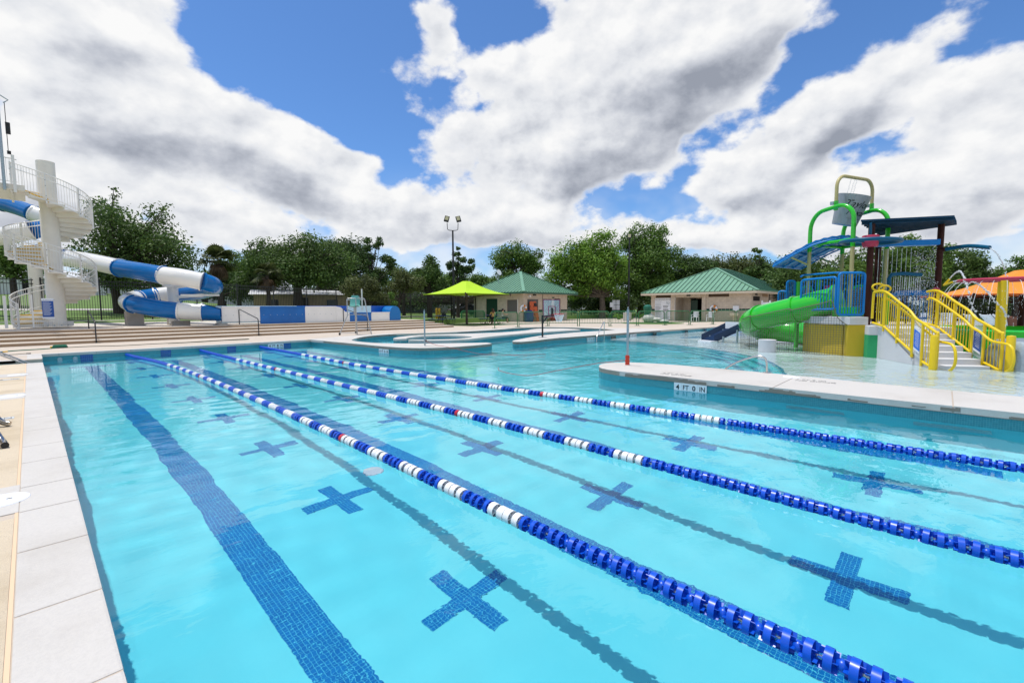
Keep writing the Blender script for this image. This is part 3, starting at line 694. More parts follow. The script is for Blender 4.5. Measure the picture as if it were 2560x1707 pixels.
# ------------------------------------------------------------------ slide tower with the spiral stair
def ring_quad(b, r0, r1, a0, a1, z0, z1, n=3):
    """a wedge block between two radii and two angles"""
    vs = []; 
    for k in range(n+1):
        a = a0+(a1-a0)*k/n; c, s = math.cos(a), math.sin(a)
        vs += [(r0*c, r0*s, z0), (r1*c, r1*s, z0), (r1*c, r1*s, z1), (r0*c, r0*s, z1)]
    fs = [(0,1,2,3), (4*n+3, 4*n+2, 4*n+1, 4*n)]
    for k in range(n):
        i = 4*k; j = i+4
        fs += [(i, j, j+1, i+1), (i+1, j+1, j+2, i+2), (i+2, j+2, j+3, i+3), (i+3, j+3, j, i)]
    b.add(vs, fs)
def build_tower():
    base = Vector((0.76, 11.0, 0.60)); t = empty('slide_tower', base, 0, 'white steel slide tower with spiral stair around a thick column', 'slide tower')
    RC, RO = 0.335, 1.52
    H0 = 0.0; ztop = 6.32; PIT = 3.2; th_end = R(213)                    # heights above the base
    ang = lambda z: th_end - 2*math.pi*(z-H0)/PIT
    c = MB(); c.lathe([(RC*1.6, 0), (RC*1.6, 0.03), (RC*1.1, 0.06), (RC*1.02, 0.35), (RC, 0.36), (RC, 7.9), (0.0, 7.92)], 40); c.build('column', M['cream'], t, smooth=True)
    for k in range(12):
        a = 2*math.pi*k/12; MB().box((RC*1.35*math.cos(a), RC*1.35*math.sin(a), 0.12), (0.24, 0.014, 0.22), rz=a).build('base_gusset', M['white_paint'], t)
        MB().cyl((RC*1.48*math.cos(a+0.26), RC*1.48*math.sin(a+0.26), 0.03), (RC*1.48*math.cos(a+0.26), RC*1.48*math.sin(a+0.26), 0.09), 0.03, 8).build('anchor_bolt', M['galv'], t)
    n = 32; rise = ztop/n; da = 2*math.pi*rise/PIT
    tm = MB(); ring_quad(tm, RC, RO, 0.0, da*1.06, -0.05, 0.0); ring_quad(tm, RC, RO, -0.012, 0.012, -rise-0.02, -0.05, 1)
    tm.v = [Vector(v) for v in tm.v]; me = None
    nm = MB(); nm.add([(RC+0.08, -0.05, 0.003), (RO-0.05, -0.05, 0.003), (RO-0.05, 0.0, 0.003), (RC+0.08, 0.0, 0.003), (RC+0.08, -0.018, -0.045), (RO-0.05, -0.018, -0.045)], [(0,1,2,3), (4,5,1,0)])
    first = None
    for k in range(n):
        z = rise*(k+1); a = ang(z)
        if first is None:
            first = tm.build('tread', M['cream'], t); nose = nm.build('nosing', M['yellow_nose'], first); o = first
            tag(nose, 'yellow nosing strip')
        else:
            o = first.copy(); COL.objects.link(o); o.parent = t
            q = nose.copy(); COL.objects.link(q); q.parent = o
        # treads climb with falling angle: the nose is on the lower (larger angle) side
        o.location = (0, 0, z); o.rotation_euler = (0, 0, a); o.scale = (1, -1, 1)
    # stringer, rails, posts and balusters follow the helix
    def helix(r, dz, z0, z1, m=90): return [(r*math.cos(ang(z)), r*math.sin(ang(z)), z+dz) for z in [z0+(z1-z0)*i/m for i in range(m+1)]]
    sb = MB(); hx = helix(RO, 0, 0.05, ztop)
    for p, q in zip(hx[:-1], hx[1:]): sb.beam((p[0], p[1], p[2]-0.10), (q[0], q[1], q[2]-0.10), 0.015, 0.05)
    sb.build('stringer', M['white_paint'], t)
    for dz, r, nm_ in ((1.10, 0.024, 'top_rail'), (0.86, 0.021, 'hand_rail'), (0.06, 0.014, 'bottom_rail')):
        MB().tube(helix(RO+0.02, dz, 0.0, ztop, 140), r, 8).build(nm_, M['white_paint'], t, smooth=True)
    bs = MB(); nb = 190
    for i in range(nb):
        z = ztop*i/nb; a = ang(z); x, y = (RO+0.02)*math.cos(a), (RO+0.02)*math.sin(a)
        bs.box((x, y, z+0.53), (0.012, 0.012, 1.16), rz=a)
    tag(bs.build('balusters', M['white_paint'], t), kind='stuff')
    for i in range(17):
        z = ztop*i/16; a = ang(z); x, y = (RO+0.03)*math.cos(a), (RO+0.03)*math.sin(a)
        p = MB().box((x, y, z+0.44), (0.07, 0.045, 1.36), rz=a).build('rail_post', M['white_paint'], t)
        for dz in (-0.1, 0.1, 0.55, 0.8): MB().cyl((x+0.02*math.cos(a), y+0.02*math.sin(a), z+dz), (x+0.055*math.cos(a), y+0.055*math.sin(a), z+dz), 0.014, 6).build('bolt', M['black'], p)
    # gate and sign at the foot
    MB().bbox((-1.72, -1.25, 0), (-1.62, -1.15, 1.45)).build('gate_post', M['white_paint'], t)
    MB().bbox((-0.86, -1.62, 0), (-0.80, -1.56, 1.5)).build('gate_post', M['white_paint'], t)
    sg = MB().bbox((-0.52, -1.66, 0.48), (-0.14, -1.64, 1.22)).build('rule_sign', M['sign_blue'], t)
    MB().bbox((-0.53, -1.655, 1.22), (-0.13, -1.635, 1.34)).build('sign_header', M['white_sign'], sg)
    MB().bbox((-0.53, -1.655, 0.40), (-0.13, -1.635, 0.48)).build('sign_footer', M['white_sign'], sg)
    text_on('WATER SLIDE RULES', sg, (-0.50, -1.657, 1.25), 0.045, (R(90), 0, 0), M['sign_blue'])
    for k in range(14):
        MB().bbox((-0.49, -1.663, 1.15-0.045*k), (-0.49+0.30*(0.7+0.3*((k*37) % 10)/10), -1.661, 1.162-0.045*k)).build('text_line', M['white_sign'], sg)
    g = MB()
    for k in range(16): g.bbox((-0.74+0.06*k, -1.60, 0.0), (-0.73+0.06*k, -1.59, 0.42))
    tag(g.build('lower_pickets', M['white_paint'], t), kind='stuff')
    # top platform reaching out of the picture
    pz = ztop; al = ang(ztop)
    pl = MB().bbox((-4.2, -1.75, pz-0.22), (-0.75, 1.2, pz)).build('platform', M['cream'], t)
    for x in (-4.0, -3.0, -2.0, -1.2): MB().bbox((x, -1.7, pz-0.34), (x+0.08, 1.15, pz-0.22)).build('platform_beam', M['cream'], t)
    MB().tube([(-4.2, -1.78, pz+1.1), (-1.1, -1.78, pz+1.1), (-0.95, -1.62, pz+1.1)], 0.024, 8).build('top_rail', M['white_paint'], t, smooth=True)
    MB().tube([(-4.2, -1.78, pz+0.12), (-0.95, -1.70, pz+0.12)], 0.016, 8).build('bottom_rail', M['white_paint'], t)
    bs = MB()
    for k in range(30): bs.box((-4.1+0.105*k, -1.78, pz+0.6), (0.012, 0.012, 1.0))
    for k in range(24): bs.box((-0.8, -0.3+0.06*k, pz+0.6), (0.012, 0.012, 1.0))
    tag(bs.build('platform_pickets', M['white_paint'], t), kind='stuff')
    for x in (-1.05, -1.75): MB().bbox((x-0.05, -1.84, pz-0.35), (x+0.05, -1.74, pz+1.25)).build('rail_post', M['white_paint'], t)
    # mast with a rope and a dark banner
    mast = MB().cyl((-1.36, -1.85, pz-0.3), (-1.36, -1.85, pz+3.75), 0.055, 12).build('mast', M['galv'], t, smooth=True)
    MB().tube([(-1.36, -1.85, pz+3.75), (-1.04, -1.85, pz+3.55), (-1.19, -1.85, pz+3.4)], 0.025, 8).build('mast_arm', M['galv'], mast)
    MB().tube([(-1.16, -1.85, pz+3.4), (-1.16, -1.85, pz+1.4)], 0.014, 6).build('rope', M['black'], mast)
    MB().prism([(-1.19, -1.87), (-1.07, -1.87), (-1.04, -1.83), (-1.19, -1.83)], pz+2.1, pz+2.6).build('banner', M['black'], mast)
    MB().box((-1.14, -1.85, pz+1.32), (0.12, 0.06, 0.14)).build('weight', M['black'], mast)
build_tower()

# ------------------------------------------------------------------ tube slide and its run-out
def flange_tube(name, pts, r, m, parent, n=22, flange=True):
    pts = [Vector(p) for p in pts]
    k = len(pts); b = MB(); b.tube(pts, r, n, caps=False)
    for i in ((0, k-1) if flange else ()):
        t = (pts[min(i+1, k-1)]-pts[max(i-1, 0)]).normalized()
        b.tube([pts[i]-t*0.035, pts[i]+t*0.035], r+0.05, n, caps=True)
    return b.build(name, m, parent, smooth=True)
def build_slide():
    W, B = M['slide_white'], M['slide_blue']
    A = at(24.0, 0, 1) if False else None
    t = empty('tube_slide', at(300, 809, 25.3), 0, 'blue and white enclosed tube slide winding down beside the spiral stair', 'water slide')
    o0 = Vector(t.location)
    runs = [[(W, [(-190, 440, 29.5), (-60, 487, 28.5), (10, 509, 28)]), (B, [(10, 509, 28), (47, 520, 27.8), (84, 534, 27.5)]), (W, [(84, 534, 27.5), (130, 550, 27.8), (165, 562, 28.6)])],
            [(W, [(-160, 604, 25.2), (-60, 600, 24.7), (20, 588, 24.6), (76, 576, 25)]), (B, [(76, 576, 25), (104, 572, 25.6), (140, 566, 27.0)])],
            [(B, [(98, 632, 28.2), (130, 638, 27.6), (165, 645, 26.9)]), (W, [(165, 645, 26.9), (215, 652, 26.0), (252, 659, 25.4), (300, 670, 24.8)]), (B, [(300, 670, 24.8), (355, 679, 24.3), (408, 688, 24.2)]),
             (W, [(408, 688, 24.2), (455, 694, 24.2), (505, 704, 24.5)]), (B, [(505, 704, 24.5), (528, 711, 25.0), (534, 718, 26.0), (518, 725, 27.0), (490, 731, 27.6), (448, 734, 27.8)]),
             (W, [(448, 734, 27.8), (418, 736, 27.7), (388, 740, 27.4)]), (B, [(388, 740, 27.4), (362, 744, 26.9), (343, 747, 26.4)]), (W, [(343, 747, 26.4), (326, 750, 25.8), (322, 755, 25.1), (334, 760, 24.6)]),
             (B, [(334, 760, 24.6), (360, 765, 24.4), (405, 773, 24.5), (447, 777, 24.7)]), (W, [(447, 777, 24.7), (476, 779, 24.9), (506, 780, 25.1)])]]
    for run in runs:
        for m, pts in run:
            ps = smooth_loop([tuple(at(*p)-o0) for p in pts], 6, False)
            flange_tube('flume_section', ps, 0.46, m, t)
    # open end: half tube flaring into the run-out
    a = at(506, 780, 25.1)-o0; b = at(556, 781, 25.4)-o0
    ax = (b-a).normalized(); side = ax.cross(Vector((0,0,1))).normalized(); up = side.cross(ax)
    vs = []; fs = []; ns, nc = 7, 16
    for i in range(ns):
        f = i/(ns-1); open_ = R(50+95*f)
        for sgn in (0, 1):
            for j in range(nc+1):
                th = R(90)+open_/2+(2*math.pi-open_)*j/nc; rr = 0.47-0.03*sgn
                vs.append(a+(b-a)*f+rr*(math.cos(th)*side+math.sin(th)*up))
    w_ = 2*(nc+1)
    for i in range(ns-1):
        for j in range(nc):
            q = i*w_+j; fs.append((q, q+1, q+w_+1, q+w_)); q2 = q+nc+1; fs.append((q2, q2+w_, q2+w_+1, q2+1))
    new_mesh('open_section', vs, fs, B, t, smooth=True)
    # steel support: post, arms, concrete piers
    pc = at(436, 800, 25.8); pz = 0.60
    sp = MB().cyl((pc.x-o0.x, pc.y-o0.y, pz-o0.z), (pc.x-o0.x, pc.y-o0.y, 2.98-o0.z), 0.26, 24).build('support_post', M['white_paint'], t, smooth=True)
    for (u, v, d) in ((408, 711, 24.6), (507, 738, 25.6), (480, 712, 24.8)):
        e = at(u, v, d)-o0; MB().beam((pc.x-o0.x, pc.y-o0.y, e.z-0.1), e, 0.12, 0.16).build('support_arm', M['white_paint'], sp)
    MB().beam(at(452, 738, 24.9)-o0, at(548, 738, 25.4)-o0, 0.08, 0.1).build('support_arm', M['white_paint'], sp)
    cm = concrete_mat('pier_concrete', (0.40, 0.37, 0.33), (0.25, 0.22, 0.19), 0.7)
    for (u0, u1, v1, d, zt) in ((313, 360, 809, 25.3, 1.32), (419, 446, 806, 26.2, 0.95), (428, 475, 808, 25.2, 0.78), (540, 566, 806, 25.4, 0.62)):
        p0, p1 = at(u0, v1, d), at(u1, v1, d); c = (p0+p1)/2
        MB().box((c.x-o0.x, c.y-o0.y, (zt+0.5)/2-o0.z), ((p1-p0).length*0.72, 0.8, zt-0.5)).build('concrete_pier', cm, t, bevel=0.02)
    MB().cyl(at(552, 806, 25.4)-o0, at(552, 792, 25.4)-o0, 0.06, 10).build('support_post', M['white_paint'], t)
    # second steel column behind the tower
    p = at(99, 812, 26.0)
    MB().cyl((p.x-o0.x, p.y-o0.y, 0.6-o0.z), (p.x-o0.x, p.y-o0.y, 4.6-o0.z), 0.30, 24).build('support_post', M['cream'], t, smooth=True)
build_slide()
def build_runout():
    x0 = 7.15; t = empty('runout_flume', (x0, 8.35, 0.53), 0, 'long blue and white open trough at the foot of the tube slide', 'water slide')
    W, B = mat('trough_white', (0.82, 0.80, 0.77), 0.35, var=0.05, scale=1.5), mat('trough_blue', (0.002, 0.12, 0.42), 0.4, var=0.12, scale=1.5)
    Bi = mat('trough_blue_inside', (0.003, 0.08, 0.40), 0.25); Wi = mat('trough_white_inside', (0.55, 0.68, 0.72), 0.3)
    def wallbox(xa, xb, za, zb, y0, y1, m, top=None):
        o = MB().bbox((xa, y0, za), (xb, y1, zb)).build('wall_panel', m, t, bevel=0.012)
        MB().bbox((xa, y0-0.05, zb-0.07), (xb, y1+0.02, zb+0.004)).build('rim', m if top is None else top, o, bevel=0.01)
        return o
    # front wall: high white, blue, white, then low blue, white
    L = 11.4
    for xa, xb, m, hi in ((0.0, 1.95, W, 1.02), (1.955, 4.55, B, 1.02), (4.555, 6.55, W, 1.02)):
        o = wallbox(xa, xb, 0.0 if xa > 1 else 0.16, hi, 0, 0.06, m)
        k = int((xb-xa)/0.37)
        for j in range(k): MB().cyl((xa+0.2+0.37*j, -0.012, 0.52), (xa+0.2+0.37*j, 0.0, 0.52), 0.018, 8).build('bolt', M['galv'], o)
    # sloping cut down to the low wall
    MB().add([(6.555, 0, 0), (7.5, 0, 0), (7.5, 0, 0.60), (7.2, 0, 0.66), (6.9, 0, 0.95), (6.555, 0, 1.02), (6.555, 0.06, 0), (7.5, 0.06, 0), (7.5, 0.06, 0.60), (7.2, 0.06, 0.66), (6.9, 0.06, 0.95), (6.555, 0.06, 1.02)],
             [(0,1,2,3,4,5), (11,10,9,8,7,6), (0,6,7,1), (1,7,8,2), (2,8,9,3), (3,9,10,4), (4,10,11,5), (5,11,6,0)]).build('wall_panel', W, t)
    wallbox(7.505, 9.1, 0.0, 0.60, 0, 0.06, B); wallbox(9.105, 10.55, 0.0, 0.60, 0, 0.06, W)
    MB().bbox((9.7, -0.006, 0.44), (10.0, 0.0, 0.56)).build('notice', M['white_sign'], t)
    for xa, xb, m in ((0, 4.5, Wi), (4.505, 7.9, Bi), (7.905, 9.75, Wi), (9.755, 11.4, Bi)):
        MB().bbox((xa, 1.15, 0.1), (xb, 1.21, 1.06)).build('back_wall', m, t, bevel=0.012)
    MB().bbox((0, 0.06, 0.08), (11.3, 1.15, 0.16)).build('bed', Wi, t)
    # rounded end cap
    pr = []
    for k in range(17):
        a = math.pi*k/16; pr.append((0.62-0.62*math.cos(a), 0.48+0.56*math.sin(a)))
    poly = [(0.0, 0.0)]+pr+[(1.24, 0.0)]
    b = MB(); n = len(poly)
    xa, xb = 10.56, 11.45
    vs = [(xa+0.0+(y*0.72), -0.02+y*0.0, z) for y, z in poly]+[(xa+(y*0.72), 1.25, z) for y, z in poly]
    fs = [tuple(range(n))[::-1], tuple(range(n, 2*n))]+[(i, (i+1) % n, n+(i+1) % n, n+i) for i in range(n)]
    new_mesh('end_cap', vs, fs, mat('cap_blue', (0.005, 0.16, 0.46), 0.3), t, smooth=True)
build_runout()

# ------------------------------------------------------------------ rails, chair and small things on this side
def tube_thing(name, paths, r, m, label, cat, group=None, loc=None, part='rail'):
    base = Vector(paths[0][0]) if loc is None else Vector(loc)
    t = empty(name, base, 0, label, cat, group)
    for i, p in enumerate(paths):
        MB().tube([Vector(q)-base for q in p], r, 10).build(part if i == 0 else 'brace', m, t, smooth=True)
    return t
def build_small_left():
    bm = M['black_metal']
    for (x, lab) in ((1.70, 'black steel handrail on the terrace steps beside the slide tower'), (8.0, 'black steel handrail on the terrace steps in front of the blue trough panel'), (14.2, 'black steel handrail on the terrace steps behind the lifeguard chair')):
        base = (x, 5.22, 0.0); t = empty('step_handrail', base, 0, lab, 'handrail', 'handrails on the terrace steps')
        pts = [(0, 0, 0), (0, 0, 0.80), (0, 0.08, 0.90), (0, 2.95, 1.38), (0, 3.1, 1.36), (0, 3.12, 1.25), (0, 3.12, 0.52)]
        pts = [(p[0], p[1], p[2]) for p in pts]
        MB().tube(pts, 0.024, 10).build('rail', bm, t, smooth=True)
        MB().lathe([(0.05, 0), (0.05, 0.012)], 12).build('base_plate', bm, t)
        MB().lathe([(0.05, 0), (0.05, 0.012)], 12, (0, 3.12, 0.52)).build('base_plate', bm, t)
    # stainless rails at the corner steps
    t = empty('stair_rail', (-0.25, -2.55, 0), 0, 'pair of stainless grab rails at the corner steps of the pool', 'handrail')
    for y in (-3.0, -2.2):
        MB().tube([(-1.9, y+2.55, 0.0), (-1.9, y+2.55, 0.78), (-1.75, y+2.55, 0.86), (-1.3, y+2.55, 0.78), (0.05, y+2.55, -0.12), (0.05, y+2.55, -0.5)], 0.022, 10).build('rail', M['steel'], t, smooth=True)
    # lifeguard chair
    al = mat('dull_aluminium', (0.50, 0.49, 0.48), 0.35, 0.85, var=0.1, scale=8); teal = mat('teal_plastic', (0.13, 0.42, 0.38), 0.4)
    fl, fr, bl_, br_ = Vector((11.83, 2.05, 0)), Vector((12.42, 1.60, 0)), Vector((11.0, 2.35, 0)), Vector((12.25, 3.0, 0))
    base = (fl+fr+bl_+br_)/4; t = empty('lifeguard_chair', base, 0, 'tall lifeguard chair with teal seat and aluminium frame', 'lifeguard chair')
    c = base; inn = lambda p, f, z: (p-c)*f+Vector((0, 0, z))
    for p, f1, nm_ in ((fl, 0.62, 'front_leg'), (fr, 0.62, 'front_leg')):
        pts = [inn(p, 1, 0), inn(p, 0.78, 1.0), inn(p, f1, 1.86), inn(p, 0.56, 1.93)]
        b2 = bl_ if p is fl else br_
        pts += [inn(b2, 0.46, 1.94), inn(b2, 0.5, 1.86), inn(b2, 0.5, 1.02), inn(b2, 1.0, 0.07)]
        MB().tube(pts, 0.026, 10).build('side_frame', al, t, smooth=True)
        MB().lathe([(0.07, -0.025), (0.07, 0.025)], 14, inn(b2, 1.0, 0.07), Matrix.Rotation(R(90), 3, 'X') @ Matrix.Rotation(R(35), 3, 'Y')).build('wheel', M['black'], t)
    for z, f in ((0.33, 0.92), (0.70, 0.84), (1.07, 0.76)):
        a, b = inn(fl, f, z), inn(fr, f, z)
        MB().beam(a, b, 0.16 if z < 1 else 0.30, 0.03).build('step', al, t)
    a, b = inn(fl, 0.76, 1.07), inn(bl_, 0.55, 1.07); MB().beam(a, b, 0.06, 0.03).build('foot_board', al, t)
    MB().beam(inn(bl_, 1, 0.10), inn(fl, 1, 0.10), 0.03, 0.03).build('lower_rail', al, t); MB().beam(inn(br_, 1, 0.10), inn(fr, 1, 0.10), 0.03, 0.03).build('lower_rail', al, t)
    dv = (fr-fl).normalized(); back = Vector((-dv.y, dv.x, 0)); ctr = Vector((-0.05, 0.0, 1.50))
    MB().cyl(ctr+Vector((0, 0, -0.45)), ctr, 0.05, 12).build('seat_post', al, t)
    seat = MB(); rows = []
    prof = [(-0.30, 0.02, 0.23), (-0.17, 0.0, 0.26), (0.0, -0.01, 0.27), (0.14, 0.03, 0.27), (0.20, 0.14, 0.26), (0.23, 0.30, 0.26), (0.26, 0.48, 0.24), (0.27, 0.60, 0.16)]
    for th in (0.0, 0.025):
        for (bk, z, hw) in prof:
            for s in (-1, -0.6, 0, 0.6, 1): rows.append(ctr+back*(bk+th*(0.9 if z > 0.1 else 0))+dv*(hw*s)+Vector((0, 0, z-(th if z <= 0.1 else 0)+0.03*abs(s)**2*(1 if z < 0.1 else 0))))
    k = len(prof)
    for layer in (0, 1):
        for i in range(k-1):
            for j in range(4):
                q = layer*k*5+i*5+j; seat.f.append((q, q+1, q+6, q+5) if layer == 0 else (q, q+5, q+6, q+1))
    seat.v = rows; seat.build('seat', teal, t, smooth=True)
    MB().cyl(ctr+back*0.30+dv*0.35+Vector((0, 0, -0.2)), ctr+back*0.30+dv*0.35+Vector((0, 0, 0.95)), 0.035, 12).build('umbrella_sleeve', M['white_paint'], t)
    MB().beam(ctr+back*0.32-dv*0.42+Vector((0, 0, 0.37)), ctr+back*0.32+dv*0.42+Vector((0, 0, 0.37)), 0.05, 0.05).build('back_bar', al, t)
    # green cord with a float on the deck
    gm = mat('green_plastic', (0.005, 0.14, 0.07), 0.4); ym = mat('yellow_plastic', (0.75, 0.45, 0.01), 0.45); om = mat('olive_cord', (0.05, 0.055, 0.02), 0.6)
    b0 = on(150, 870, 0.0); t = empty('pool_cleaner', b0, 0, 'green pool cleaner head with yellow cord end lying on the deck', 'pool cleaner')
    MB().box((0, 0.05, 0.07), (0.42, 0.26, 0.10), rz=-0.15, taper=0.8).build('housing', gm, t, bevel=0.025)
    MB().box((0, 0.02, 0.018), (0.40, 0.24, 0.03), rz=-0.15).build('brush', M['black'], t)
    MB().cyl((-0.25, 0, 0.05), (-0.20, 0.02, 0.05), 0.03, 10).build('swivel', ym, t)
    pts = [on(u, v, 0.016)-b0 for u, v in ((-60, 882), (0, 879.5), (30, 877), (60, 875), (100, 872.8), (140, 869.8))]
    MB().tube(smooth_loop([tuple(p) for p in pts], 4, False), 0.016, 8).build('cord', gm, t, smooth=True)
    pts = [on(u, v, 0.018)-b0 for u, v in ((8, 879.6), (18, 878.6))]; MB().tube(pts, 0.022, 8).build('cord_joint', ym, t)
    h0 = on(165, 869, 0.0); t = empty('garden_hose', h0, 0, 'dark olive hose stretched along the deck in front of the terrace', 'hose')
    pts = [on(u, v, 0.012)-h0 for u, v in ((168, 868.6), (220, 866), (300, 864), (380, 859.8), (460, 856), (540, 851.3), (600, 847.8), (622, 847.2), (612, 848.8), (560, 851), (500, 854.6), (420, 858.6))]
    MB().tube(smooth_loop([tuple(p) for p in pts], 5, False), 0.012, 8).build('hose', om, t, smooth=True)
    h1 = on(40, 885.5, 0.0); t = empty('short_hose', h1, 0, 'thin dark hose end lying near the stainless grab rails', 'hose')
    pts = [on(u, v, 0.010)-h1 for u, v in ((-30, 889), (10, 887.6), (40, 885.6), (66, 883.8))]; MB().tube(pts, 0.008, 8).build('hose', om, t); MB().cyl(pts[-1], on(76, 883.6, 0.014)-h1, 0.018, 8).build('nozzle', M['black'], t)
    # starting block by the left edge, only its feet in the picture
    t = empty('starting_block', (-0.62, -13.25, 0), 0, 'starting block with white step and bent steel legs at the left pool edge', 'starting block')
    st = mat('polished_tube', (0.45, 0.42, 0.38), 0.12, 1.0)
    MB().tube(smooth_loop([(-0.9, 0.75, 0.35), (-0.30, 0.75, 0.30), (0.03, 0.72, 0.20), (0.14, 0.66, 0.07), (0.21, 0.62, 0.035)], 5, False), 0.032, 12).build('leg', st, t, smooth=True)
    MB().tube(smooth_loop([(-0.9, -0.30, 0.35), (-0.20, -0.30, 0.32), (0.06, -0.34, 0.24), (0.17, -0.50, 0.07), (0.20, -0.64, 0.036)], 5, False), 0.034, 12).build('leg', st, t, smooth=True)
    MB().lathe([(0.0, 0), (0.031, 0.001)], 12, (0.203, -0.646, 0.036), Matrix.Rotation(R(90), 3, 'X')).build('leg_end', M['black'], t)
    MB().bbox((-0.95, -0.35, 0.33), (0.06, 0.95, 0.40)).build('step', M['white_paint'], t, bevel=0.02)
    # skimmer lids and depth tiles set in the deck
    for i, (x, y, lab) in enumerate(((-0.40, -15.78, 'round white skimmer lid set in the coping nearest the camera'), (-0.44, -9.8, 'round white skimmer lid beside the middle of the left pool edge'), (-0.42, -6.27, 'round white skimmer lid near the far end of the left pool edge'))):
        pd = MB().bbox((-4.0, y-0.36, -0.06), (-0.301, y+0.36, 0.0065)).build('skimmer_slab', M['coping']); tag(pd, kind='structure')
        t = empty('skimmer_lid', (x, y, 0.0066), 0, lab, 'skimmer lid', 'skimmer lids on the left side')
        MB().lathe([(0.0, 0.0), (0.16, 0.0), (0.155, 0.006), (0.0, 0.007)], 28).build('lid', M['white_sign'], t); MB().box((0.05, 0, 0.0075), (0.03, 0.012, 0.002)).build('finger_slot', M['black'], t)
    for i, (x, y, lab) in enumerate(((-0.68, -12.0, 'white depth marker tile set in the deck beside the starting block'), (-0.68, -7.1, 'white depth marker tile set in the deck beyond the starting block'))):
        t = empty('deck_marker', (x, y, 0.0045), 0, lab, 'depth marker', 'depth markers set in the left deck')
        for k in range(4):
            tl = MB().bbox((-0.30+0.15*k+0.003, -0.075, 0.0), (-0.15+0.15*k-0.003, 0.075, 0.004)).build('tile', M['tile_white'], t)
            text_on(('4', 'FT', '8', 'IN')[k], tl, (-0.28+0.15*k, -0.045, 0.0046), 0.11, (0, 0, 0), M['text'])
build_small_left()
def depth_panel(name, words, loc, rz, label, size=0.152, grp=None):
    t = empty(name, loc, rz, label, 'depth marker', grp)
    x = 0.0
    for w in words:
        wd = size*(1.0 if len(w) == 1 else 1.08)
        tl = MB().bbox((x+0.0015, -0.006, -size), (x+wd-0.0015, 0.0, 0.0)).build('tile', M['tile_white'], t)
        o = text_on(w, tl, (x+wd/2, -0.0075, -size*0.83), size*0.86, (R(90), 0, 0), M['text'], 'CENTER', offset=0.0035 if len(w) == 1 else 0.0014, sx=0.85 if len(w) == 2 else 1.0)
        x += wd
    return t
depth_panel('depth_marker', ('4', 'FT', '0', 'IN'), (8.472, -16.93, -0.086), R(-90), 'white depth marker reading 4 FT 0 IN on the near concrete island', grp='depth markers on the pool walls')
depth_panel('depth_marker', ('4', 'FT', '8', 'IN'), (6.68, -0.014, -0.09), 0, 'white depth marker reading 4 FT 8 IN on the far pool wall', grp='depth markers on the pool walls')
depth_panel('depth_marker', ('4', 'FT', '0', 'IN'), (8.64, -5.60, -0.09), R(-88), 'white depth marker reading 4 FT 0 IN on the white peninsula by the flag pole', grp='depth markers on the pool walls')
depth_panel('depth_marker', ('3', 'FT', '6', 'IN'), (18.4, -8.17, -0.09), R(-3), 'white depth marker reading 3 FT 6 IN below the basketball peninsula', grp='depth markers on the pool walls')
depth_panel('depth_marker', ('1', 'FT', '6', 'IN'), (22.2, -8.40, -0.09), R(-4), 'white depth marker on the pool wall right of the stainless grab rail', grp='depth markers on the pool walls')
# ------------------------------------------------------------------ perimeter fence
def build_fence(pts, label, zf, h=2.44):
    """black picket fence along a list of (x, y)"""
    base = Vector((pts[0][0], pts[0][1], zf(*pts[0]))); t = empty('picket_fence', base, 0, label, 'fence')
    pk = MB()
    for (a, b) in zip(pts[:-1], pts[1:]):
        a2, b2 = Vector(a), Vector(b); L = (b2-a2).length; n = max(1, round(L/2.44)); d = (b2-a2)/L
        ang = math.atan2(d.y, d.x)
        for i in range(n+1):
            p = a2+d*(L*i/n); z = zf(p.x, p.y)
            MB().box((p.x-base.x, p.y-base.y, z+h/2+0.02-base.z), (0.075, 0.075, h+0.08), rz=ang).build('post', M['black_metal'], t)
        for k in range(n):
            p = a2+d*(L*k/n); q = a2+d*(L*(k+1)/n); zp, zq = zf(p.x, p.y), zf(q.x, q.y)
            for hh in (0.18, h-0.30, h-0.08):
                MB().beam((p.x-base.x, p.y-base.y, zp+hh-base.z), (q.x-base.x, q.y-base.y, zq+hh-base.z), 0.032, 0.04).build('rail', M['black_metal'], t)
            m = int((q-p).length/0.115)
            for i in range(1, m):
                r = p.lerp(q, i/m); z = zp+(zq-zp)*i/m
                pk.box((r.x-base.x, r.y-base.y, z+h/2+0.05-base.z), (0.02, 0.02, h-0.06))
    tag(pk.build('pickets', M['black_metal'], t), kind='stuff')
    return t
build_fence([(-12.0, 16.5), (30.0, 16.5)], 'black picket fence running behind the slides and the terraces', lawn_z)
build_fence([(30.0, 16.5), (33.4, 16.5)], 'short black picket fence between the long fence and the green door', lambda x, y: 0.1)
build_fence([(42.0, 17.0), (64.0, 17.0)], 'black picket fence between the two green roofed buildings', lambda x, y: 0.1)
build_fence([(46.0, -30.5), (46.0, -9.2)], 'black picket fence behind the loungers at the right', lambda x, y: 0.0)

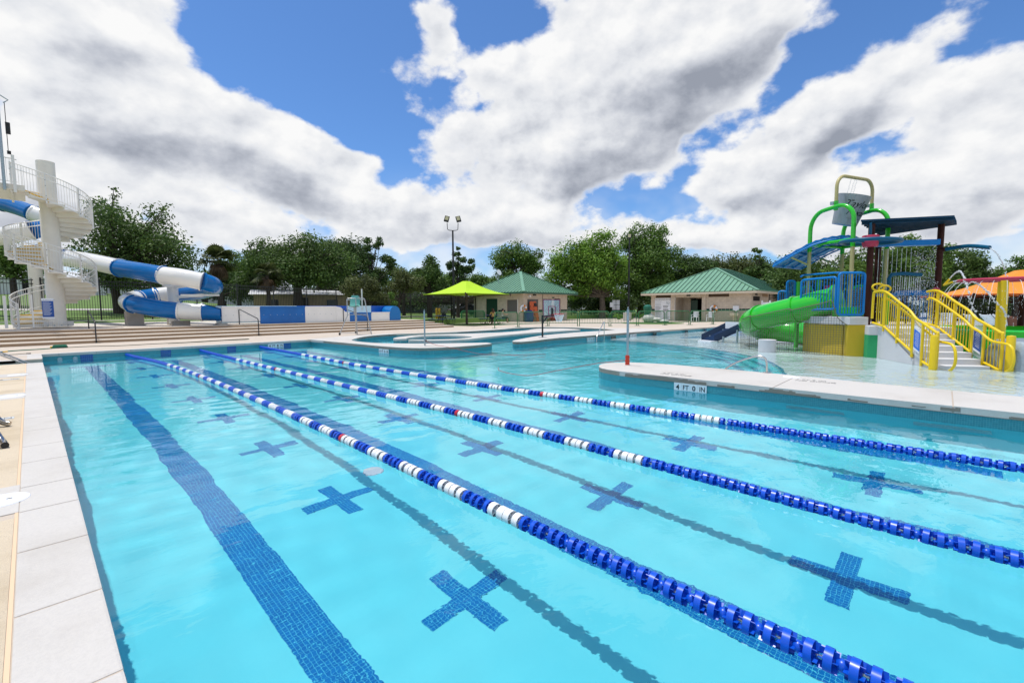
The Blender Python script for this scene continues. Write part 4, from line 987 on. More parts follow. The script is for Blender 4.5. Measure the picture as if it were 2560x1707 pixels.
# ------------------------------------------------------------------ buildings
def block_mat():
    m = bpy.data.materials.new('split_face_block'); m.use_nodes = True; nt = m.node_tree; b = nt.nodes['Principled BSDF']; b.inputs['Roughness'].default_value = 0.9
    tc = nt.nodes.new('ShaderNodeTexCoord'); sp = nt.nodes.new('ShaderNodeSeparateXYZ'); nt.links.new(tc.outputs['Object'], sp.inputs[0])
    ad = nt.nodes.new('ShaderNodeMath'); ad.operation = 'ADD'; nt.links.new(sp.outputs[0], ad.inputs[0]); nt.links.new(sp.outputs[1], ad.inputs[1])
    cb = nt.nodes.new('ShaderNodeCombineXYZ'); nt.links.new(ad.outputs[0], cb.inputs[0]); nt.links.new(sp.outputs[2], cb.inputs[1])
    br = nt.nodes.new('ShaderNodeTexBrick'); br.inputs['Scale'].default_value = 1.0; br.inputs['Brick Width'].default_value = 0.40; br.inputs['Row Height'].default_value = 0.20; br.inputs['Mortar Size'].default_value = 0.008
    br.inputs['Color1'].default_value = (0.74, 0.63, 0.51, 1); br.inputs['Color2'].default_value = (0.67, 0.57, 0.46, 1); br.inputs['Mortar'].default_value = (0.52, 0.45, 0.37, 1)
    nt.links.new(cb.outputs[0], br.inputs['Vector'])
    n = nt.nodes.new('ShaderNodeTexNoise'); n.inputs['Scale'].default_value = 3.0; n.inputs['Detail'].default_value = 6; nt.links.new(tc.outputs['Object'], n.inputs['Vector'])
    mx = nt.nodes.new('ShaderNodeMix'); mx.data_type = 'RGBA'; mx.blend_type = 'MULTIPLY'; mx.inputs[0].default_value = 0.35; nt.links.new(br.outputs['Color'], mx.inputs[6]); nt.links.new(n.outputs[0], mx.inputs[7])
    nt.links.new(mx.outputs[2], b.inputs['Base Color'])
    bp = nt.nodes.new('ShaderNodeBump'); bp.inputs['Strength'].default_value = 0.6; bp.inputs['Distance'].default_value = 0.012; nt.links.new(br.outputs['Fac'], bp.inputs['Height']); bp.invert = True; nt.links.new(bp.outputs[0], b.inputs['Normal'])
    return m
M['block'] = block_mat()
M['roof'] = mat('green_standing_seam', (0.16, 0.33, 0.21), 0.42, 0.0, var=0.08, scale=1.0)
M['seam'] = mat('green_seam_rib', (0.035, 0.11, 0.075), 0.45)
M['door_green'] = mat('dark_green_door', (0.006, 0.05, 0.03), 0.35)
M['glazed'] = mat('dark_green_glazed', (0.006, 0.035, 0.03), 0.15)
M['shutter'] = mat('grey_shutter', (0.13, 0.125, 0.12), 0.5)
M['trim'] = mat('tan_trim', (0.62, 0.52, 0.40), 0.6)
M['dark'] = mat('dark_interior', (0.012, 0.011, 0.010), 0.9)  # near-black: darkness of rooms and openings put into the colour
def roof_slope(parent, A, B, C, D, step):
    """standing-seam slope: eave A-B, ridge D-C (D above A, C above B); one panel object for each seam bay"""
    A, B, C, D = map(Vector, (A, B, C, D)); ev = B-A; L = ev.length; ed = ev/L; n = max(1, round(L/step))
    nrm = ev.cross(D-A).normalized() if (D-A).length > 1e-6 else ev.cross(C-A).normalized()
    if nrm.z < 0: nrm = -nrm
    up = nrm.cross(ed); 
    if up.z < 0: up = -up
    s = lambda P: (P-A).dot(ed); hgt = lambda P: (P-A).dot(up)
    sD, sC, H = s(D), s(C), hgt(D)
    def top(x):
        if x < sD: return H*x/sD if sD > 1e-6 else H
        if x > sC: return H*(L-x)/(L-sC) if L-sC > 1e-6 else H
        return H
    for i in range(n):
        x0, x1 = L*i/n, L*(i+1)/n; xs = [x0]+[q for q in (sD, sC) if x0 < q < x1]+[x1]
        lo = [A+ed*x for x in xs]; hi = [A+ed*x+up*top(x) for x in reversed(xs)]
        poly = lo+[p for p in hi if True]
        pts = []
        for p in poly:
            if not pts or (p-pts[-1]).length > 1e-4: pts.append(p)
        if len(pts) < 3: continue
        k = len(pts); vs = [p+nrm*0.03 for p in pts]+[p-nrm*0.03 for p in pts]
        fs = [tuple(range(k)), tuple(reversed(range(k, 2*k)))]+[(j, k+j, k+(j+1) % k, (j+1) % k) for j in range(k)]
        o = new_mesh('roof_panel', vs, fs, M['roof'], parent)
        if i and top(x0) > 0.1: MB().beam(A+ed*x0+nrm*0.05, A+ed*x0+up*top(x0)+nrm*0.05, 0.05, 0.06, up=nrm).build('seam', M['seam'], o)
def wall_with_openings(mb, x0, x1, z0, z1, holes, y0, y1):
    """wall slab in the x-z plane from y0 to y1, holes = [(xa, xb, za, zb)]"""
    xs = sorted({x0, x1, *[h[0] for h in holes], *[h[1] for h in holes]})
    for a, b in zip(xs[:-1], xs[1:]):
        cuts = sorted([(h[2], h[3]) for h in holes if h[0] <= a+1e-6 and h[1] >= b-1e-6]); z = z0
        for c, d in cuts:
            if c > z: mb.bbox((a, y0, z), (b, y1, c))
            z = d
        if z < z1: mb.bbox((a, y0, z), (b, y1, z1))
def build_concession():
    X0, X1, Y0, Y1, H = 33.5, 40.8, 9.6, 16.9, 2.95
    t = empty('concession_building', (X0, Y0, 0), 0, 'square tan block building with green pyramid roof behind the lime umbrella', 'building')
    w, d = X1-X0, Y1-Y0
    hf = [(0.65, 2.35, 0.95, 2.25), (3.05, 4.6, 0.95, 2.3), (5.0, 6.1, 0.95, 2.35)]
    mb = MB(); wall_with_openings(mb, 0, w, 0, H, hf, 0, 0.2); mb.build('front_wall', M['block'], t)
    mb = MB(); wall_with_openings(mb, 0, d, 0, H, [(0.75, 2.25, 0.95, 2.2), (3.6, 5.35, 0.0, 2.35)], 0, 0.2)
    mb.v = [Vector((v.y, v.x, v.z)) for v in mb.v]; mb.f = [tuple(reversed(f)) for f in mb.f]; mb.v = [Vector((v.x, v.y+0.0, v.z)) for v in mb.v]
    # keep clear of the front wall
    mb.v = [Vector((v.x+0.001, max(v.y, 0.201), v.z)) for v in mb.v]; mb.build('side_wall', M['block'], t)
    MB().bbox((0.2, d-0.2, 0), (w, d, H)).build('back_wall', M['block'], t); MB().bbox((w-0.2, 0.201, 0), (w, d-0.201, H)).build('side_wall', M['block'], t)
    MB().bbox((0.25, 0.25, H-0.2), (w-0.25, d-0.25, H-0.1)).build('ceiling', M['trim'], t)
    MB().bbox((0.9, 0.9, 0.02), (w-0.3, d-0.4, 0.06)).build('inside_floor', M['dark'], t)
    for h in hf[:1]+hf[1:2]:
        MB().bbox((h[0], 0.08, h[2]), (h[1], 0.13, h[3])).build('shutter', M['shutter'], t)
        MB().bbox((h[0]-0.06, -0.12, h[2]-0.06), (h[1]+0.06, 0.05, h[2])).build('sill', M['white_paint'], t)
    MB().bbox((0.10, 0.75, 0.95), (0.15, 2.25, 2.2)).build('shutter', M['shutter'], t)
    MB().bbox((-0.04, 0.66, 0.9), (0.05, 0.74, 2.25)).build('shutter_jamb', M['white_paint'], t)
    MB().bbox((0.08, 3.6, 0.0), (0.13, 5.35, 2.35)).build('door', M['door_green'], t)
    h = hf[2]; wn = MB().bbox((h[0]+0.35, 0.10, h[2]), (h[1], 0.12, h[3])).build('window_pane', mat('dark_glass', (0.01, 0.012, 0.014), 0.06), t)
    MB().bbox((h[0]-0.05, -0.04, h[2]-0.08), (h[1]+0.08, 0.06, h[2])).build('sill', M['trim'], t)
    MB().bbox((4.62, -0.02, 2.38), (4.98, 0.0, 2.5)).build('sign_plate', M['door_green'], t)
    k = 0
    for x0, x1 in ((2.42, 3.0), (4.68, 4.96), (6.15, 7.28)):
        n = max(1, int((x1-x0)/0.38))
        for i in range(n): MB().bbox((x0+(x1-x0)*i/n+0.01, -0.006, 1.0), (x0+(x1-x0)*(i+1)/n-0.01, 0.0, 1.17)).build('band_tile', M['glazed'], t)
    for i in range(3): MB().bbox((-0.006, 2.45+0.35*i, 1.0), (0.0, 2.78+0.35*i, 1.17)).build('band_tile', M['glazed'], t)
    MB().bbox((1.5, -0.16, 2.62), (1.85, 0.0, 2.74)).build('wall_lamp', M['black'], t); MB().box((0.9, -0.1, 2.55), (0.22, 0.2, 0.2)).build('speaker', M['white_sign'], t)
    MB().bbox((3.02, -0.03, 0.0), (3.06, 0.0, H)).build('downpipe', mat('brown_pipe', (0.1, 0.06, 0.04), 0.5), t)
    o = 0.85; e = H-0.02; ap = (w/2, d/2, 5.3); zc = e
    c = [(-o, -o, zc), (w+o, -o, zc), (w+o, d+o, zc), (-o, d+o, zc)]
    r = empty('roof', (0, 0, 0)); r.parent = t
    for i in range(4): roof_slope(r, c[i], c[(i+1) % 4], ap, ap, 0.42)
    for i in range(4): MB().beam(Vector(c[i])+Vector((0, 0, 0.06)), Vector(ap)+Vector((0, 0, 0.06)), 0.30, 0.06).build('hip_cap', M['roof'], r)
    fa = MB()
    for i in range(4): fa.beam(Vector(c[i])-Vector((0, 0, 0.10)), Vector(c[(i+1) % 4])-Vector((0, 0, 0.10)), 0.06, 0.16)
    fa.build('fascia', M['seam'], r)
    MB().bbox((-o+0.05, -o+0.05, e-0.16), (w+o-0.05, d+o-0.05, e-0.12)).build('soffit', M['trim'], r)
    dsh = MB().lathe([(0.0, 0.0), (0.12, 0.01), (0.24, 0.05), (0.33, 0.11)], 20, ax=Matrix.Rotation(R(70), 3, 'X')); q = dsh.build('satellite_dish', M['white_sign'], r, smooth=True); q.location = (1.2, 4.6, 5.15)
    MB().cyl((1.2, 4.6, 4.0), (1.2, 4.62, 5.15), 0.025, 8).build('dish_mast', M['galv'], r)
build_concession()
def build_bathhouse():
    X0, Y0, Y1, H, L = 43.8, -8.3, 1.15, 2.78, 14.0
    t = empty('bathhouse', (X0, Y1, 0), 0, 'tan block bathhouse with green hip roof behind the green slide', 'building')
    # local: x depth into the building, y runs from 0 (left end) to -W (right end)
    W = Y1-Y0
    def face(mb):   # from wall_with_openings frame (x along wall, y thickness) to local
        mb.v = [Vector((v.y, -v.x, v.z)) for v in mb.v]; return mb
    holes = [(2.55, 5.15, 0.0, 2.3), (0.5, 2.1, 2.30, 2.62), (5.75, 7.6, 2.30, 2.62)]
    mb = MB(); wall_with_openings(mb, 0, W, 0, H, holes, 0, 0.25); face(mb).build('front_wall', M['block'], t)
    for x0, x1 in ((2.15, 2.5), (5.2, 5.55)): face(MB().bbox((x0, -0.09, 0), (x1, 0.0, H))).build('pilaster', M['block'], t)
    face(MB().bbox((2.5, -0.03, 0), (2.56, 0.02, 2.3))).build('jamb', M['white_paint'], t)
    for h in holes[1:]: face(MB().bbox((h[0], 0.12, h[2]), (h[1], 0.16, h[3]))).build('vent_screen', mat('brown_screen', (0.10, 0.07, 0.045), 0.8), t)
    # recessed entry
    face(MB().bbox((2.55, 2.0, 0.0), (3.3, 2.1, H))).build('entry_wall', M['block'], t); face(MB().bbox((4.6, 2.0, 0.0), (5.15, 2.1, H))).build('entry_wall', M['block'], t)
    face(MB().bbox((2.45, 0.26, 0.0), (2.55, 2.0, H))).build('entry_wall', M['block'], t); face(MB().bbox((5.15, 0.26, 0.0), (5.25, 2.0, H))).build('entry_wall', M['block'], t)
    face(MB().bbox((3.3, 2.0, 2.2), (4.6, 2.1, H))).build('entry_wall', M['block'], t)
    face(MB().bbox((3.3, 1.95, 0.0), (4.0, 2.0, 2.05))).build('door', M['door_green'], t); face(MB().bbox((4.15, 3.2, 0.0), (4.7, 3.25, 1.6))).build('inner_screen', M['shutter'], t)
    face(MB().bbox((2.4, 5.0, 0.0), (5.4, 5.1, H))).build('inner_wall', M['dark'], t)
    face(MB().bbox((2.3, 0.3, H-0.12), (5.4, 5.0, H-0.06))).build('entry_ceiling', M['trim'], t)
    for (a, b) in ((0.05, 0.45), (2.2, 2.45), (5.6, 9.4)):
        n = max(1, round((b-a)/0.36))
        for i in range(n): face(MB().bbox((a+(b-a)*i/n+0.012, -0.007, 1.02), (a+(b-a)*(i+1)/n-0.012, 0.0, 1.20))).build('band_tile', M['glazed'], t)
    face(MB().bbox((3.7, -0.07, 2.42), (4.05, 0.0, 2.55))).build('wall_lamp', M['black'], t); face(MB().bbox((3.75, 0.6, 2.16), (4.35, 0.75, 2.24))).build('wall_lamp', M['black'], t)
    MB().bbox((0.26, -W, 0), (L, -W+0.25, H)).build('side_wall', M['block'], t); MB().bbox((0.26, -0.25, 0), (L, 0, H)).build('side_wall', M['block'], t); MB().bbox((L, -W, 0), (L+0.2, 0, H)).build('back_wall', M['block'], t)
    MB().bbox((0.6, -W-0.02, 1.9), (2.6, -W, 2.3)).build('dark_panel', M['dark'], t); MB().bbox((3.4, -W-0.02, 2.3), (5.2, -W, 2.65)).build('vent_screen', M['riser'], t); MB().bbox((1.2, -W-0.1, 2.42), (1.6, -W, 2.54)).build('wall_lamp', M['black'], t)  # dark panel on the uncut wall; shade of an opening put into its colour
    # rules board
    s = face(MB().bbox((0.45, -0.06, 0.12), (2.10, -0.02, 2.28))).build('rules_board', M['white_sign'], t)
    RB = (R(90), 0, R(-90)); X = -0.063
    text_on('DORIS ROZNOVAK AQUATIC CENTER RULES', s, (X, -0.49, 2.08), 0.135, RB, M['text'], sx=0.60, offset=0.002)
    text_on('IN CASE OF EMERGENCY DIAL 911', s, (X, -0.50, 1.90), 0.07, RB, M['text'], sx=0.62)
    gl = mat('green_print', (0.02, 0.10, 0.08), 0.5)
    text_on('Taylor', s, (X, -1.60, 1.80), 0.17, RB, gl, shear=0.35); text_on('Texas', s, (X, -1.62, 1.66), 0.15, RB, gl, shear=0.35)
    rr = random.Random(5)
    for col in (0.50, 1.34):
        z = 1.50 if col > 1 else 1.72
        while z > 0.2:
            wd = 0.45+0.22*rr.random(); face(MB().bbox((col, -0.064, z), (col+wd, -0.0615, z+0.022))).build('text_line', M['text'], s); z -= 0.045 if rr.random() < 0.5 else 0.10
    # roof: hip
    o = 0.75; e = H; hw = W/2
    A, B = (-o, o, e), (-o, -W-o, e); C_, D_ = (L+o, -W-o, e), (L+o, o, e); r1, r2 = (hw, -hw, 5.3), (L-hw, -hw, 5.3)
    r = empty('roof', (0, 0, 0)); r.parent = t
    roof_slope(r, A, B, r1, r1, 0.46); roof_slope(r, B, C_, r2, r1, 0.46); roof_slope(r, C_, D_, r2, r2, 0.8); roof_slope(r, D_, A, r1, r2, 0.8)
    for a, b in ((A, r1), (B, r1), (C_, r2), (D_, r2), (r1, r2)): MB().beam(Vector(a)+Vector((0, 0, 0.05)), Vector(b)+Vector((0, 0, 0.05)), 0.26, 0.06).build('hip_cap', M['roof'], r)
    fa = MB(); cs = [A, B, C_, D_]
    for i in range(4): fa.beam(Vector(cs[i])-Vector((0, 0, 0.13)), Vector(cs[(i+1) % 4])-Vector((0, 0, 0.13)), 0.06, 0.18)
    fa.build('fascia', M['trim'], r); MB().bbox((-o+0.04, -W-o+0.04, e-0.2), (L+o-0.04, o-0.04, e-0.16)).build('soffit', M['trim'], r)
build_bathhouse()
def simple_house(name, loc, size, rz, wall, roof, label, door=True, rh=1.0):
    t = empty(name, loc, rz, label, 'building'); w, d, h = size
    MB().bbox((-w/2, -d/2, -1.0), (w/2, d/2, h)).build('wall', wall, t)
    MB().add([(-w/2-0.4, -d/2-0.4, h), (w/2+0.4, -d/2-0.4, h), (w/2+0.4, d/2+0.4, h), (-w/2-0.4, d/2+0.4, h), (-w/2-0.4, 0, h+rh), (w/2+0.4, 0, h+rh)], [(0,1,5,4), (2,3,4,5), (1,2,5), (3,0,4), (0,3,2,1)]).build('roof', roof, t)
    if door: MB().bbox((-0.5, -d/2-0.03, 0), (0.4, -d/2, min(2.1, h*0.85))).build('door', M['dark'], t)
    for x in (-w*0.32, w*0.3): MB().bbox((x-0.5, -d/2-0.03, h*0.4), (x+0.5, -d/2, h*0.75)).build('window', mat('house_glass', (0.03, 0.04, 0.05), 0.1), t)
    return t
def yaw_to_cam(p): return math.atan2(CAM.x-p.x, -(CAM.y-p.y))
tanm = mat('tan_siding', (0.42, 0.31, 0.20), 0.8, var=0.1, scale=2); whitem = mat('pale_siding', (0.60, 0.62, 0.65), 0.7, var=0.06, scale=2); greyr = mat('pale_roof', (0.62, 0.63, 0.65), 0.6); darkr = mat('grey_shingle', (0.20, 0.20, 0.22), 0.8)
def house_at(name, u, v, d, size, wall, roof, label, rot=0.0, **k):
    p = at(u, v, d); p.z = lawn_z(p.x, p.y)-0.05; return simple_house(name, p, size, yaw_to_cam(p)+rot, wall, roof, label, **k)
house_at('garden_shed', 760, 760, 46, (8.5, 4.0, 1.9), tanm, greyr, 'low tan shed with pale roof on the lawn behind the fence', 0.0, rh=0.5)
house_at('far_house', 60, 742, 60, (15, 8, 2.0), whitem, whitem, 'long pale building far behind the spiral stair', 0.1, rh=1.2)
house_at('far_house', 520, 745, 82, (26, 8, 2.6), whitem, darkr, 'long pale building beyond the lawn behind the tube slide', -0.1, rh=1.6)
house_at('far_house', 930, 752, 88, (24, 9, 2.8), mat('blue_grey_siding', (0.22, 0.27, 0.33), 0.7), darkr, 'blue grey house beyond the lawn behind the lifeguard chair', 0.1, rh=1.8)
house_at('far_house', 1160, 760, 95, (22, 9, 3.0), whitem, darkr, 'pale house far behind the lime umbrella', 0.1, rh=1.8)
def build_path(name, pts, w, m, dz=0.03):
    vs = []; fs = []; P = [Vector((p[0], p[1])) for p in smooth_loop(pts, 8, False)]
    for i, p in enumerate(P):
        t = (P[min(i+1, len(P)-1)]-P[max(i-1, 0)]).normalized(); n = Vector((-t.y, t.x))*w/2
        for q in (p+n, p-n): vs.append((q.x, q.y, lawn_z(q.x, q.y)+dz))
    for i in range(len(P)-1): fs.append((2*i, 2*i+1, 2*i+3, 2*i+2))
    o = new_mesh(name, vs, fs, m); tag(o, kind='structure'); return o
pm = concrete_mat('path_concrete', (0.55, 0.52, 0.48), (0.42, 0.40, 0.36), 0.5)
build_path('footpath', [(-30, 33), (-8, 30), (8, 28.5), (22, 27.5), (32, 24), (44, 20), (60, 19.5)], 1.8, pm)
build_path('street', [(-80, 78), (0, 76), (60, 74), (140, 70)], 7.0, mat('asphalt', (0.06, 0.06, 0.065), 0.85, var=0.15, scale=2))

# ------------------------------------------------------------------ trees
import numpy as np
def leaf_mat(name, c1, c2):
    m = bpy.data.materials.new(name); m.use_nodes = True; nt = m.node_tree; b = nt.nodes['Principled BSDF']; b.inputs['Roughness'].default_value = 0.55; b.inputs['Specular IOR Level'].default_value = 0.3
    gm = nt.nodes.new('ShaderNodeNewGeometry'); rp = nt.nodes.new('ShaderNodeValToRGB')
    rp.color_ramp.elements[0].color = (*c1, 1); rp.color_ramp.elements[1].color = (*c2, 1); nt.links.new(gm.outputs['Random Per Island'], rp.inputs[0])
    tc = nt.nodes.new('ShaderNodeTexCoord'); n = nt.nodes.new('ShaderNodeTexNoise'); n.inputs['Scale'].default_value = 0.45; n.inputs['Detail'].default_value = 3; nt.links.new(tc.outputs['Object'], n.inputs['Vector'])
    mr = nt.nodes.new('ShaderNodeMapRange'); mr.inputs[1].default_value = 0.3; mr.inputs[2].default_value = 0.7; mr.inputs[3].default_value = 0.65; mr.inputs[4].default_value = 1.35; nt.links.new(n.outputs[0], mr.inputs[0])
    mx = nt.nodes.new('ShaderNodeVectorMath'); mx.operation = 'SCALE'; nt.links.new(rp.outputs[0], mx.inputs[0]); nt.links.new(mr.outputs[0], mx.inputs['Scale'])
    nt.links.new(mx.outputs[0], b.inputs['Base Color'])
    tr = nt.nodes.new('ShaderNodeBsdfTranslucent'); nt.links.new(mx.outputs[0], tr.inputs[0]); ms = nt.nodes.new('ShaderNodeMixShader'); ms.inputs[0].default_value = 0.28
    nt.links.new(b.outputs[0], ms.inputs[1]); nt.links.new(tr.outputs[0], ms.inputs[2]); nt.links.new(ms.outputs[0], nt.nodes['Material Output'].inputs[0])
    return m
LM = {'oak': leaf_mat('live_oak_leaf', (0.042, 0.090, 0.020), (0.125, 0.20, 0.042)), 'dark': leaf_mat('dark_leaf', (0.032, 0.070, 0.018), (0.095, 0.16, 0.038)), 'light': leaf_mat('bright_leaf', (0.085, 0.19, 0.020), (0.22, 0.36, 0.045)),
      'mid': leaf_mat('mid_leaf', (0.055, 0.125, 0.020), (0.15, 0.25, 0.042)), 'olive': leaf_mat('olive_leaf', (0.060, 0.085, 0.024), (0.15, 0.18, 0.058)), 'palm': leaf_mat('palm_frond', (0.035, 0.055, 0.014), (0.10, 0.12, 0.035)), 'dead': leaf_mat('dry_frond', (0.09, 0.055, 0.03), (0.20, 0.14, 0.08))}
BARK = mat('bark', (0.045, 0.035, 0.026), 0.9, var=0.35, scale=5, bump=0.8, bscale=12); BARK2 = mat('pale_bark', (0.13, 0.105, 0.08), 0.9, var=0.3, scale=5)
def leaves(name, centers, radii, n, size, m, parent, seed, flat=0.75, fill=0.5):
    rg = np.random.default_rng(seed); C = np.array(centers, float); Rr = np.array(radii, float)
    pw = Rr**2; pw /= pw.sum(); idx = rg.choice(len(C), n, p=pw)
    d = rg.normal(size=(n, 3)); d /= np.linalg.norm(d, axis=1)[:, None]
    rad = (rg.random(n)**fill)*Rr[idx]; P = C[idx]+d*rad[:, None]*np.array([1, 1, flat])
    # second scale: tuck the leaves into sprays
    P += rg.normal(scale=0.12, size=(n, 3))*np.minimum(1.0, Rr[idx])[:, None]
    nr = d*0.9+rg.normal(scale=0.7, size=(n, 3))+np.array([0, 0, 0.35]); nr /= np.linalg.norm(nr, axis=1)[:, None]
    a = np.cross(nr, rg.normal(size=(n, 3))); a /= np.linalg.norm(a, axis=1)[:, None]; b = np.cross(nr, a)
    s = size*(0.55+0.9*rg.random(n)); a *= s[:, None]*0.5; b *= (s*0.5*(0.45+0.4*rg.random(n)))[:, None]
    V = np.stack([P-a, P-b*0.9+a*0.1, P+a, P+b*0.9-a*0.1], 1).reshape(-1, 3)
    me = bpy.data.meshes.new(name); me.vertices.add(4*n); me.vertices.foreach_set('co', V.ravel()); me.loops.add(4*n); me.loops.foreach_set('vertex_index', np.arange(4*n)); me.polygons.add(n); me.polygons.foreach_set('loop_start', np.arange(n)*4)
    me.update(calc_edges=True); me.materials.append(m)
    o = bpy.data.objects.new(name, me); COL.objects.link(o); o.parent = parent; return o
def tree(name, label, base, lobes, leaf, n, size, seed, trunk_r=0.22, bark=None, group='trees beyond the fence', clump=1.0, fill=0.5, per=7, bare=0):
    """lobes: ellipsoids (dx, dy, z, rx, rz) around the base that the crown fills with small clumps"""
    rr = random.Random(seed); t = empty(name, base, 0, label, 'tree', group)
    cs = []; rs = []
    for (dx, dy, z, rx, rz) in lobes:
        k = max(4, int(per*(rx*rx*rz)**0.5*1.2))
        for i in range(k):
            while True:
                q = Vector((rr.uniform(-1, 1), rr.uniform(-1, 1), rr.uniform(-1, 1)))
                if q.length < 1: break
            q = q*0.92
            cs.append((dx+q.x*rx, dy+q.y*rx, z+q.z*rz)); rs.append(rr.uniform(0.32, 0.62)*clump*(rx*rx*rz)**(1/3.0))
    leaves('crown', cs, rs, int(n*1.7), size*0.74, LM[leaf], t, seed, fill=fill)
    tb = MB(); zc = min(l[2]-l[4]*0.35 for l in lobes); zc = max(1.0, zc)
    bend = [(0, 0, -0.3), (rr.uniform(-.15, .15), rr.uniform(-.1, .1), zc*0.4), (rr.uniform(-.25, .25), rr.uniform(-.2, .2), zc*0.85)]
    tb.tube(bend+[(bend[-1][0], bend[-1][1], zc*1.15)], [trunk_r*1.25, trunk_r, trunk_r*0.82, trunk_r*0.5], 9)
    for i, c in enumerate(cs):
        if i % 2 == 0 or i < 8:
            s0 = Vector(bend[-1]); e = Vector(c); m_ = s0.lerp(e, 0.5)+Vector((rr.uniform(-.3, .3), rr.uniform(-.3, .3), rr.uniform(-0.1, 0.5)))
            m_.z = min(m_.z, max(e.z, s0.z)); tb.tube([s0, m_, e], [trunk_r*0.42, trunk_r*0.22, trunk_r*0.06], 5)
    for i in range(bare):
        a = rr.uniform(0, 6.28); l = lobes[0]; p0 = Vector((l[0], l[1], l[2])); p1 = p0+Vector((math.cos(a)*l[3]*1.25, math.sin(a)*l[3]*1.25, rr.uniform(-.3, .5)*l[4])); tb.tube([p0, p0.lerp(p1, .5)+Vector((0, 0, .2)), p1], [0.06, 0.035, 0.012], 4)
    tb.build('trunk', bark or BARK, t, smooth=True)
    return t
def tree_px(name, label, d, ub, lobes_px, leaf, n, size, seed, zb=None, **k):
    """lobes in photo pixels (u, v, half width, half height) at distance d"""
    b = at(ub, 790, d); b.z = lawn_z(b.x, b.y) if zb is None else zb
    lobes = []
    for (u, v, hw, hh) in lobes_px:
        q = at(u, v, d)-b; lobes.append((q.x, q.y, q.z, hw*d/1138.0*1.02, hh*d/1138.0*1.02))
    return tree(name, label, b, lobes, leaf, n, size, seed, **k)
T = tree_px
T('live_oak', 'big dark live oak behind the spiral stair with two bare topped shoots', 34, 300, [(330, 570, 95, 70), (290, 640, 90, 60), (400, 640, 80, 60), (270, 478, 26, 20), (412, 510, 20, 26), (262, 550, 40, 50), (440, 690, 60, 30), (340, 690, 110, 40)], 'oak', 15000, 0.26, 1, trunk_r=0.3)
T('shade_tree', 'dark leafy tree at the left picture edge behind the stair', 36, 45, [(20, 650, 70, 30), (70, 675, 50, 25), (-40, 640, 70, 50)], 'mid', 5000, 0.26, 2)
T('live_oak', 'rounded live oak right of the tall fan palm', 46, 660, [(660, 650, 55, 50), (700, 680, 50, 40), (620, 700, 40, 30), (640, 620, 30, 22)], 'oak', 8000, 0.30, 3, trunk_r=0.25)
T('live_oak', 'wide live oak spreading above the tan shed', 42, 742, [(760, 640, 80, 45), (820, 650, 70, 45), (720, 670, 60, 40), (790, 690, 80, 35), (690, 650, 40, 40)], 'oak', 12000, 0.28, 4, trunk_r=0.42)
T('live_oak', 'darker oak joining the shed oak on its right', 50, 795, [(860, 640, 60, 40), (880, 680, 50, 50), (830, 610, 30, 20), (865, 720, 40, 30)], 'dark', 9000, 0.30, 5, trunk_r=0.3)
T('elm_tree', 'tall open tree with an airy crown right of the live oaks', 47, 925, [(935, 610, 24, 26), (960, 660, 34, 26), (910, 650, 24, 30), (930, 700, 36, 26), (985, 655, 14, 16)], 'dark', 4200, 0.27, 6, trunk_r=0.2, per=5, clump=0.8)
T('crape_myrtle', 'low olive bush tree behind the lifeguard chair', 38, 915, [(905, 715, 46, 22), (880, 725, 30, 18), (935, 728, 30, 18)], 'olive', 4500, 0.20, 7, trunk_r=0.09)
T('crape_myrtle', 'bushy olive tree behind the blue end of the trough', 39, 1000, [(1000, 700, 42, 26), (975, 735, 32, 28), (1035, 715, 30, 25)], 'olive', 4500, 0.20, 8, trunk_r=0.09)
T('young_tree', 'small bright sapling in front of the fence at the trough end', 34, 985, [(985, 740, 14, 26), (992, 770, 12, 18), (978, 765, 10, 16)], 'mid', 1600, 0.18, 9, trunk_r=0.05, clump=0.7)
T('shade_tree', 'spreading oak left of the floodlight pole', 52, 1075, [(1060, 690, 36, 36), (1085, 670, 30, 30), (1035, 715, 34, 24), (1100, 710, 30, 25)], 'oak', 7000, 0.30, 10, trunk_r=0.25)
T('elm_tree', 'open crowned tree rising right behind the floodlight pole', 56, 1145, [(1147, 635, 16, 18), (1165, 665, 28, 20), (1140, 675, 22, 25), (1180, 665, 12, 12), (1150, 705, 25, 16)], 'dark', 3600, 0.30, 11, trunk_r=0.2, per=5, clump=0.8)
T('pecan_tree', 'yellow green tree with bare twigs behind the pyramid roof', 62, 1300, [(1290, 640, 55, 26), (1260, 650, 34, 26), (1320, 665, 40, 30), (1345, 640, 16, 20), (1280, 690, 45, 25)], 'mid', 8000, 0.33, 12, trunk_r=0.3, bare=14)
T('shade_tree', 'low leafy tree left of the pyramid roof', 60, 1220, [(1215, 700, 34, 18), (1190, 712, 24, 14), (1240, 705, 25, 18)], 'mid', 3600, 0.32, 13, trunk_r=0.15)
T('pecan_tree', 'large bright green pecan between the two buildings', 58, 1505, [(1440, 660, 62, 50), (1500, 625, 48, 42), (1400, 690, 42, 35), (1480, 690, 60, 45), (1530, 670, 44, 45), (1440, 620, 24, 18), (1430, 725, 50, 22), (1530, 725, 40, 22)], 'light', 22000, 0.36, 14, trunk_r=0.38, bark=BARK2)
T('pecan_tree', 'taller darker green tree just right of the bright pecan', 64, 1600, [(1590, 600, 44, 40), (1640, 590, 36, 30), (1620, 650, 62, 50), (1665, 650, 40, 50), (1580, 690, 55, 45), (1640, 720, 60, 38), (1580, 735, 45, 22)], 'mid', 20000, 0.38, 15, trunk_r=0.45)
T('shade_tree', 'dark round tree behind the left end of the bathhouse roof', 66, 1720, [(1715, 680, 40, 38), (1750, 665, 34, 30), (1690, 715, 40, 30)], 'dark', 8000, 0.38, 16, trunk_r=0.3)
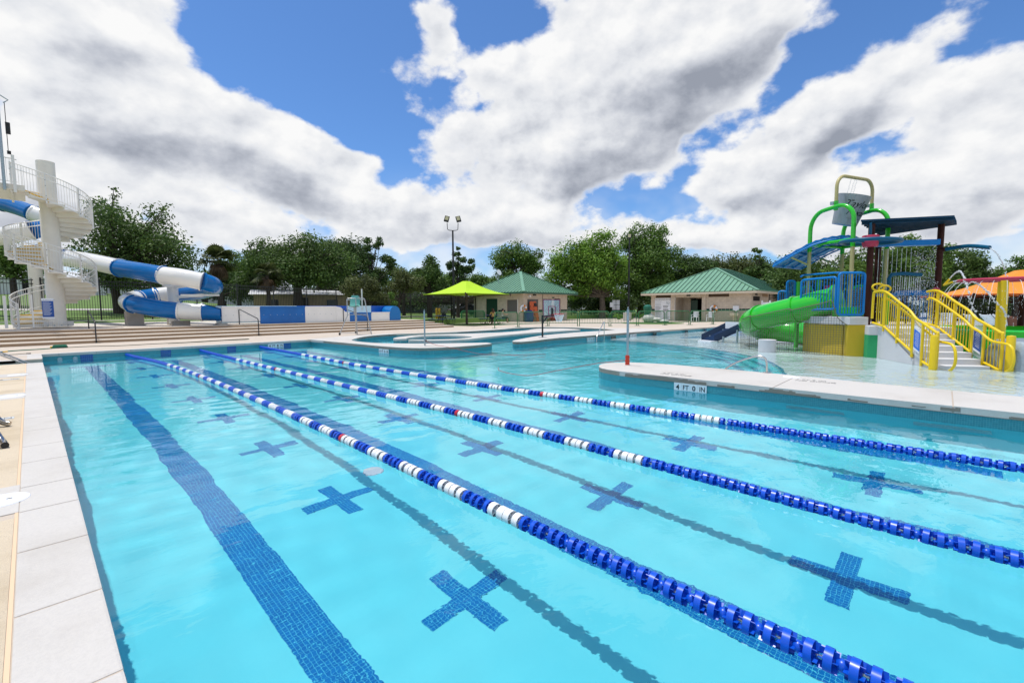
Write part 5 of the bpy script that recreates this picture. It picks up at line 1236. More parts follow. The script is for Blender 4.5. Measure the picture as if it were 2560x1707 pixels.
T('acacia_tree', 'wide flat topped tree above the bathhouse roof', 70, 1830, [(1820, 665, 60, 22), (1870, 672, 50, 26), (1780, 672, 34, 20), (1850, 700, 70, 28)], 'olive', 11000, 0.38, 17, trunk_r=0.3)
T('cedar_tree', 'thin topped dark tree between the bathhouse and the blue awning', 56, 1900, [(1893, 640, 14, 24), (1915, 665, 25, 25), (1890, 690, 30, 35), (1940, 695, 30, 35)], 'oak', 6000, 0.30, 18, trunk_r=0.2, clump=0.8)
T('shade_tree', 'grey green tree behind the blue corrugated awning', 46, 1990, [(1990, 690, 55, 45), (2040, 700, 55, 45), (1950, 725, 45, 35), (2010, 740, 60, 30)], 'oak', 12000, 0.29, 19, trunk_r=0.3)
T('shade_tree', 'green tree behind the tipping bucket posts', 44, 2120, [(2100, 690, 60, 40), (2150, 660, 50, 40), (2200, 690, 50, 45), (2140, 730, 70, 35)], 'mid', 12000, 0.29, 20, trunk_r=0.3)
T('shade_tree', 'leafy tree behind the navy shade canopy', 42, 2260, [(2240, 650, 46, 45), (2290, 625, 40, 35), (2330, 655, 44, 45), (2280, 700, 70, 40), (2220, 720, 50, 35)], 'mid', 15000, 0.28, 21, trunk_r=0.3)
T('shade_tree', 'dark tree behind the yellow water jets', 42, 2400, [(2385, 670, 50, 48), (2430, 690, 44, 45), (2400, 730, 65, 40), (2460, 730, 40, 40)], 'oak', 13000, 0.28, 22, trunk_r=0.3)
T('acacia_tree', 'tree top showing above the orange umbrella', 40, 2540, [(2530, 680, 40, 24), (2560, 665, 40, 25), (2590, 700, 60, 40)], 'mid', 7000, 0.26, 23, trunk_r=0.25)
T('hedge_shrub', 'dark hedge filling the gap below the trees at the far right', 43, 2470, [(2440, 775, 60, 22), (2530, 775, 60, 22), (2380, 775, 50, 20)], 'dark', 9000, 0.24, 24, trunk_r=0.08, zb=0.0)
T('hedge_shrub', 'dark hedge behind the barricades between the two buildings', 62, 1500, [(1480, 755, 60, 20), (1560, 760, 60, 20), (1620, 760, 40, 20)], 'dark', 9000, 0.32, 25, trunk_r=0.1, zb=0.1)
T('ornamental_grass', 'yellow green flowering shrubs beside the concrete bin', 52, 1600, [(1560, 790, 24, 9), (1600, 790, 26, 9), (1540, 792, 16, 8)], 'light', 2600, 0.2, 26, trunk_r=0.04, zb=0.0, clump=0.5)
T('hedge_shrub', 'dark foliage behind the play structure posts', 47, 2080, [(2060, 775, 90, 24), (2190, 775, 80, 24), (2290, 780, 60, 20), (1960, 775, 50, 18)], 'dark', 12000, 0.27, 27, trunk_r=0.08, zb=0.0)
T('live_oak', 'dark oak behind the long fence left of the tan shed', 48, 560, [(470, 715, 60, 25), (540, 712, 60, 28), (600, 722, 50, 26), (430, 728, 40, 20)], 'dark', 8000, 0.3, 28, trunk_r=0.25)
T('far_tree_row', 'row of dark trees beyond the lawn behind the fence', 84, 860, [(200, 735, 120, 22), (620, 735, 110, 24), (860, 735, 110, 24), (1060, 738, 110, 24), (1250, 742, 90, 22), (1430, 745, 90, 24)], 'dark', 12000, 0.5, 29, trunk_r=0.2)
T('live_oak', 'green oak filling the belt between the fan palms', 54, 600, [(600, 670, 50, 34), (560, 690, 44, 28), (640, 690, 50, 30)], 'mid', 9000, 0.32, 41, trunk_r=0.22)
T('live_oak', 'green oak behind the open elm and the floodlight pole', 64, 1010, [(985, 695, 46, 24), (1040, 700, 44, 24), (1100, 705, 46, 22), (1150, 710, 40, 20)], 'mid', 11000, 0.36, 42, trunk_r=0.22)
T('shade_tree', 'broad green tree behind the bathhouse ridge', 74, 1930, [(1900, 690, 60, 26), (1970, 690, 60, 26), (1760, 700, 50, 24)], 'mid', 10000, 0.4, 43, trunk_r=0.25)
T('shade_tree', 'green tree filling the belt right of the navy canopy post', 52, 2350, [(2340, 690, 60, 36), (2440, 720, 60, 30), (2490, 740, 50, 26)], 'mid', 10000, 0.32, 44, trunk_r=0.25)
def palm(name, label, d, u, vtop, v0, rad_px, seed, shag=False):
    b = at(u, 790, d); b.z = lawn_z(b.x, b.y); rr = random.Random(seed); top = at(u, v0, d).z-b.z; L = rad_px*d/1138.0
    t = empty(name, b, 0, label, 'palm tree', 'trees beyond the fence')
    MB().tube([(0, 0, -0.2), (0.06, 0, top*0.5), (0.0, 0.05, top)], [0.24, 0.17, 0.15], 10).build('trunk', BARK, t, smooth=True)
    def fan(mb, el, az, ln, droop):
        dirv = Vector((math.cos(az)*math.cos(el), math.sin(az)*math.cos(el), math.sin(el))); side = dirv.cross(Vector((0, 0, 1))).normalized(); upv = side.cross(dirv)
        o = Vector((0, 0, top)); h = o+dirv*ln*0.45
        mb.tube([o, h], 0.02, 4)
        for k in range(15):
            a = R(-80+160*k/14); bd = (math.cos(a)*dirv+math.sin(a)*side)*ln*0.62; w = (upv*0.25+side*math.cos(a)-dirv*math.sin(a)).normalized()*0.045*ln
            e = h+bd*0.6; tip = h+bd+Vector((0, 0, -droop*ln*(0.3+0.3*abs(math.sin(a)))))
            mb.add([h-w*0.4, h+w*0.4, e+w, e-w, tip], [(0,1,2,3), (3,2,4)])
    cr = MB()
    for k in range(34): fan(cr, R(rr.uniform(-30, 80)), rr.uniform(0, 6.28), L*rr.uniform(0.8, 1.1), 0.45)
    cr.build('crown', LM['palm'], t)
    dd = MB()
    for k in range(26 if shag else 14): fan(dd, R(rr.uniform(-85, -35)), rr.uniform(0, 6.28), L*rr.uniform(0.6, 0.9), 0.7)
    dd.build('dry_skirt', LM['dead'], t)
palm('fan_palm', 'tall fan palm standing right of the tube slide bend', 36, 552, 618, 655, 46, 31)
palm('fan_palm', 'shaggy fan palm in front of the live oaks', 38, 672, 655, 690, 38, 32, True)
# ------------------------------------------------------------------ lime umbrella, picnic tables, people
def umbrella(name, loc, half, zedge, zhub, fab, under, post, label, rz, notch=0.30, post_r=0.10, ridge=0.30):
    t = empty(name, loc, rz, label, 'umbrella')
    MB().cyl((0, 0, -0.1), (0, 0, zhub-0.25), post_r, 16).build('post', post, t, smooth=True)
    n = 12; vs = []; fs = []
    cor = [Vector((half*s, half*c, 0)) for s, c in ((-1, -1), (1, -1), (1, 1), (-1, 1))]
    for k in range(4):
        a, b = cor[k], cor[(k+1) % 4]; nf = 14; base = len(vs)
        for i in range(nf+1):
            f = i/nf; e = a.lerp(b, f); e = e*(1-0.055*math.sin(math.pi*f)); ez = zedge+0.035*math.sin(math.pi*f)
            for j in range(n+1):
                g = j/n; p = e*(1-g)+e*ridge*0.28*g
                z = ez+(zhub-ez)*(g**1.75*0.75+g*0.25)
                vs.append((p.x, p.y, z))
        for i in range(nf):
            for j in range(n):
                q = base+i*(n+1)+j; fs.append((q, q+n+1, q+n+2, q+1))
    b0 = len(vs); q = ridge*0.28*half
    vs += [(-q, -q, zhub+0.0), (q, -q, zhub), (q, q, zhub), (-q, q, zhub)]; fs.append((b0, b0+1, b0+2, b0+3))
    new_mesh('canopy', vs, fs, fab, t, smooth=True)
    hem = MB()
    for k in range(4):
        a, b = cor[k], cor[(k+1) % 4]; pts = [a.lerp(b, f/10)*(1-0.055*math.sin(math.pi*f/10))+Vector((0, 0, zedge-0.02)) for f in range(11)]
        for p, r in zip(pts[:-1], pts[1:]): hem.add([p, r, r+Vector((0, 0, 0.05)), p+Vector((0, 0, 0.05))], [(0,1,2,3)])
    hem.build('hem', under, t)
    for k in range(4):
        c = cor[k]; MB().tube([(0, 0, zedge-0.35), c*0.35+Vector((0, 0, zedge-0.08)), c*1.02+Vector((0, 0, zedge-0.01))], [0.05, 0.045, 0.035], 8).build('arm', post, t, smooth=True)
        MB().cyl(c*1.02+Vector((0, 0, zedge-0.16)), c*1.02+Vector((0, 0, zedge+0.06)), 0.045, 8).build('arm_end', post, t)
    return t
lime = mat('lime_fabric', (0.42, 0.66, 0.012), 0.8, var=0.05, scale=2); brown = mat('brown_post', (0.045, 0.024, 0.014), 0.5); lime_u = mat('lime_hem', (0.36, 0.62, 0.008), 0.8)
umbrella('lime_umbrella', (25.0, 8.3, 0.0), 2.55, 2.52, 3.62, lime, lime_u, brown, 'lime green square umbrella on a brown post over the picnic tables', R(3))
def build_picnic():
    blue = mat('blue_thermoplastic', (0.006, 0.035, 0.22), 0.45); blk = M['black_metal']
    turf = mat('artificial_turf', (0.10, 0.15, 0.03), 0.9, col2=(0.14, 0.19, 0.04), scale=4)
    o = MB().prism([(25.2+2.9*math.cos(a), 8.4+2.9*math.sin(a)) for a in [2*math.pi*k/40 for k in range(40)]], 0.0, 0.012).build('turf_circle', turf); tag(o, kind='structure')
    for (x, y, rz, lab) in ((23.9, 10.2, 0.6, 'blue octagonal picnic table with a black bag on top under the lime umbrella'), (27.6, 8.0, 0.2, 'blue octagonal picnic table with two people seated under the lime umbrella')):
        t = empty('picnic_table', (x, y, 0.012), rz, lab, 'picnic table', 'picnic tables under the lime umbrella')
        MB().prism([(0.62*math.cos(R(22.5+45*k)), 0.62*math.sin(R(22.5+45*k))) for k in range(8)], 0.72, 0.76).build('table_top', blue, t)
        MB().cyl((0, 0, 0), (0, 0, 0.72), 0.05, 10).build('center_post', blk, t)
        for k in range(4):
            a = R(90*k); c, s = math.cos(a), math.sin(a)
            rot = Matrix.Rotation(a, 3, 'Z')
            MB().box(rot @ Vector((0.98, 0, 0.45)), (0.28, 0.95, 0.035), rz=a).build('bench', blue, t, bevel=0.01)
            for sy in (-0.3, 0.3):
                MB().tube([rot @ Vector(p) for p in ((0.2, sy*0.6, 0.70), (0.45, sy, 0.12), (0.55, sy, 0.03), (0.95, sy, 0.03), (1.03, sy, 0.12), (1.0, sy, 0.44))], 0.018, 6).build('leg', blk, t)
    bag = empty('black_bag', (24.0, 10.1, 0.772), 0.5, 'black duffel bag lying on the left picnic table', 'bag')
    MB().box((0, 0, 0.11), (0.5, 0.28, 0.22), taper=0.8).build('body', M['black'], bag, bevel=0.04); MB().tube([(-0.15, 0, 0.2), (-0.1, 0, 0.32), (0.1, 0, 0.32), (0.15, 0, 0.2)], 0.012, 6).build('handle', M['black'], bag)
build_picnic()
def person(loc, rz, top, bottom, hair, skin, label, long_hair=True):
    """seated figure, pelvis at the origin height of the bench; one continuous skinned body"""
    t = empty('person', loc, rz, label, 'person')
    V = [(0, 0, 0.06), (0, 0.0, 0.20), (0, -0.02, 0.38), (0, -0.03, 0.50), (0, -0.04, 0.57), (0, -0.05, 0.64), (0, -0.06, 0.74),
         (0.10, -0.05, 0.05), (0.13, -0.42, 0.06), (0.13, -0.44, -0.36), (0.13, -0.56, -0.40), (-0.10, -0.05, 0.05), (-0.13, -0.42, 0.06), (-0.13, -0.44, -0.36), (-0.13, -0.56, -0.40),
         (0.17, -0.03, 0.49), (0.25, -0.14, 0.27), (0.14, -0.42, 0.31), (0.10, -0.50, 0.33), (-0.17, -0.03, 0.49), (-0.25, -0.14, 0.27), (-0.14, -0.42, 0.31), (-0.10, -0.50, 0.33)]
    E = [(0,1), (1,2), (2,3), (3,4), (4,5), (5,6), (0,7), (7,8), (8,9), (9,10), (0,11), (11,12), (12,13), (13,14), (3,15), (15,16), (16,17), (17,18), (3,19), (19,20), (20,21), (21,22)]
    Rd = [.15, .135, .15, .12, .055, .075, .085, .095, .075, .05, .035, .095, .075, .05, .035, .065, .045, .035, .03, .065, .045, .035, .03]
    me = bpy.data.meshes.new('body'); me.from_pydata(V, E, []); o = bpy.data.objects.new('body', me); COL.objects.link(o)
    sk = o.modifiers.new('skin', 'SKIN'); sv = me.skin_vertices[0].data
    for i, r in enumerate(Rd): sv[i].radius = (r, r*(0.72 if i < 4 else 1.0))
    sv[0].use_root = True
    o.modifiers.new('sub', 'SUBSURF').levels = 2
    bpy.context.view_layer.update()
    bm_ = bpy.data.meshes.new_from_object(o.evaluated_get(bpy.context.evaluated_depsgraph_get())); bpy.data.objects.remove(o)
    bm_.materials.clear()
    for m in (skin, top, bottom, hair): bm_.materials.append(m)
    for p in bm_.polygons:
        c = p.center; k = 0
        if c.z < 0.13 and c.y > -0.40 or (c.z < 0.12 and c.z > -0.05): k = 2
        elif 0.12 <= c.z < 0.52 and (abs(c.x) < 0.22 and c.y > -0.20): k = 1
        p.material_index = k; p.use_smooth = True
    b = bpy.data.objects.new('body', bm_); COL.objects.link(b); b.parent = t
    h = MB().ball((0, -0.045, 0.745), 0.105, 14, 10, (0.92, 1.05, 1.12))
    h.v = [v if v.y > -0.10 or v.z > 0.80 else Vector((v.x*0.7, -0.09, v.z)) for v in h.v]
    if long_hair: h.tube([(0, 0.04, 0.74), (0, 0.075, 0.62), (0, 0.085, 0.45)], [0.085, 0.09, 0.05], 10)
    h.build('hair', hair, t, smooth=True)
    f = MB()
    f.ball((0, -0.150, 0.715), 0.018, 8, 6, (0.8, 1.2, 1.2)); f.build('nose', skin, t, smooth=True)
    e = MB()
    for s in (-1, 1): e.ball((0.034*s, -0.137, 0.745), 0.011, 8, 6)
    e.build('eyes', M['text'], t); MB().box((0, -0.142, 0.68), (0.045, 0.01, 0.010)).build('mouth', mat('lip', (0.35, 0.12, 0.1), 0.5), t)
skin = mat('skin', (0.50, 0.28, 0.18), 0.5)
person((27.15, 7.35, 0.50), R(155), mat('mustard_top', (0.58, 0.36, 0.12), 0.8), mat('dark_trousers', (0.02, 0.02, 0.025), 0.8), mat('auburn_hair', (0.10, 0.04, 0.02), 0.6), skin, 'person in a mustard top with long hair seated at the right picnic table')
person((28.5, 7.55, 0.50), R(60), mat('white_top', (0.62, 0.58, 0.52), 0.8), mat('black_clothes', (0.015, 0.015, 0.018), 0.8), mat('dark_hair', (0.03, 0.018, 0.012), 0.6), skin, 'person in a pale top with dark hair seated beside the green barricade', False)

# ------------------------------------------------------------------ floodlights
def floodlight(x, y, h, z0, label, heads):
    t = empty('floodlight_pole', (x, y, z0), yaw_to_cam(Vector((x, y, 0))), label, 'floodlight', 'floodlight poles')
    MB().cyl((0, 0, 0), (0, 0, h), 0.13, 14, 0.085).build('pole', M['black_metal'], t, smooth=True)
    lm = mat('lamp_glass', (0.42, 0.40, 0.24), 0.3)
    for s in heads:
        if s: MB().tube([(0, 0, h), (s*0.35, 0, h+0.02), (s*0.52, 0, h+0.12), (s*0.55, 0, h+0.75)], 0.035, 8).build('bracket', M['black_metal'], t, smooth=True)
        rot = Matrix.Rotation(R(-18), 3, 'X') @ Matrix.Rotation(R(-14*s), 3, 'Y'); c = Vector((s*0.58, -0.05, h+0.75+0.38 if s else h+0.35))
        hd = MB().box(c, (0.48, 0.16, 0.62), m=rot).build('lamp_head', M['black_metal'], t, bevel=0.03)
        MB().box(c+rot @ Vector((0, -0.085, 0.04)), (0.32, 0.012, 0.40), m=rot).build('lens', lm, hd)
floodlight(29.7, 15.7, 9.0, 0.2, 'black floodlight pole with two lamp heads behind the lime umbrella', (-1, 1))
p = at(1571, 790, 56); floodlight(p.x, p.y, 9.5, 0.1, 'black floodlight pole with a single lamp head in front of the bright pecan', (0,))

# ------------------------------------------------------------------ barricades
def build_barricades():
    gm = mat('green_barrier_paint', (0.015, 0.16, 0.05), 0.4)
    pts = [(21.4, 1.36), (23.8, 1.33), (26.6, 0.85), (27.9, -1.0), (29.2, -2.9), (31.0, -4.15), (33.05, -5.37), (34.9, -6.5), (36.7, -7.6), (39.0, -8.55), (41.2, -9.5)]
    where = ['leftmost green steel barricade, in front of the picnic tables', 'second green steel barricade from the left, in front of the blue barrel', 'green steel barricade behind the basketball backboard', 'green steel barricade right of the basketball net', 'green steel barricade in front of the lawn between the buildings', 'green steel barricade behind the near flag pole', 'green steel barricade in front of the green and white toy', 'green steel barricade in front of the rules board', 'green steel barricade in front of the dark bathhouse entry', 'green steel barricade in front of the white chairs']
    mesh_cache = {}
    def make(L):
        pass
    for i, (a, b) in enumerate(zip(pts[:-1], pts[1:])):
        A, B = Vector(a), Vector(b); d = B-A; L = d.length-0.14; rz = math.atan2(d.y, d.x)
        t = empty('barricade', (A.x+d.x/2, A.y+d.y/2, 0), rz, where[i], 'barricade', 'green barricades along the channel')
        h = 1.08; x = L/2
        MB().tube([(-x, 0, 0.02), (-x, 0, h-0.16), (-x+0.05, 0, h-0.05), (-x+0.16, 0, h), (x-0.16, 0, h), (x-0.05, 0, h-0.05), (x, 0, h-0.16), (x, 0, 0.02)], 0.030, 8).build('frame', gm, t, smooth=True)
        MB().tube([(-x, 0, 0.22), (x, 0, 0.22)], 0.022, 8).build('lower_rail', gm, t)
        bars = MB(); n = int(L/0.115)
        for k in range(1, n): bars.box((-x+L*k/n, 0, 0.22+(h-0.22)/2), (0.019, 0.019, h-0.24))
        tag(bars.build('bars', gm, t), kind='stuff')
        for s in (-1, 1): MB().box((s*x, 0, 0.012), (0.06, 0.5, 0.02)).build('foot', gm, t)
    # folded barricades stored by the green door
    for k in range(4):
        t = empty('barricade', (30.0+0.18*k, 13.2+0.15*k, 0), R(-35), 'green barricade stored upright by the green door, '+('frontmost', 'second', 'third', 'rearmost')[k]+' of the four', 'barricade', 'green barricades stored by the green door')
        MB().tube([(-1.15, 0, 0.02), (-1.15, 0, 0.95), (-1.0, 0, 1.12), (1.0, 0, 1.12), (1.15, 0, 0.95), (1.15, 0, 0.02)], 0.022, 8).build('frame', gm, t, smooth=True)
        bars = MB()
        for j in range(1, 20): bars.box((-1.15+2.3*j/20, 0, 0.65), (0.014, 0.014, 0.9))
        bars.tube([(-1.15, 0, 0.22), (1.15, 0, 0.22)], 0.016, 8); tag(bars.build('bars', gm, t), kind='stuff')
build_barricades()

# ------------------------------------------------------------------ basketball hoop, flag poles, grab rails
def build_hoop():
    c = Vector((16.13, -7.25, 0.012)); vx = RGT.copy(); vx.z = 0; vx.normalize(); rz = math.atan2(vx.y, vx.x)
    t = empty('basketball_hoop', c, rz, 'poolside basketball hoop with clear backboard on the white peninsula', 'basketball hoop')
    pk = mat('maroon_edge', (0.30, 0.02, 0.10), 0.4); acr = bpy.data.materials.new('clear_acrylic'); acr.use_nodes = True
    nt = acr.node_tree; b = nt.nodes['Principled BSDF']; b.inputs['Base Color'].default_value = (0.85, 0.92, 0.95, 1); b.inputs['Roughness'].default_value = 0.06; b.inputs['Alpha'].default_value = 0.28
    MB().cyl((0, 0, 0), (0, 0, 1.02), 0.042, 14).build('post', M['black_metal'], t, smooth=True); MB().lathe([(0.20, 0), (0.20, 0.012), (0.06, 0.02)], 20).build('base_plate', M['galv'], t)
    MB().cyl((0, 0, 0.75), (0, 0, 0.86), 0.055, 14).build('collar', M['black'], t)
    x0, x1, z0, z1 = 0.04, 0.80, 0.96, 1.74; y = 0.05
    bd = MB().bbox((x0, y-0.006, z0), (x1, y+0.006, z1)).build('backboard', acr, t)
    fr = MB(); w = 0.022
    for a, b_ in (((x0, z0), (x1, z0)), ((x1, z0), (x1, z1)), ((x1, z1), (x0, z1)), ((x0, z1), (x0, z0))): fr.beam((a[0], y, a[1]), (b_[0], y, b_[1]), 0.03, w, up=(0, 1, 0))
    fr.build('board_edge', pk, bd)
    sq = MB(); 
    for a, b_ in (((0.28, 1.06), (0.60, 1.06)), ((0.60, 1.06), (0.60, 1.43)), ((0.60, 1.43), (0.28, 1.43)), ((0.28, 1.43), (0.28, 1.06))): sq.beam((a[0], y-0.012, a[1]), (b_[0], y-0.012, b_[1]), 0.028, 0.006, up=(0, 1, 0))
    sq.build('target_square', pk, bd)
    for x in (0.27, 0.60): MB().bbox((x-0.015, y+0.02, 0.98), (x+0.015, y+0.05, 1.72)).build('back_strut', M['black_metal'], t)
    MB().beam((0.0, 0, 0.66), (0.22, 0.06, 0.95), 0.03, 0.05).build('brace', M['black_metal'], t); MB().beam((0.0, 0.02, 0.98), (0.62, 0.06, 1.02), 0.04, 0.04).build('arm', M['black_metal'], t)
    MB().bbox((0.40, y-0.05, 0.98), (0.50, y, 1.36)).build('rim_mount', M['black_metal'], t)
    rc = Vector((0.74, -0.26, 1.07)); rr = 0.225
    ring = [rc+Vector((rr*math.cos(2*math.pi*k/24), rr*math.sin(2*math.pi*k/24), 0)) for k in range(24)]
    MB().tube(ring, 0.013, 8, closed=True).build('rim', mat('red_rim', (0.55, 0.02, 0.03), 0.4), t, smooth=True); MB().beam((0.47, 0.0, 1.05), rc+Vector((-rr*0.8, rr*0.5, -0.01)), 0.10, 0.02).build('rim_arm', mat('red_arm', (0.45, 0.02, 0.03), 0.4), t)
    net = MB(); m = 12
    P = lambda k, lv: rc+Vector(((rr-0.028*lv)*math.cos(2*math.pi*k/m), (rr-0.028*lv)*math.sin(2*math.pi*k/m), -0.085*lv))
    for lv in range(4):
        for k in range(m): net.tube([P(k+(lv % 2)*0.5, lv), P(k+0.5+(lv % 2)*0.5, lv+1)], 0.007, 4); net.tube([P(k+(lv % 2)*0.5, lv), P(k-0.5+(lv % 2)*0.5, lv+1)], 0.007, 4)
    net.build('net', mat('white_cord', (0.8, 0.82, 0.85), 0.7), t)
build_hoop()
def flagpole(loc, h, lab, boot):
    t = empty('flag_stanchion', loc, 0, lab, 'pole', 'backstroke flag poles')
    MB().cyl((0, 0, 0.0), (0, 0, h), 0.028, 14).build('pole', M['galv'], t, smooth=True); MB().lathe([(0.10, 0), (0.10, 0.006), (0.045, 0.014)], 20).build('floor_plate', M['white_paint'], t)
    MB().tube([(0, 0, h), (-0.015, 0, h+0.03), (0, 0, h+0.055), (0.015, 0, h+0.03), (0, 0, h)], 0.006, 6).build('eye', M['galv'], t)
    if boot: MB().lathe([(0.032, 0.005), (0.055, 0.02), (0.048, 0.07), (0.060, 0.10), (0.045, 0.15), (0.055, 0.19), (0.045, 0.24), (0.032, 0.245)], 16).build('boot', mat('orange_boot', (0.50, 0.035, 0.01), 0.5), t, smooth=True)
    else:
        MB().cyl((0, 0, 0.18), (0, 0, 0.22), 0.045, 12).build('clamp', M['galv'], t); MB().box((0.02, -0.04, 0.20), (0.05, 0.05, 0.06)).build('cleat', M['black'], t)
    for k in (0.27,): MB().tube([(-0.05, 0, k+0.03), (-0.03, 0, k), (0.03, 0, k), (0.05, 0, k+0.03)], 0.005, 6).build('hook', M['galv'], t)
flagpole((9.52, -15.32, 0.012), 1.33, 'grey steel flag pole with an orange boot on the near concrete island', True)
flagpole((9.68, -7.02, 0.012), 1.28, 'grey steel flag pole on the white peninsula left of the basketball hoop', False)
rp = mat('red_line', (0.42, 0.06, 0.05), 0.6)
a = Vector((9.68, -7.05, 0.2)); o = MB().tube(smooth_loop([tuple(v-a) for v in (a, Vector((9.75, -7.6, 0.08)), Vector((9.9, -8.1, 0.02)), Vector((10.6, -9.2, ZW+0.015)), Vector((11.6, -10.4, ZW+0.012)), Vector((12.0, -10.8, ZW+0.012)))], 6, False), 0.007, 6).build('safety_line', rp, loc=a); tag(o, 'thin red line running from the peninsula flag pole down to the water', 'rope')
a = Vector((9.47, -15.32, 0.14)); o = MB().tube(smooth_loop([tuple(v-a) for v in (a, Vector((9.1, -15.0, 0.10)), Vector((8.75, -14.7, 0.04)), Vector((8.4, -14.2, -0.08)), Vector((7.9, -13.6, ZW+0.012)), Vector((8.0, -12.6, ZW+0.012)), Vector((8.5, -12.0, ZW+0.012)))], 6, False), 0.007, 6).build('safety_line', rp, loc=a); tag(o, 'thin red line trailing on the water from the orange boot', 'rope')
t = empty('grab_rail', (10.36, -18.0, 0.012), 0, 'bent stainless grab rail on the near concrete island', 'handrail')
MB().tube(smooth_loop([(0.03, 0.85, -0.55), (0.03, 0.80, -0.1), (0.0, 0.55, 0.14), (-0.02, 0.2, 0.30), (-0.03, 0.02, 0.33), (-0.03, -0.08, 0.26), (-0.03, -0.1, 0.0)], 5, False), 0.021, 12).build('rail', M['steel'], t, smooth=True)
MB().lathe([(0.09, 0), (0.09, 0.006), (0.03, 0.02)], 20, (-0.03, -0.1, 0)).build('escutcheon', M['steel'], t)
t = empty('grab_rail', (19.3, -8.35, 0.0), 0, 'stainless grab rail on the pool wall right of the basketball hoop', 'handrail')
MB().tube(smooth_loop([(-1.1, -0.55, -0.45), (-1.1, -0.50, -0.1), (-0.85, -0.45, 0.18), (-0.2, -0.3, 0.62), (0.05, -0.2, 0.66), (0.18, -0.12, 0.55), (0.2, -0.1, -0.3)], 5, False), 0.021, 12).build('rail', M['steel'], t, smooth=True)
for (x, y) in ((20.45, -8.41), (24.6, -8.64), (28.3, -8.97), (30.8, -9.2)):
    o = MB().box((x, y-0.014, -0.16), (0.45, 0.02, 0.14)).build('dark_tile_block', M['glazed']); tag(o, kind='structure')
# faded stencils on the island top
def stencil(words, loc, rz, size, lab):
    t = empty('deck_stencil', loc, rz, lab, 'lettering', 'stencils on the concrete island')
    for i, w in enumerate(words): text_on(w, t, (0, -0.16*i, 0), size, (0, 0, 0), M['text'])
stencil(('4 FT 0 IN', 'NO DIVING'), (8.86, -16.5, 0.0135), R(-84), 0.12, 'faded black stencil NO DIVING above the depth marker')
stencil(('1 FT 6 IN', 'NO DIVING'), (9.72, -18.75, 0.0135), R(-84), 0.12, 'faded black stencil NO DIVING further along the island')
o = MB().lathe([(0.0, 0.0), (0.15, 0.0), (0.14, 0.005), (0.0, 0.006)], 28).build('skimmer_lid', M['white_sign'], loc=(10.0, -18.62, 0.0125)); tag(o, 'round white lid at the joint of the concrete island', 'skimmer lid')

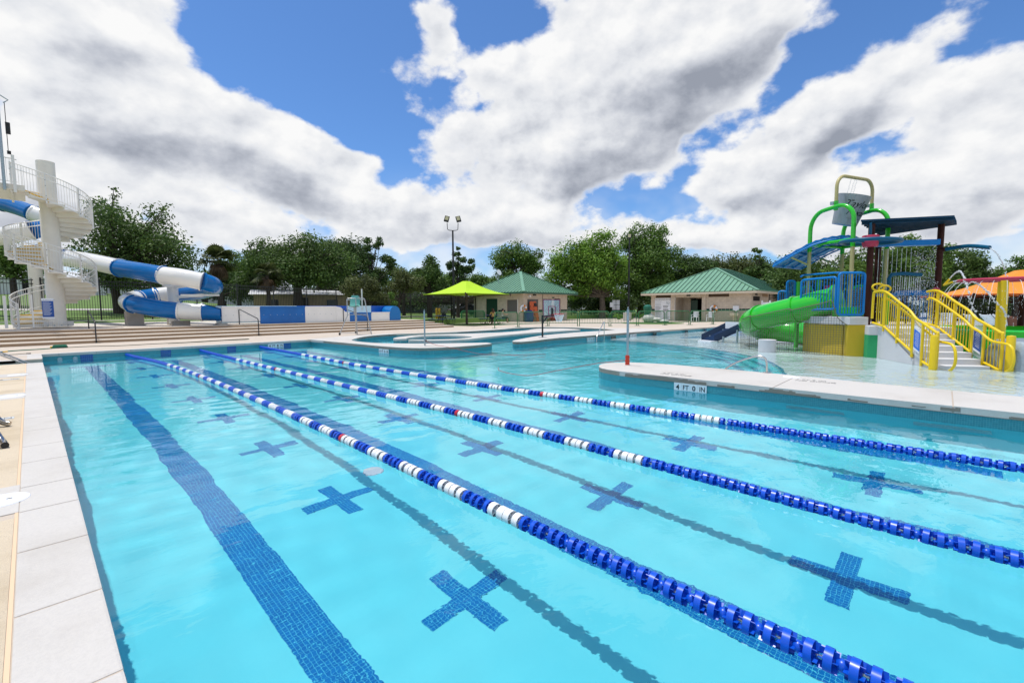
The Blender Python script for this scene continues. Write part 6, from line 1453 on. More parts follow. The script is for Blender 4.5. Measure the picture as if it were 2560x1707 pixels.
# ------------------------------------------------------------------ things standing at the buildings
def build_concession_things():
    org = mat('orange_plastic', (0.55, 0.09, 0.01), 0.4); blu = mat('blue_barrel', (0.008, 0.03, 0.17), 0.4)
    t = empty('blue_barrel', (33.6, 8.9, 0.0), 0, 'blue plastic barrel standing left of the orange rescue boards', 'barrel')
    MB().lathe([(0.40, 0), (0.44, 0.05), (0.45, 0.45), (0.46, 0.85), (0.47, 0.92), (0.44, 0.95), (0.30, 1.12), (0.0, 1.16)], 20).build('drum', blu, t, smooth=True)
    for i, (x, y, lean, lab) in enumerate(((34.35, 9.05, 6, 'orange rescue board leaning on the building, left of the two'), (35.1, 9.05, -8, 'orange rescue board leaning on the building, right of the two, with a dark pad'))):
        t = empty('rescue_board', (x, y, 0.0), R(-8), lab, 'rescue board', 'orange rescue boards at the pyramid roofed building')
        rot = Matrix.Rotation(R(-10), 3, 'X') @ Matrix.Rotation(R(lean*0.6), 3, 'Y')
        out = [(0.20*math.cos(a)*(1 if True else 1), 1.95+0.12*math.sin(a)) for a in [math.pi*k/8 for k in range(9)]]+[(-0.21, 1.2), (-0.17, 0.0), (0.17, 0.0), (0.21, 1.2)]
        n = len(out); vs = [rot @ Vector((p[0]*1.25, s, p[1])) for s in (-0.03, 0.03) for p in out]
        fs = [tuple(range(n)), tuple(reversed(range(n, 2*n)))]+[(k, n+k, n+(k+1) % n, (k+1) % n) for k in range(n)]
        b = new_mesh('board', vs, fs, org, t)
        for z in (0.35, 0.75, 1.15, 1.55):
            for s in (-1, 1): MB().box(rot @ Vector((0.20*s, -0.034, z)), (0.05, 0.012, 0.12), m=rot).build('hand_hole', M['black'], b)
        if i == 1: MB().box(rot @ Vector((0.04, -0.06, 1.70)), (0.30, 0.06, 0.34), m=rot).build('head_pad', M['black'], b)
        else: MB().box(rot @ Vector((0.02, -0.06, 0.38)), (0.26, 0.06, 0.3), m=rot).build('strap_pad', M['black'], b)
    def ring_buoy(loc, rz, lab):
        t = empty('ring_buoy', loc, rz, lab, 'ring buoy', 'ring buoys'); n = 24
        for k, m in ((0, M['white_sign']), (1, mat('orange_band', (0.7, 0.22, 0.01), 0.5))):
            pts = [(0.28*math.cos(a), 0, 0.28*math.sin(a)) for a in [2*math.pi*j/n for j in range(n)]]
            if k == 0: MB().tube(pts, 0.085, 10, closed=True).build('ring', m, t, smooth=True)
            else:
                for c in (3, 15, 21): MB().tube([pts[(c+j) % n] for j in range(4)], 0.09, 10).build('band', m, t)
    ring_buoy((33.30, 9.35, 1.32), R(-25), 'white ring buoy with orange bands above the blue barrel'); ring_buoy((43.68, -5.15, 1.18), R(-90), 'white ring buoy with orange bands on the bathhouse wall')
    t = empty('red_tube_heap', (37.2, 9.0, 0.0), 0, 'heap of red rescue tubes lying at the building foot', 'rescue tubes'); rd = mat('red_foam', (0.40, 0.015, 0.02), 0.6)
    for k in range(5): MB().tube([(-0.6+0.1*k, -0.12*k, 0.10+0.09*(k % 3)), (0.0, 0.05-0.1*k, 0.16+0.09*(k % 3)), (0.55+0.08*k, -0.1*k, 0.09+0.05*(k % 2))], 0.085, 8).build('tube', rd, t, smooth=True)
    # board with notices on the fence
    for (u0, v0, u1, v1, d, lab) in ((1525, 756, 1534, 768, 57, 'small white notice hung left of the grey notice board'), (1531, 749.5, 1549, 775, 58, 'grey and white four panel notice board hung on the black fence')):
        a, b = at(u0, v1, d), at(u1, v0, d); t = empty('notice_board', ((a.x+b.x)/2, (a.y+b.y)/2, a.z), yaw_to_cam(a), lab, 'notice board'); w = (Vector((b.x, b.y))-Vector((a.x, a.y))).length; h = b.z-a.z
        if d == 58:
            for sx in (-1, 1):
                for sz in (0, 1): MB().bbox((sx*w/2 if sx < 0 else 0.03, -0.02, sz*h/2+0.02), (-0.03 if sx < 0 else w/2, 0.0, (sz+1)*h/2-0.02)).build('panel', M['white_sign'], t)
            for s in (-1, 1): MB().bbox((s*w*0.4-0.03, 0.0, -a.z), (s*w*0.4+0.03, 0.05, h)).build('post', M['black_metal'], t)
        else:
            MB().bbox((-w/2, -0.03, 0), (w/2, 0.0, h)).build('panel', M['white_sign'], t); MB().bbox((-0.03, 0.0, -a.z), (0.03, 0.04, h)).build('post', M['black_metal'], t)
    p = on(1568, 801.5, 0.0); t = empty('concrete_bin', p, 0, 'square pale concrete litter bin behind the barricades', 'bin'); MB().box((0, 0, 0.42), (0.62, 0.62, 0.84)).build('body', M['coping'], t, bevel=0.03); MB().lathe([(0.25, 0.84), (0.28, 0.88), (0.1, 0.95)], 14).build('lid', M['galv'], t)
    # round turf and the green and white toy
    turf = mat('green_turf', (0.055, 0.13, 0.012), 0.9, col2=(0.08, 0.17, 0.02), scale=4)
    cc = on(1630, 808, 0.0); o = MB().prism([(cc.x+2.6*math.cos(2*math.pi*k/40), cc.y+2.6*math.sin(2*math.pi*k/40)) for k in range(40)], 0.0, 0.012).build('turf_circle', turf); tag(o, kind='structure')
    p = on(1622, 807, 0.012); t = empty('duck_figure', p, yaw_to_cam(p), 'rounded play figure with green domed head and white body on turf', 'play figure')
    gr = mat('drake_green', (0.008, 0.13, 0.075), 0.35); wh = mat('figure_white', (0.62, 0.60, 0.55), 0.5, var=0.1, scale=3)
    MB().lathe([(0.30, 0.70), (0.28, 0.9), (0.33, 1.1), (0.37, 1.28), (0.33, 1.45), (0.18, 1.56), (0.0, 1.59)], 20, (-0.12, 0, 0)).build('head', gr, t, smooth=True)
    b = MB().ball((0.0, 0, 0.38), 0.5, 18, 12, (1.05, 0.95, 0.9)); b.v = [Vector((v.x, v.y, max(v.z, 0.0))) for v in b.v]; b.build('body', wh, t, smooth=True)
    MB().ball((0.55, -0.1, 0.30), 0.42, 16, 10, (1.3, 0.7, 0.45)).build('wing', wh, t, smooth=True); MB().ball((1.15, 0.0, 0.16), 0.4, 16, 10, (1.4, 0.9, 0.36)).build('tail', wh, t, smooth=True); MB().box((1.0, 0.1, 0.03), (1.9, 0.8, 0.06)).build('base', gr, t, bevel=0.02)
    # chairs at the bathhouse and a drinking fountain
    for (y, lab) in ((-3.75, 'white plastic armchair at the bathhouse wall, left of the ring buoy'), (-5.15, 'white plastic armchair at the bathhouse wall, under the ring buoy')):
        armchair((42.9, y, 0), R(-90), lab, 'white armchairs at the bathhouse')
    t = empty('drinking_fountain', (43.55, -7.1, 0), R(-90), 'grey wall fountain under a white box on the bathhouse wall', 'drinking fountain')
    MB().bbox((-0.35, -0.35, 0.55), (0.35, 0.2, 0.80)).build('basin', M['trim'], t, bevel=0.04); MB().bbox((-0.15, -0.1, 0.0), (0.15, 0.2, 0.55)).build('pedestal', M['trim'], t); MB().bbox((-0.25, 0.1, 1.0), (0.25, 0.24, 1.45)).build('control_box', M['white_sign'], t)
    vf = empty('white_fence', (44.3, -10.1, 0), R(-90), 'white vinyl fence panels beside the bathhouse corner', 'fence')
    for k in range(5): MB().bbox((-1.0+0.62*k, -0.03, 0.05), (-0.42+0.62*k, 0.03, 1.75-0.02*k)).build('panel', M['white_sign'], vf)
    for k in range(6): MB().box((-1.02+0.62*k, 0, 0.95), (0.12, 0.12, 1.9)).build('post', M['white_sign'], vf)
def armchair(loc, rz, lab, grp):
    t = empty('plastic_armchair', loc, rz, lab, 'chair', grp); w = M['white_sign']
    MB().bbox((-0.25, -0.25, 0.40), (0.25, 0.22, 0.44)).build('seat', w, t, bevel=0.01)
    for k in range(5): MB().box((-0.2+0.1*k, 0.26, 0.68), (0.07, 0.03, 0.5)).build('back_slat', w, t)
    MB().box((0, 0.27, 0.92), (0.5, 0.035, 0.06)).build('top_rail', w, t)
    for sx in (-1, 1):
        for sy in (-1, 1): MB().box((sx*0.25, sy*0.24, 0.21), (0.05, 0.05, 0.42)).build('leg', w, t)
        MB().box((sx*0.28, -0.02, 0.64), (0.06, 0.52, 0.03)).build('arm', w, t); MB().box((sx*0.28, -0.24, 0.52), (0.04, 0.04, 0.22)).build('arm_post', w, t)
    return t
build_concession_things()
for (u, v, lab) in ((1092, 795, 'yellow bollard left of the two behind the fence'), (1099, 794, 'yellow bollard right of the two behind the fence')):
    p = at(u, v, 47); p.z = lawn_z(p.x, p.y); t = empty('bollard', p, 0, lab, 'bollard', 'yellow bollards behind the fence'); MB().lathe([(0.13, 0), (0.13, 1.0), (0.09, 1.08), (0.0, 1.1)], 12).build('post', mat('bollard_yellow', (0.6, 0.38, 0.01), 0.5), t, smooth=True)
def car(loc, rz, col, lab):
    t = empty('parked_car', loc, rz, lab, 'car', 'cars parked beyond the fence'); pm_ = mat('car_paint', col, 0.2, coat=0.6); gl = mat('car_glass', (0.01, 0.012, 0.015), 0.05)
    prof = [(-2.2, 0.35), (-2.25, 0.75), (-2.1, 1.0), (-1.2, 1.08), (-0.65, 1.62), (0.9, 1.68), (1.75, 1.1), (2.2, 0.95), (2.25, 0.45)]
    n = len(prof); vs = [(x, s*(0.9 if z < 1.1 else 0.74), z) for s in (-1, 1) for x, z in prof]; fs = [tuple(range(n)), tuple(reversed(range(n, 2*n)))]+[(k, n+k, n+(k+1) % n, (k+1) % n) for k in range(n)]
    new_mesh('body', vs, fs, pm_, t)
    for s in (-1, 1):
        MB().add([(-1.0, s*0.86, 1.12), (1.45, s*0.86, 1.12), (0.85, s*0.765, 1.58), (-0.6, s*0.765, 1.56)], [(0,1,2,3)]).build('side_window', gl, t)
        for x in (-1.4, 1.4):
            w = MB().lathe([(0.33, -0.11), (0.33, 0.11)], 16, (x, s*0.82, 0.33), Matrix.Rotation(R(90), 3, 'X')).build('wheel', M['black'], t); MB().lathe([(0.2, -0.01), (0.2, 0.01)], 12, (x, s*0.94, 0.33), Matrix.Rotation(R(90), 3, 'X')).build('rim', M['galv'], w)
    for s in (-1, 1): MB().box((-2.24, s*0.65, 0.78), (0.05, 0.3, 0.14)).build('tail_lamp', mat('tail_red', (0.4, 0.01, 0.01), 0.3), t)
for (u, v, d, col, lab, r_) in ((1160, 795, 66, (0.012, 0.012, 0.014), 'black car parked behind the fence right of the yellow bollards', 0.3), (1418, 790, 85, (0.6, 0.62, 0.65), 'silver car seen past the right side of the pyramid roofed building', 0.2), (690, 770, 78, (0.5, 0.52, 0.55), 'pale car parked beyond the lawn left of the tan shed', 0.0), (880, 770, 80, (0.04, 0.06, 0.10), 'dark blue car parked beyond the lawn right of the tan shed', 0.05)):
    p = at(u, v, d); p.z = lawn_z(p.x, p.y)+0.05; car(p, yaw_to_cam(p)+r_, col, lab)
# ------------------------------------------------------------------ the spray play structure
PG = mat('play_green', (0.025, 0.50, 0.020), 0.22, coat=0.3); PB = mat('play_blue', (0.002, 0.20, 0.58), 0.38, spec=0.3); PT = mat('play_teal', (0.002, 0.09, 0.18), 0.38, spec=0.3); PN = mat('navy_canopy', (0.002, 0.04, 0.09), 0.5, spec=0.25)
PK = mat('khaki_post', (0.48, 0.41, 0.18), 0.45); PBR = mat('brown_steel', (0.045, 0.011, 0.007), 0.6, spec=0.2, var=0.15, scale=5); PY = mat('play_yellow', (0.80, 0.57, 0.008), 0.35); PR = mat('play_red', (0.46, 0.03, 0.08), 0.4)
PWC = concrete_mat('white_play_concrete', (0.66, 0.66, 0.67), (0.52, 0.54, 0.56), 0.5); PYC = concrete_mat('yellow_play_concrete', (0.62, 0.44, 0.03), (0.42, 0.28, 0.02), 0.55); PGC = concrete_mat('green_play_concrete', (0.03, 0.36, 0.13), (0.02, 0.28, 0.10), 0.4)
def water_drop_mat():
    m = bpy.data.materials.new('falling_water'); m.use_nodes = True; b = m.node_tree.nodes['Principled BSDF']; b.inputs['Base Color'].default_value = (0.92, 0.96, 1.0, 1); b.inputs['Roughness'].default_value = 0.08; b.inputs['IOR'].default_value = 1.33; b.inputs['Transmission Weight'].default_value = 0.35; return m
PWAT = water_drop_mat()
def build_play():
    O = Vector((19.5, -18.6, -0.42))
    t = empty('play_structure', O, 0, 'colourful spray play structure with tipping bucket and navy canopy', 'play structure')
    A = lambda u, v, d: at(u, v, d)-O
    def pole(name, p, z0, z1, r, m, parent=t, n=14): return MB().cyl((p.x, p.y, z0-O.z), (p.x, p.y, z1-O.z), r, n).build(name, m, parent, smooth=True)
    P1, P2, P3, P4 = A(2023, 650, 17.05), A(2130, 650, 15.5), A(2105, 650, 17.7), A(2216, 650, 16.2)
    ZB = 3.65-O.z
    for p in (P1, P2, P3, P4): pole('khaki_post', p, -0.42, 3.45, 0.062, PK)
    def arch(a, b, zt, name, m, r):
        d = (b-a); L = d.length; d = d/L; k = min(0.55, L*0.36); pts = [Vector((a.x, a.y, 3.40-O.z)), Vector((a.x, a.y, zt-k-0.15))]
        for i in range(9):
            f = math.pi/2*i/8; q = a+d*(k*(1-math.cos(f))); pts.append(Vector((q.x, q.y, zt-k-0.15+(k+0.10)*math.sin(f))))
        for i in range(9):
            f = math.pi/2*(1-i/8); q = b-d*(k*(1-math.cos(f))); pts.append(Vector((q.x, q.y, zt-k+(k)*math.sin(f))))
        pts += [Vector((b.x, b.y, 3.40-O.z))]
        return MB().tube(pts, r, 12).build(name, m, t, smooth=True)
    arch(P1, P2, 4.88-O.z, 'green_arch', PG, 0.072); arch(P3, P4, 4.85-O.z, 'green_arch', PG, 0.072)
    for a, b in ((P1, P2), (P1, P3), (P3, P4), (P2, P4)): MB().tube([(a.x, a.y, ZB), (b.x, b.y, ZB)], 0.055, 10).build('green_beam', PG, t, smooth=True)
    # khaki hoop over the bucket and the bucket itself
    m1, m2 = A(2090, 517, 16.25), A(2179, 523, 17.0); zt = A(2135, 444, 16.5).z; d = (m2-m1); L = d.length; d /= L; k = 0.42
    pts = [Vector((m1.x, m1.y, m1.z-0.05))]
    for i in range(8): f = math.pi/2*i/7; q = m1+d*(k*(1-math.cos(f))); pts.append(Vector((q.x, q.y, zt-k+k*math.sin(f))))
    for i in range(8): f = math.pi/2*(1-i/7); q = m2-d*(k*(1-math.cos(f))); pts.append(Vector((q.x, q.y, zt-k+k*math.sin(f))))
    pts.append(Vector((m2.x, m2.y, m2.z-0.05))); MB().tube(pts, 0.058, 12).build('bucket_hoop', PK, t, smooth=True)
    for q in (m1, m2): MB().cyl((q.x, q.y, q.z-0.12), (q.x, q.y, q.z+0.20), 0.072, 12).build('hoop_sleeve', PG, t, smooth=True); MB().box((q.x-d.x*0.22, q.y-d.y*0.22, q.z+0.10), (0.14, 0.10, 0.10)).build('pivot', M['galv'], t)
    top, bot = A(2136, 489, 16.5), A(2110, 563, 16.78); ax = (top-bot).normalized(); h = (top-bot).length; q = ax.to_track_quat('Z', 'Y').to_matrix()
    bk = empty('bucket', bot); bk.parent = t
    steel = mat('brushed_steel', (0.34, 0.37, 0.40), 0.45, 0.5, var=0.12, scale=4, stretch=(6, 6, 0.6))
    MB().lathe([(0.0, 0.0), (0.385, 0.0), (0.53, h), (0.51, h), (0.37, 0.03), (0.0, 0.03)], 36, ax=q, caps=False).build('bucket_shell', steel, bk, smooth=True)
    ink = mat('dark_green_vinyl', (0.004, 0.045, 0.035), 0.4)
    # lettering wrapped on the face that looks at the pool
    tocam = (CAM-O-bot); tocam = (tocam-ax*tocam.dot(ax)).normalized(); sd = ax.cross(tocam).normalized()
    def wrap(body, size, zz, a0, shear):
        o = text_on(body, bk, (0, 0, 0), size, (0, 0, 0), ink, 'CENTER', shear)
        for v in o.data.vertices:
            r = 0.390+0.145*(zz+v.co.y)/h; a = a0+v.co.x/r
            p = ax*(zz+v.co.y)+(tocam*math.cos(a)+sd*math.sin(a))*(r+0.004); v.co = p
        o.data.update()
    wrap('Taylor', 0.34, 0.58*h, 0.42, 0.45); wrap('Texas', 0.30, 0.33*h, 0.50, 0.45); wrap('________', 0.12, 0.22*h, 0.55, 0.0)
    # brown posts and the navy canopy
    K1, K2, K3, K4 = A(2152, 554, 15.0), A(2386, 543, 14.45), A(2392, 557, 16.8), A(2200, 586, 17.8)
    for (u, v, d_, z1) in ((2176, 640, 15.2, 4.10), (2195, 640, 17.0, 3.95), (2349, 640, 15.6, 4.15), (2349, 640, 17.2, 3.9)): pole('brown_post', A(u, v, d_), -0.42, z1, 0.092, PBR)
    n = 9; vs = []; fs = []
    for s in (0, 0.06):
        for a in (0, 1): vs += [(K1.lerp(K4, a))+Vector((0, 0, s)), (K2.lerp(K3, a))+Vector((0, 0, s))]
    new_mesh('navy_canopy', vs, [(0,1,3,2), (4,6,7,5), (0,4,5,1), (1,5,7,3), (3,7,6,2), (2,6,4,0)], PN, t)
    for i in range(n):
        f = (i+0.5)/n; MB().beam(K1.lerp(K4, f)-Vector((0, 0, 0.04)), K2.lerp(K3, f)-Vector((0, 0, 0.04)), 0.05, 0.09).build('canopy_rib', PN, t)
    MB().tube([A(2176, 600, 15.1), A(2177, 556, 15.0)], 0.04, 8).build('canopy_stay', PT, t)
    # corrugated blue awning on the left
    fr_ = smooth_loop([tuple(A(*q)) for q in ((1933, 659, 17.4), (1978, 633, 17.0), (2028, 607, 16.6), (2070, 594, 16.3), (2112, 589, 16.1), (2143, 592, 16.0))], 4, False)
    bk_ = smooth_loop([tuple(A(*q)) for q in ((2004, 666, 18.9), (2040, 645, 18.7), (2082, 624, 18.5), (2118, 611, 18.3), (2150, 606, 18.1), (2172, 606, 18.0))], 4, False)
    k = len(fr_); sub = 3; vs = []; fs = []
    for i in range(k):
        z = 0.03*(i % 2); 
        for s in range(2): vs.append(Vector((fr_ if s == 0 else bk_)[i])+Vector((0, 0, z)))
        for s in range(2): vs.append(Vector((fr_ if s == 0 else bk_)[i])+Vector((0, 0, z-0.07)))
    for i in range(k-1):
        a = 4*i; b = a+4; fs += [(a, a+1, b+1, b), (a+2, b+2, b+3, a+3), (a, b, b+2, a+2), (a+1, a+3, b+3, b+1)]
    aw = new_mesh('awning_sheet', vs, fs, PB, t)
    for f in (0.0, 0.33, 0.66, 1.0):
        pts = [Vector(a).lerp(Vector(b), f)-Vector((0, 0, 0.11)) for a, b in zip(fr_, bk_)]; MB().tube(pts, 0.035, 6).build('awning_purlin', PB, t, smooth=True)
    for i in range(0, k, 5): MB().beam(Vector(fr_[i])-Vector((0, 0, 0.10)), Vector(bk_[i])-Vector((0, 0, 0.10)), 0.04, 0.07).build('awning_rib', PB, t)
    for a, b in (((1979, 644, 17.0), (2019, 662, 17.05)), ((2051, 646, 18.5), (2098, 664, 17.7))): MB().tube([A(*a), A(*b)], 0.035, 8).build('awning_strut', PK, t)
    # spray ring, gutter, spouts
    hub = A(2176, 604, 15.1); rp_ = [hub+Vector((0.80*math.cos(a), 0.80*math.sin(a), 0.03*math.sin(a))) for a in [2*math.pi*j/32 for j in range(32)]]
    MB().tube(rp_, 0.06, 10, closed=True).build('spray_ring', PT, t, smooth=True); MB().lathe([(0.20, -0.18), (0.22, -0.1), (0.24, 0.16), (0.22, 0.2)], 20, hub).build('ring_hub', PR, t, smooth=True)
    for a in (0.3, 2.4, 4.5): MB().tube([hub, hub+Vector((0.8*math.cos(a), 0.8*math.sin(a), 0))], 0.03, 8).build('ring_spoke', PT, t)
    g0, g1 = A(2189, 616, 15.9), A(2343, 612, 15.4); gb = MB(); gb.beam(g0, g1, 0.34, 0.03); dv = (g1-g0).normalized(); sd_ = dv.cross(Vector((0, 0, 1))).normalized()
    for s in (-1, 1): gb.beam(g0+sd_*0.17*s+Vector((0, 0, 0.08)), g1+sd_*0.17*s+Vector((0, 0, 0.08)), 0.025, 0.17)
    gb.build('water_gutter', PB, t)
    MB().tube(smooth_loop([tuple(A(*q)) for q in ((2352, 625, 15.5), (2366, 623, 15.3), (2420, 615, 14.7), (2474, 619, 14.0))], 5, False), 0.062, 12).build('side_spout', PT, t, smooth=True)
    MB().cyl(A(2350, 625, 15.5), A(2366, 623, 15.3), 0.07, 12).build('spout_collar', PBR, t)
    pole('drip_post', A(2223, 700, 15.6), -0.4, A(2223, 733, 15.6).z+O.z+0.0, 0.06, PG); MB().tube([A(2223, 733, 15.6), A(2223, 696, 15.6), A(2230, 686, 15.6), A(2262, 684, 15.5), A(2304, 687, 15.4)], 0.062, 10).build('drip_arm', PT, t, smooth=True)
    # platforms: concrete blocks and slabs
    def blk(name, pts, z0, z1, m, bev=0.015):
        return MB().prism([(q.x, q.y) for q in pts], z0-O.z, z1-O.z).build(name, m, t, bevel=bev)
    a, b = A(2116, 889, 14.9), A(2160, 890, 14.75); c = A(2028, 880, 16.2); bb = b+(c-a)+Vector((1.1, 0.6, 0)); aa = c+Vector((1.1, 0.6, 0))
    blk('yellow_pier', [a, b, b+Vector((0.9, 0.45, 0)), a+Vector((0.9, 0.45, 0))], -0.45, 0.78, PYC); blk('yellow_wall', [a+Vector((0.25, 0.15, 0)), c+Vector((0.2, 0.1, 0)), c+Vector((0.7, 0.4, 0)), a+Vector((0.8, 0.5, 0))], -0.45, 0.76, PYC)
    ex = Vector((-0.04, -0.05, 0))
    blk('white_slab', [a+ex, b+Vector((0.06, -0.06, 0)), b+Vector((1.5, 0.6, 0)), c+Vector((2.2, 0.9, 0)), c+Vector((-0.05, 0.05, 0))], 0.78, 1.03, PWC)
    g0_, g1_ = A(2167, 893, 14.5), A(2210, 895, 14.25); bk2 = Vector((1.2, 0.55, 0))
    blk('green_pier', [g0_, g1_, g1_+bk2, g0_+bk2], -0.45, 0.47, PGC); blk('white_cap', [g0_-Vector((0.03, 0.02, 0)), g1_+Vector((0.03, -0.05, 0)), g1_+bk2, g0_+bk2], 0.47, 0.75, PWC)
    blk('upper_slab', [g0_+Vector((0.5, 0.2, 0)), g1_+Vector((0.3, -0.1, 0)), g1_+Vector((0.9, -1.6, 0)), g1_+Vector((3.2, -0.9, 0)), g0_+Vector((3.0, 1.3, 0))], 0.30, 0.73, PWC)
    cyl_ = A(1918, 860, 16.4); MB().cyl((cyl_.x, cyl_.y, 0), (cyl_.x, cyl_.y, 0.62), 0.285, 28).build('concrete_pillar', PWC, t, smooth=True)
    # blue rail panels; each bar a part
    def rail_panel(c0, c1, z0, z1, m, bars, r=0.038, rb=0.014, name='rail_frame', lean=Vector((0, 0, 0)), rr=0.10):
        c0, c1 = Vector(c0), Vector(c1); dd = (c1-c0); L = dd.length; dd /= L
        P = lambda s, z: c0+dd*s+lean*((z-z0)/(z1-z0))+Vector((0, 0, z-c0.z-O.z))
        loop = []
        for (s, z, a0) in ((L-rr, z1-rr, 0), (rr, z1-rr, 90), (rr, z0+rr, 180), (L-rr, z0+rr, 270)):
            for i in range(5): a_ = R(a0+90*i/4); loop.append(P(s+rr*math.cos(a_), z+rr*math.sin(a_)))
        o = MB().tube(loop, r, 10, closed=True).build(name, m, t, smooth=True)
        for i in range(bars):
            s = L*(i+1)/(bars+1); MB().tube([P(s, z0), P(s, z1)], rb, 8).build('rail_bar', m, o)
        return o
    zt, zb = A(2125, 682, 14.9).z+O.z, A(2125, 787, 14.9).z+O.z
    rail_panel(A(2096, 740, 14.95), A(2160, 740, 14.85), zb, zt, PB, 8)
    rail_panel(A(2003, 740, 16.3), A(2090, 735, 15.2), 1.25, 2.32, PB, 11)
    MB().tube([A(2003, 691, 16.3), A(2010, 688, 17.0), A(2088, 682, 16.0), A(2100, 682, 15.0)], 0.036, 10).build('rail_frame', PB, t, smooth=True)
    rail_panel(A(1947, 730, 18.4), A(1967, 730, 18.2), 1.1, 2.0, PB, 3); rail_panel(A(1967, 730, 18.2), A(1988, 730, 18.0), 1.1, 2.4, PB, 4)
    pole('green_post', A(1996, 720, 17.9), -0.4, 2.35, 0.075, PG); pole('green_post', A(2046, 720, 17.6), -0.4, 2.5, 0.06, PG)
    # green framed rope nets
    rope = mat('tan_rope', (0.42, 0.38, 0.28), 0.8)
    def rope_net(c0, c1, z0, z1):
        o = rail_panel(c0, c1, z0, z1, PG, 0, r=0.045, name='net_frame', rr=0.25); nb = MB(); c0, c1 = Vector(c0), Vector(c1); dd = c1-c0
        for i in range(1, 12): q = c0+dd*(i/12); nb.tube([(q.x, q.y, z0-O.z), (q.x, q.y, z1-O.z)], 0.008, 4)
        for j in range(1, 13): z = z0+(z1-z0)*j/13-O.z; nb.tube([(c0.x, c0.y, z), (c1.x, c1.y, z)], 0.008, 4)
        tag(nb.build('rope_mesh', rope, o), kind='stuff')
    rope_net(A(2128, 740, 17.2), A(2172, 740, 17.0), 1.05, 2.15); rope_net(A(2003, 730, 18.3), A(2032, 730, 18.1), 1.2, 2.2)
    MB().tube([A(2061, 727, 17.3), A(2066, 717, 17.3), A(2076, 716, 17.3), A(2081, 722, 17.3), A(2082, 735, 17.3)], 0.06, 8).build('red_hoop', PR, t, smooth=True)
    # back rails with the pumped jets
    rail_panel(A(2235, 760, 16.6), A(2328, 760, 16.0), 0.95, 1.90, PB, 9); MB().tube([A(2190, 738, 16.4), A(2260, 735, 15.9), A(2330, 733, 15.5)], 0.055, 10).build('blue_pipe', PB, t, smooth=True)
    MB().ball(A(2340, 725, 15.3), 0.10, 12, 8).build('red_knob', PR, t, smooth=True)
    for a_, b_ in (((2360, 713, 14.6), (2374, 698, 14.4)), ((2360, 713, 14.6), (2382, 705, 14.2))): MB().cyl(A(*a_), A(*b_), 0.03, 8).build('jet_nozzle', PY, t)
    for (u, v) in ((2196, 718), (2212, 722)):
        c = A(u, v, 14.8); MB().tube([c+Vector((0.20*math.cos(x)*0.7, 0.20*math.cos(x)*-0.7, 0.11*math.sin(x))) for x in [2*math.pi*j/14 for j in range(14)]], 0.03, 8, closed=True).build('yellow_loop', PY, t, smooth=True)
    return t
build_play()
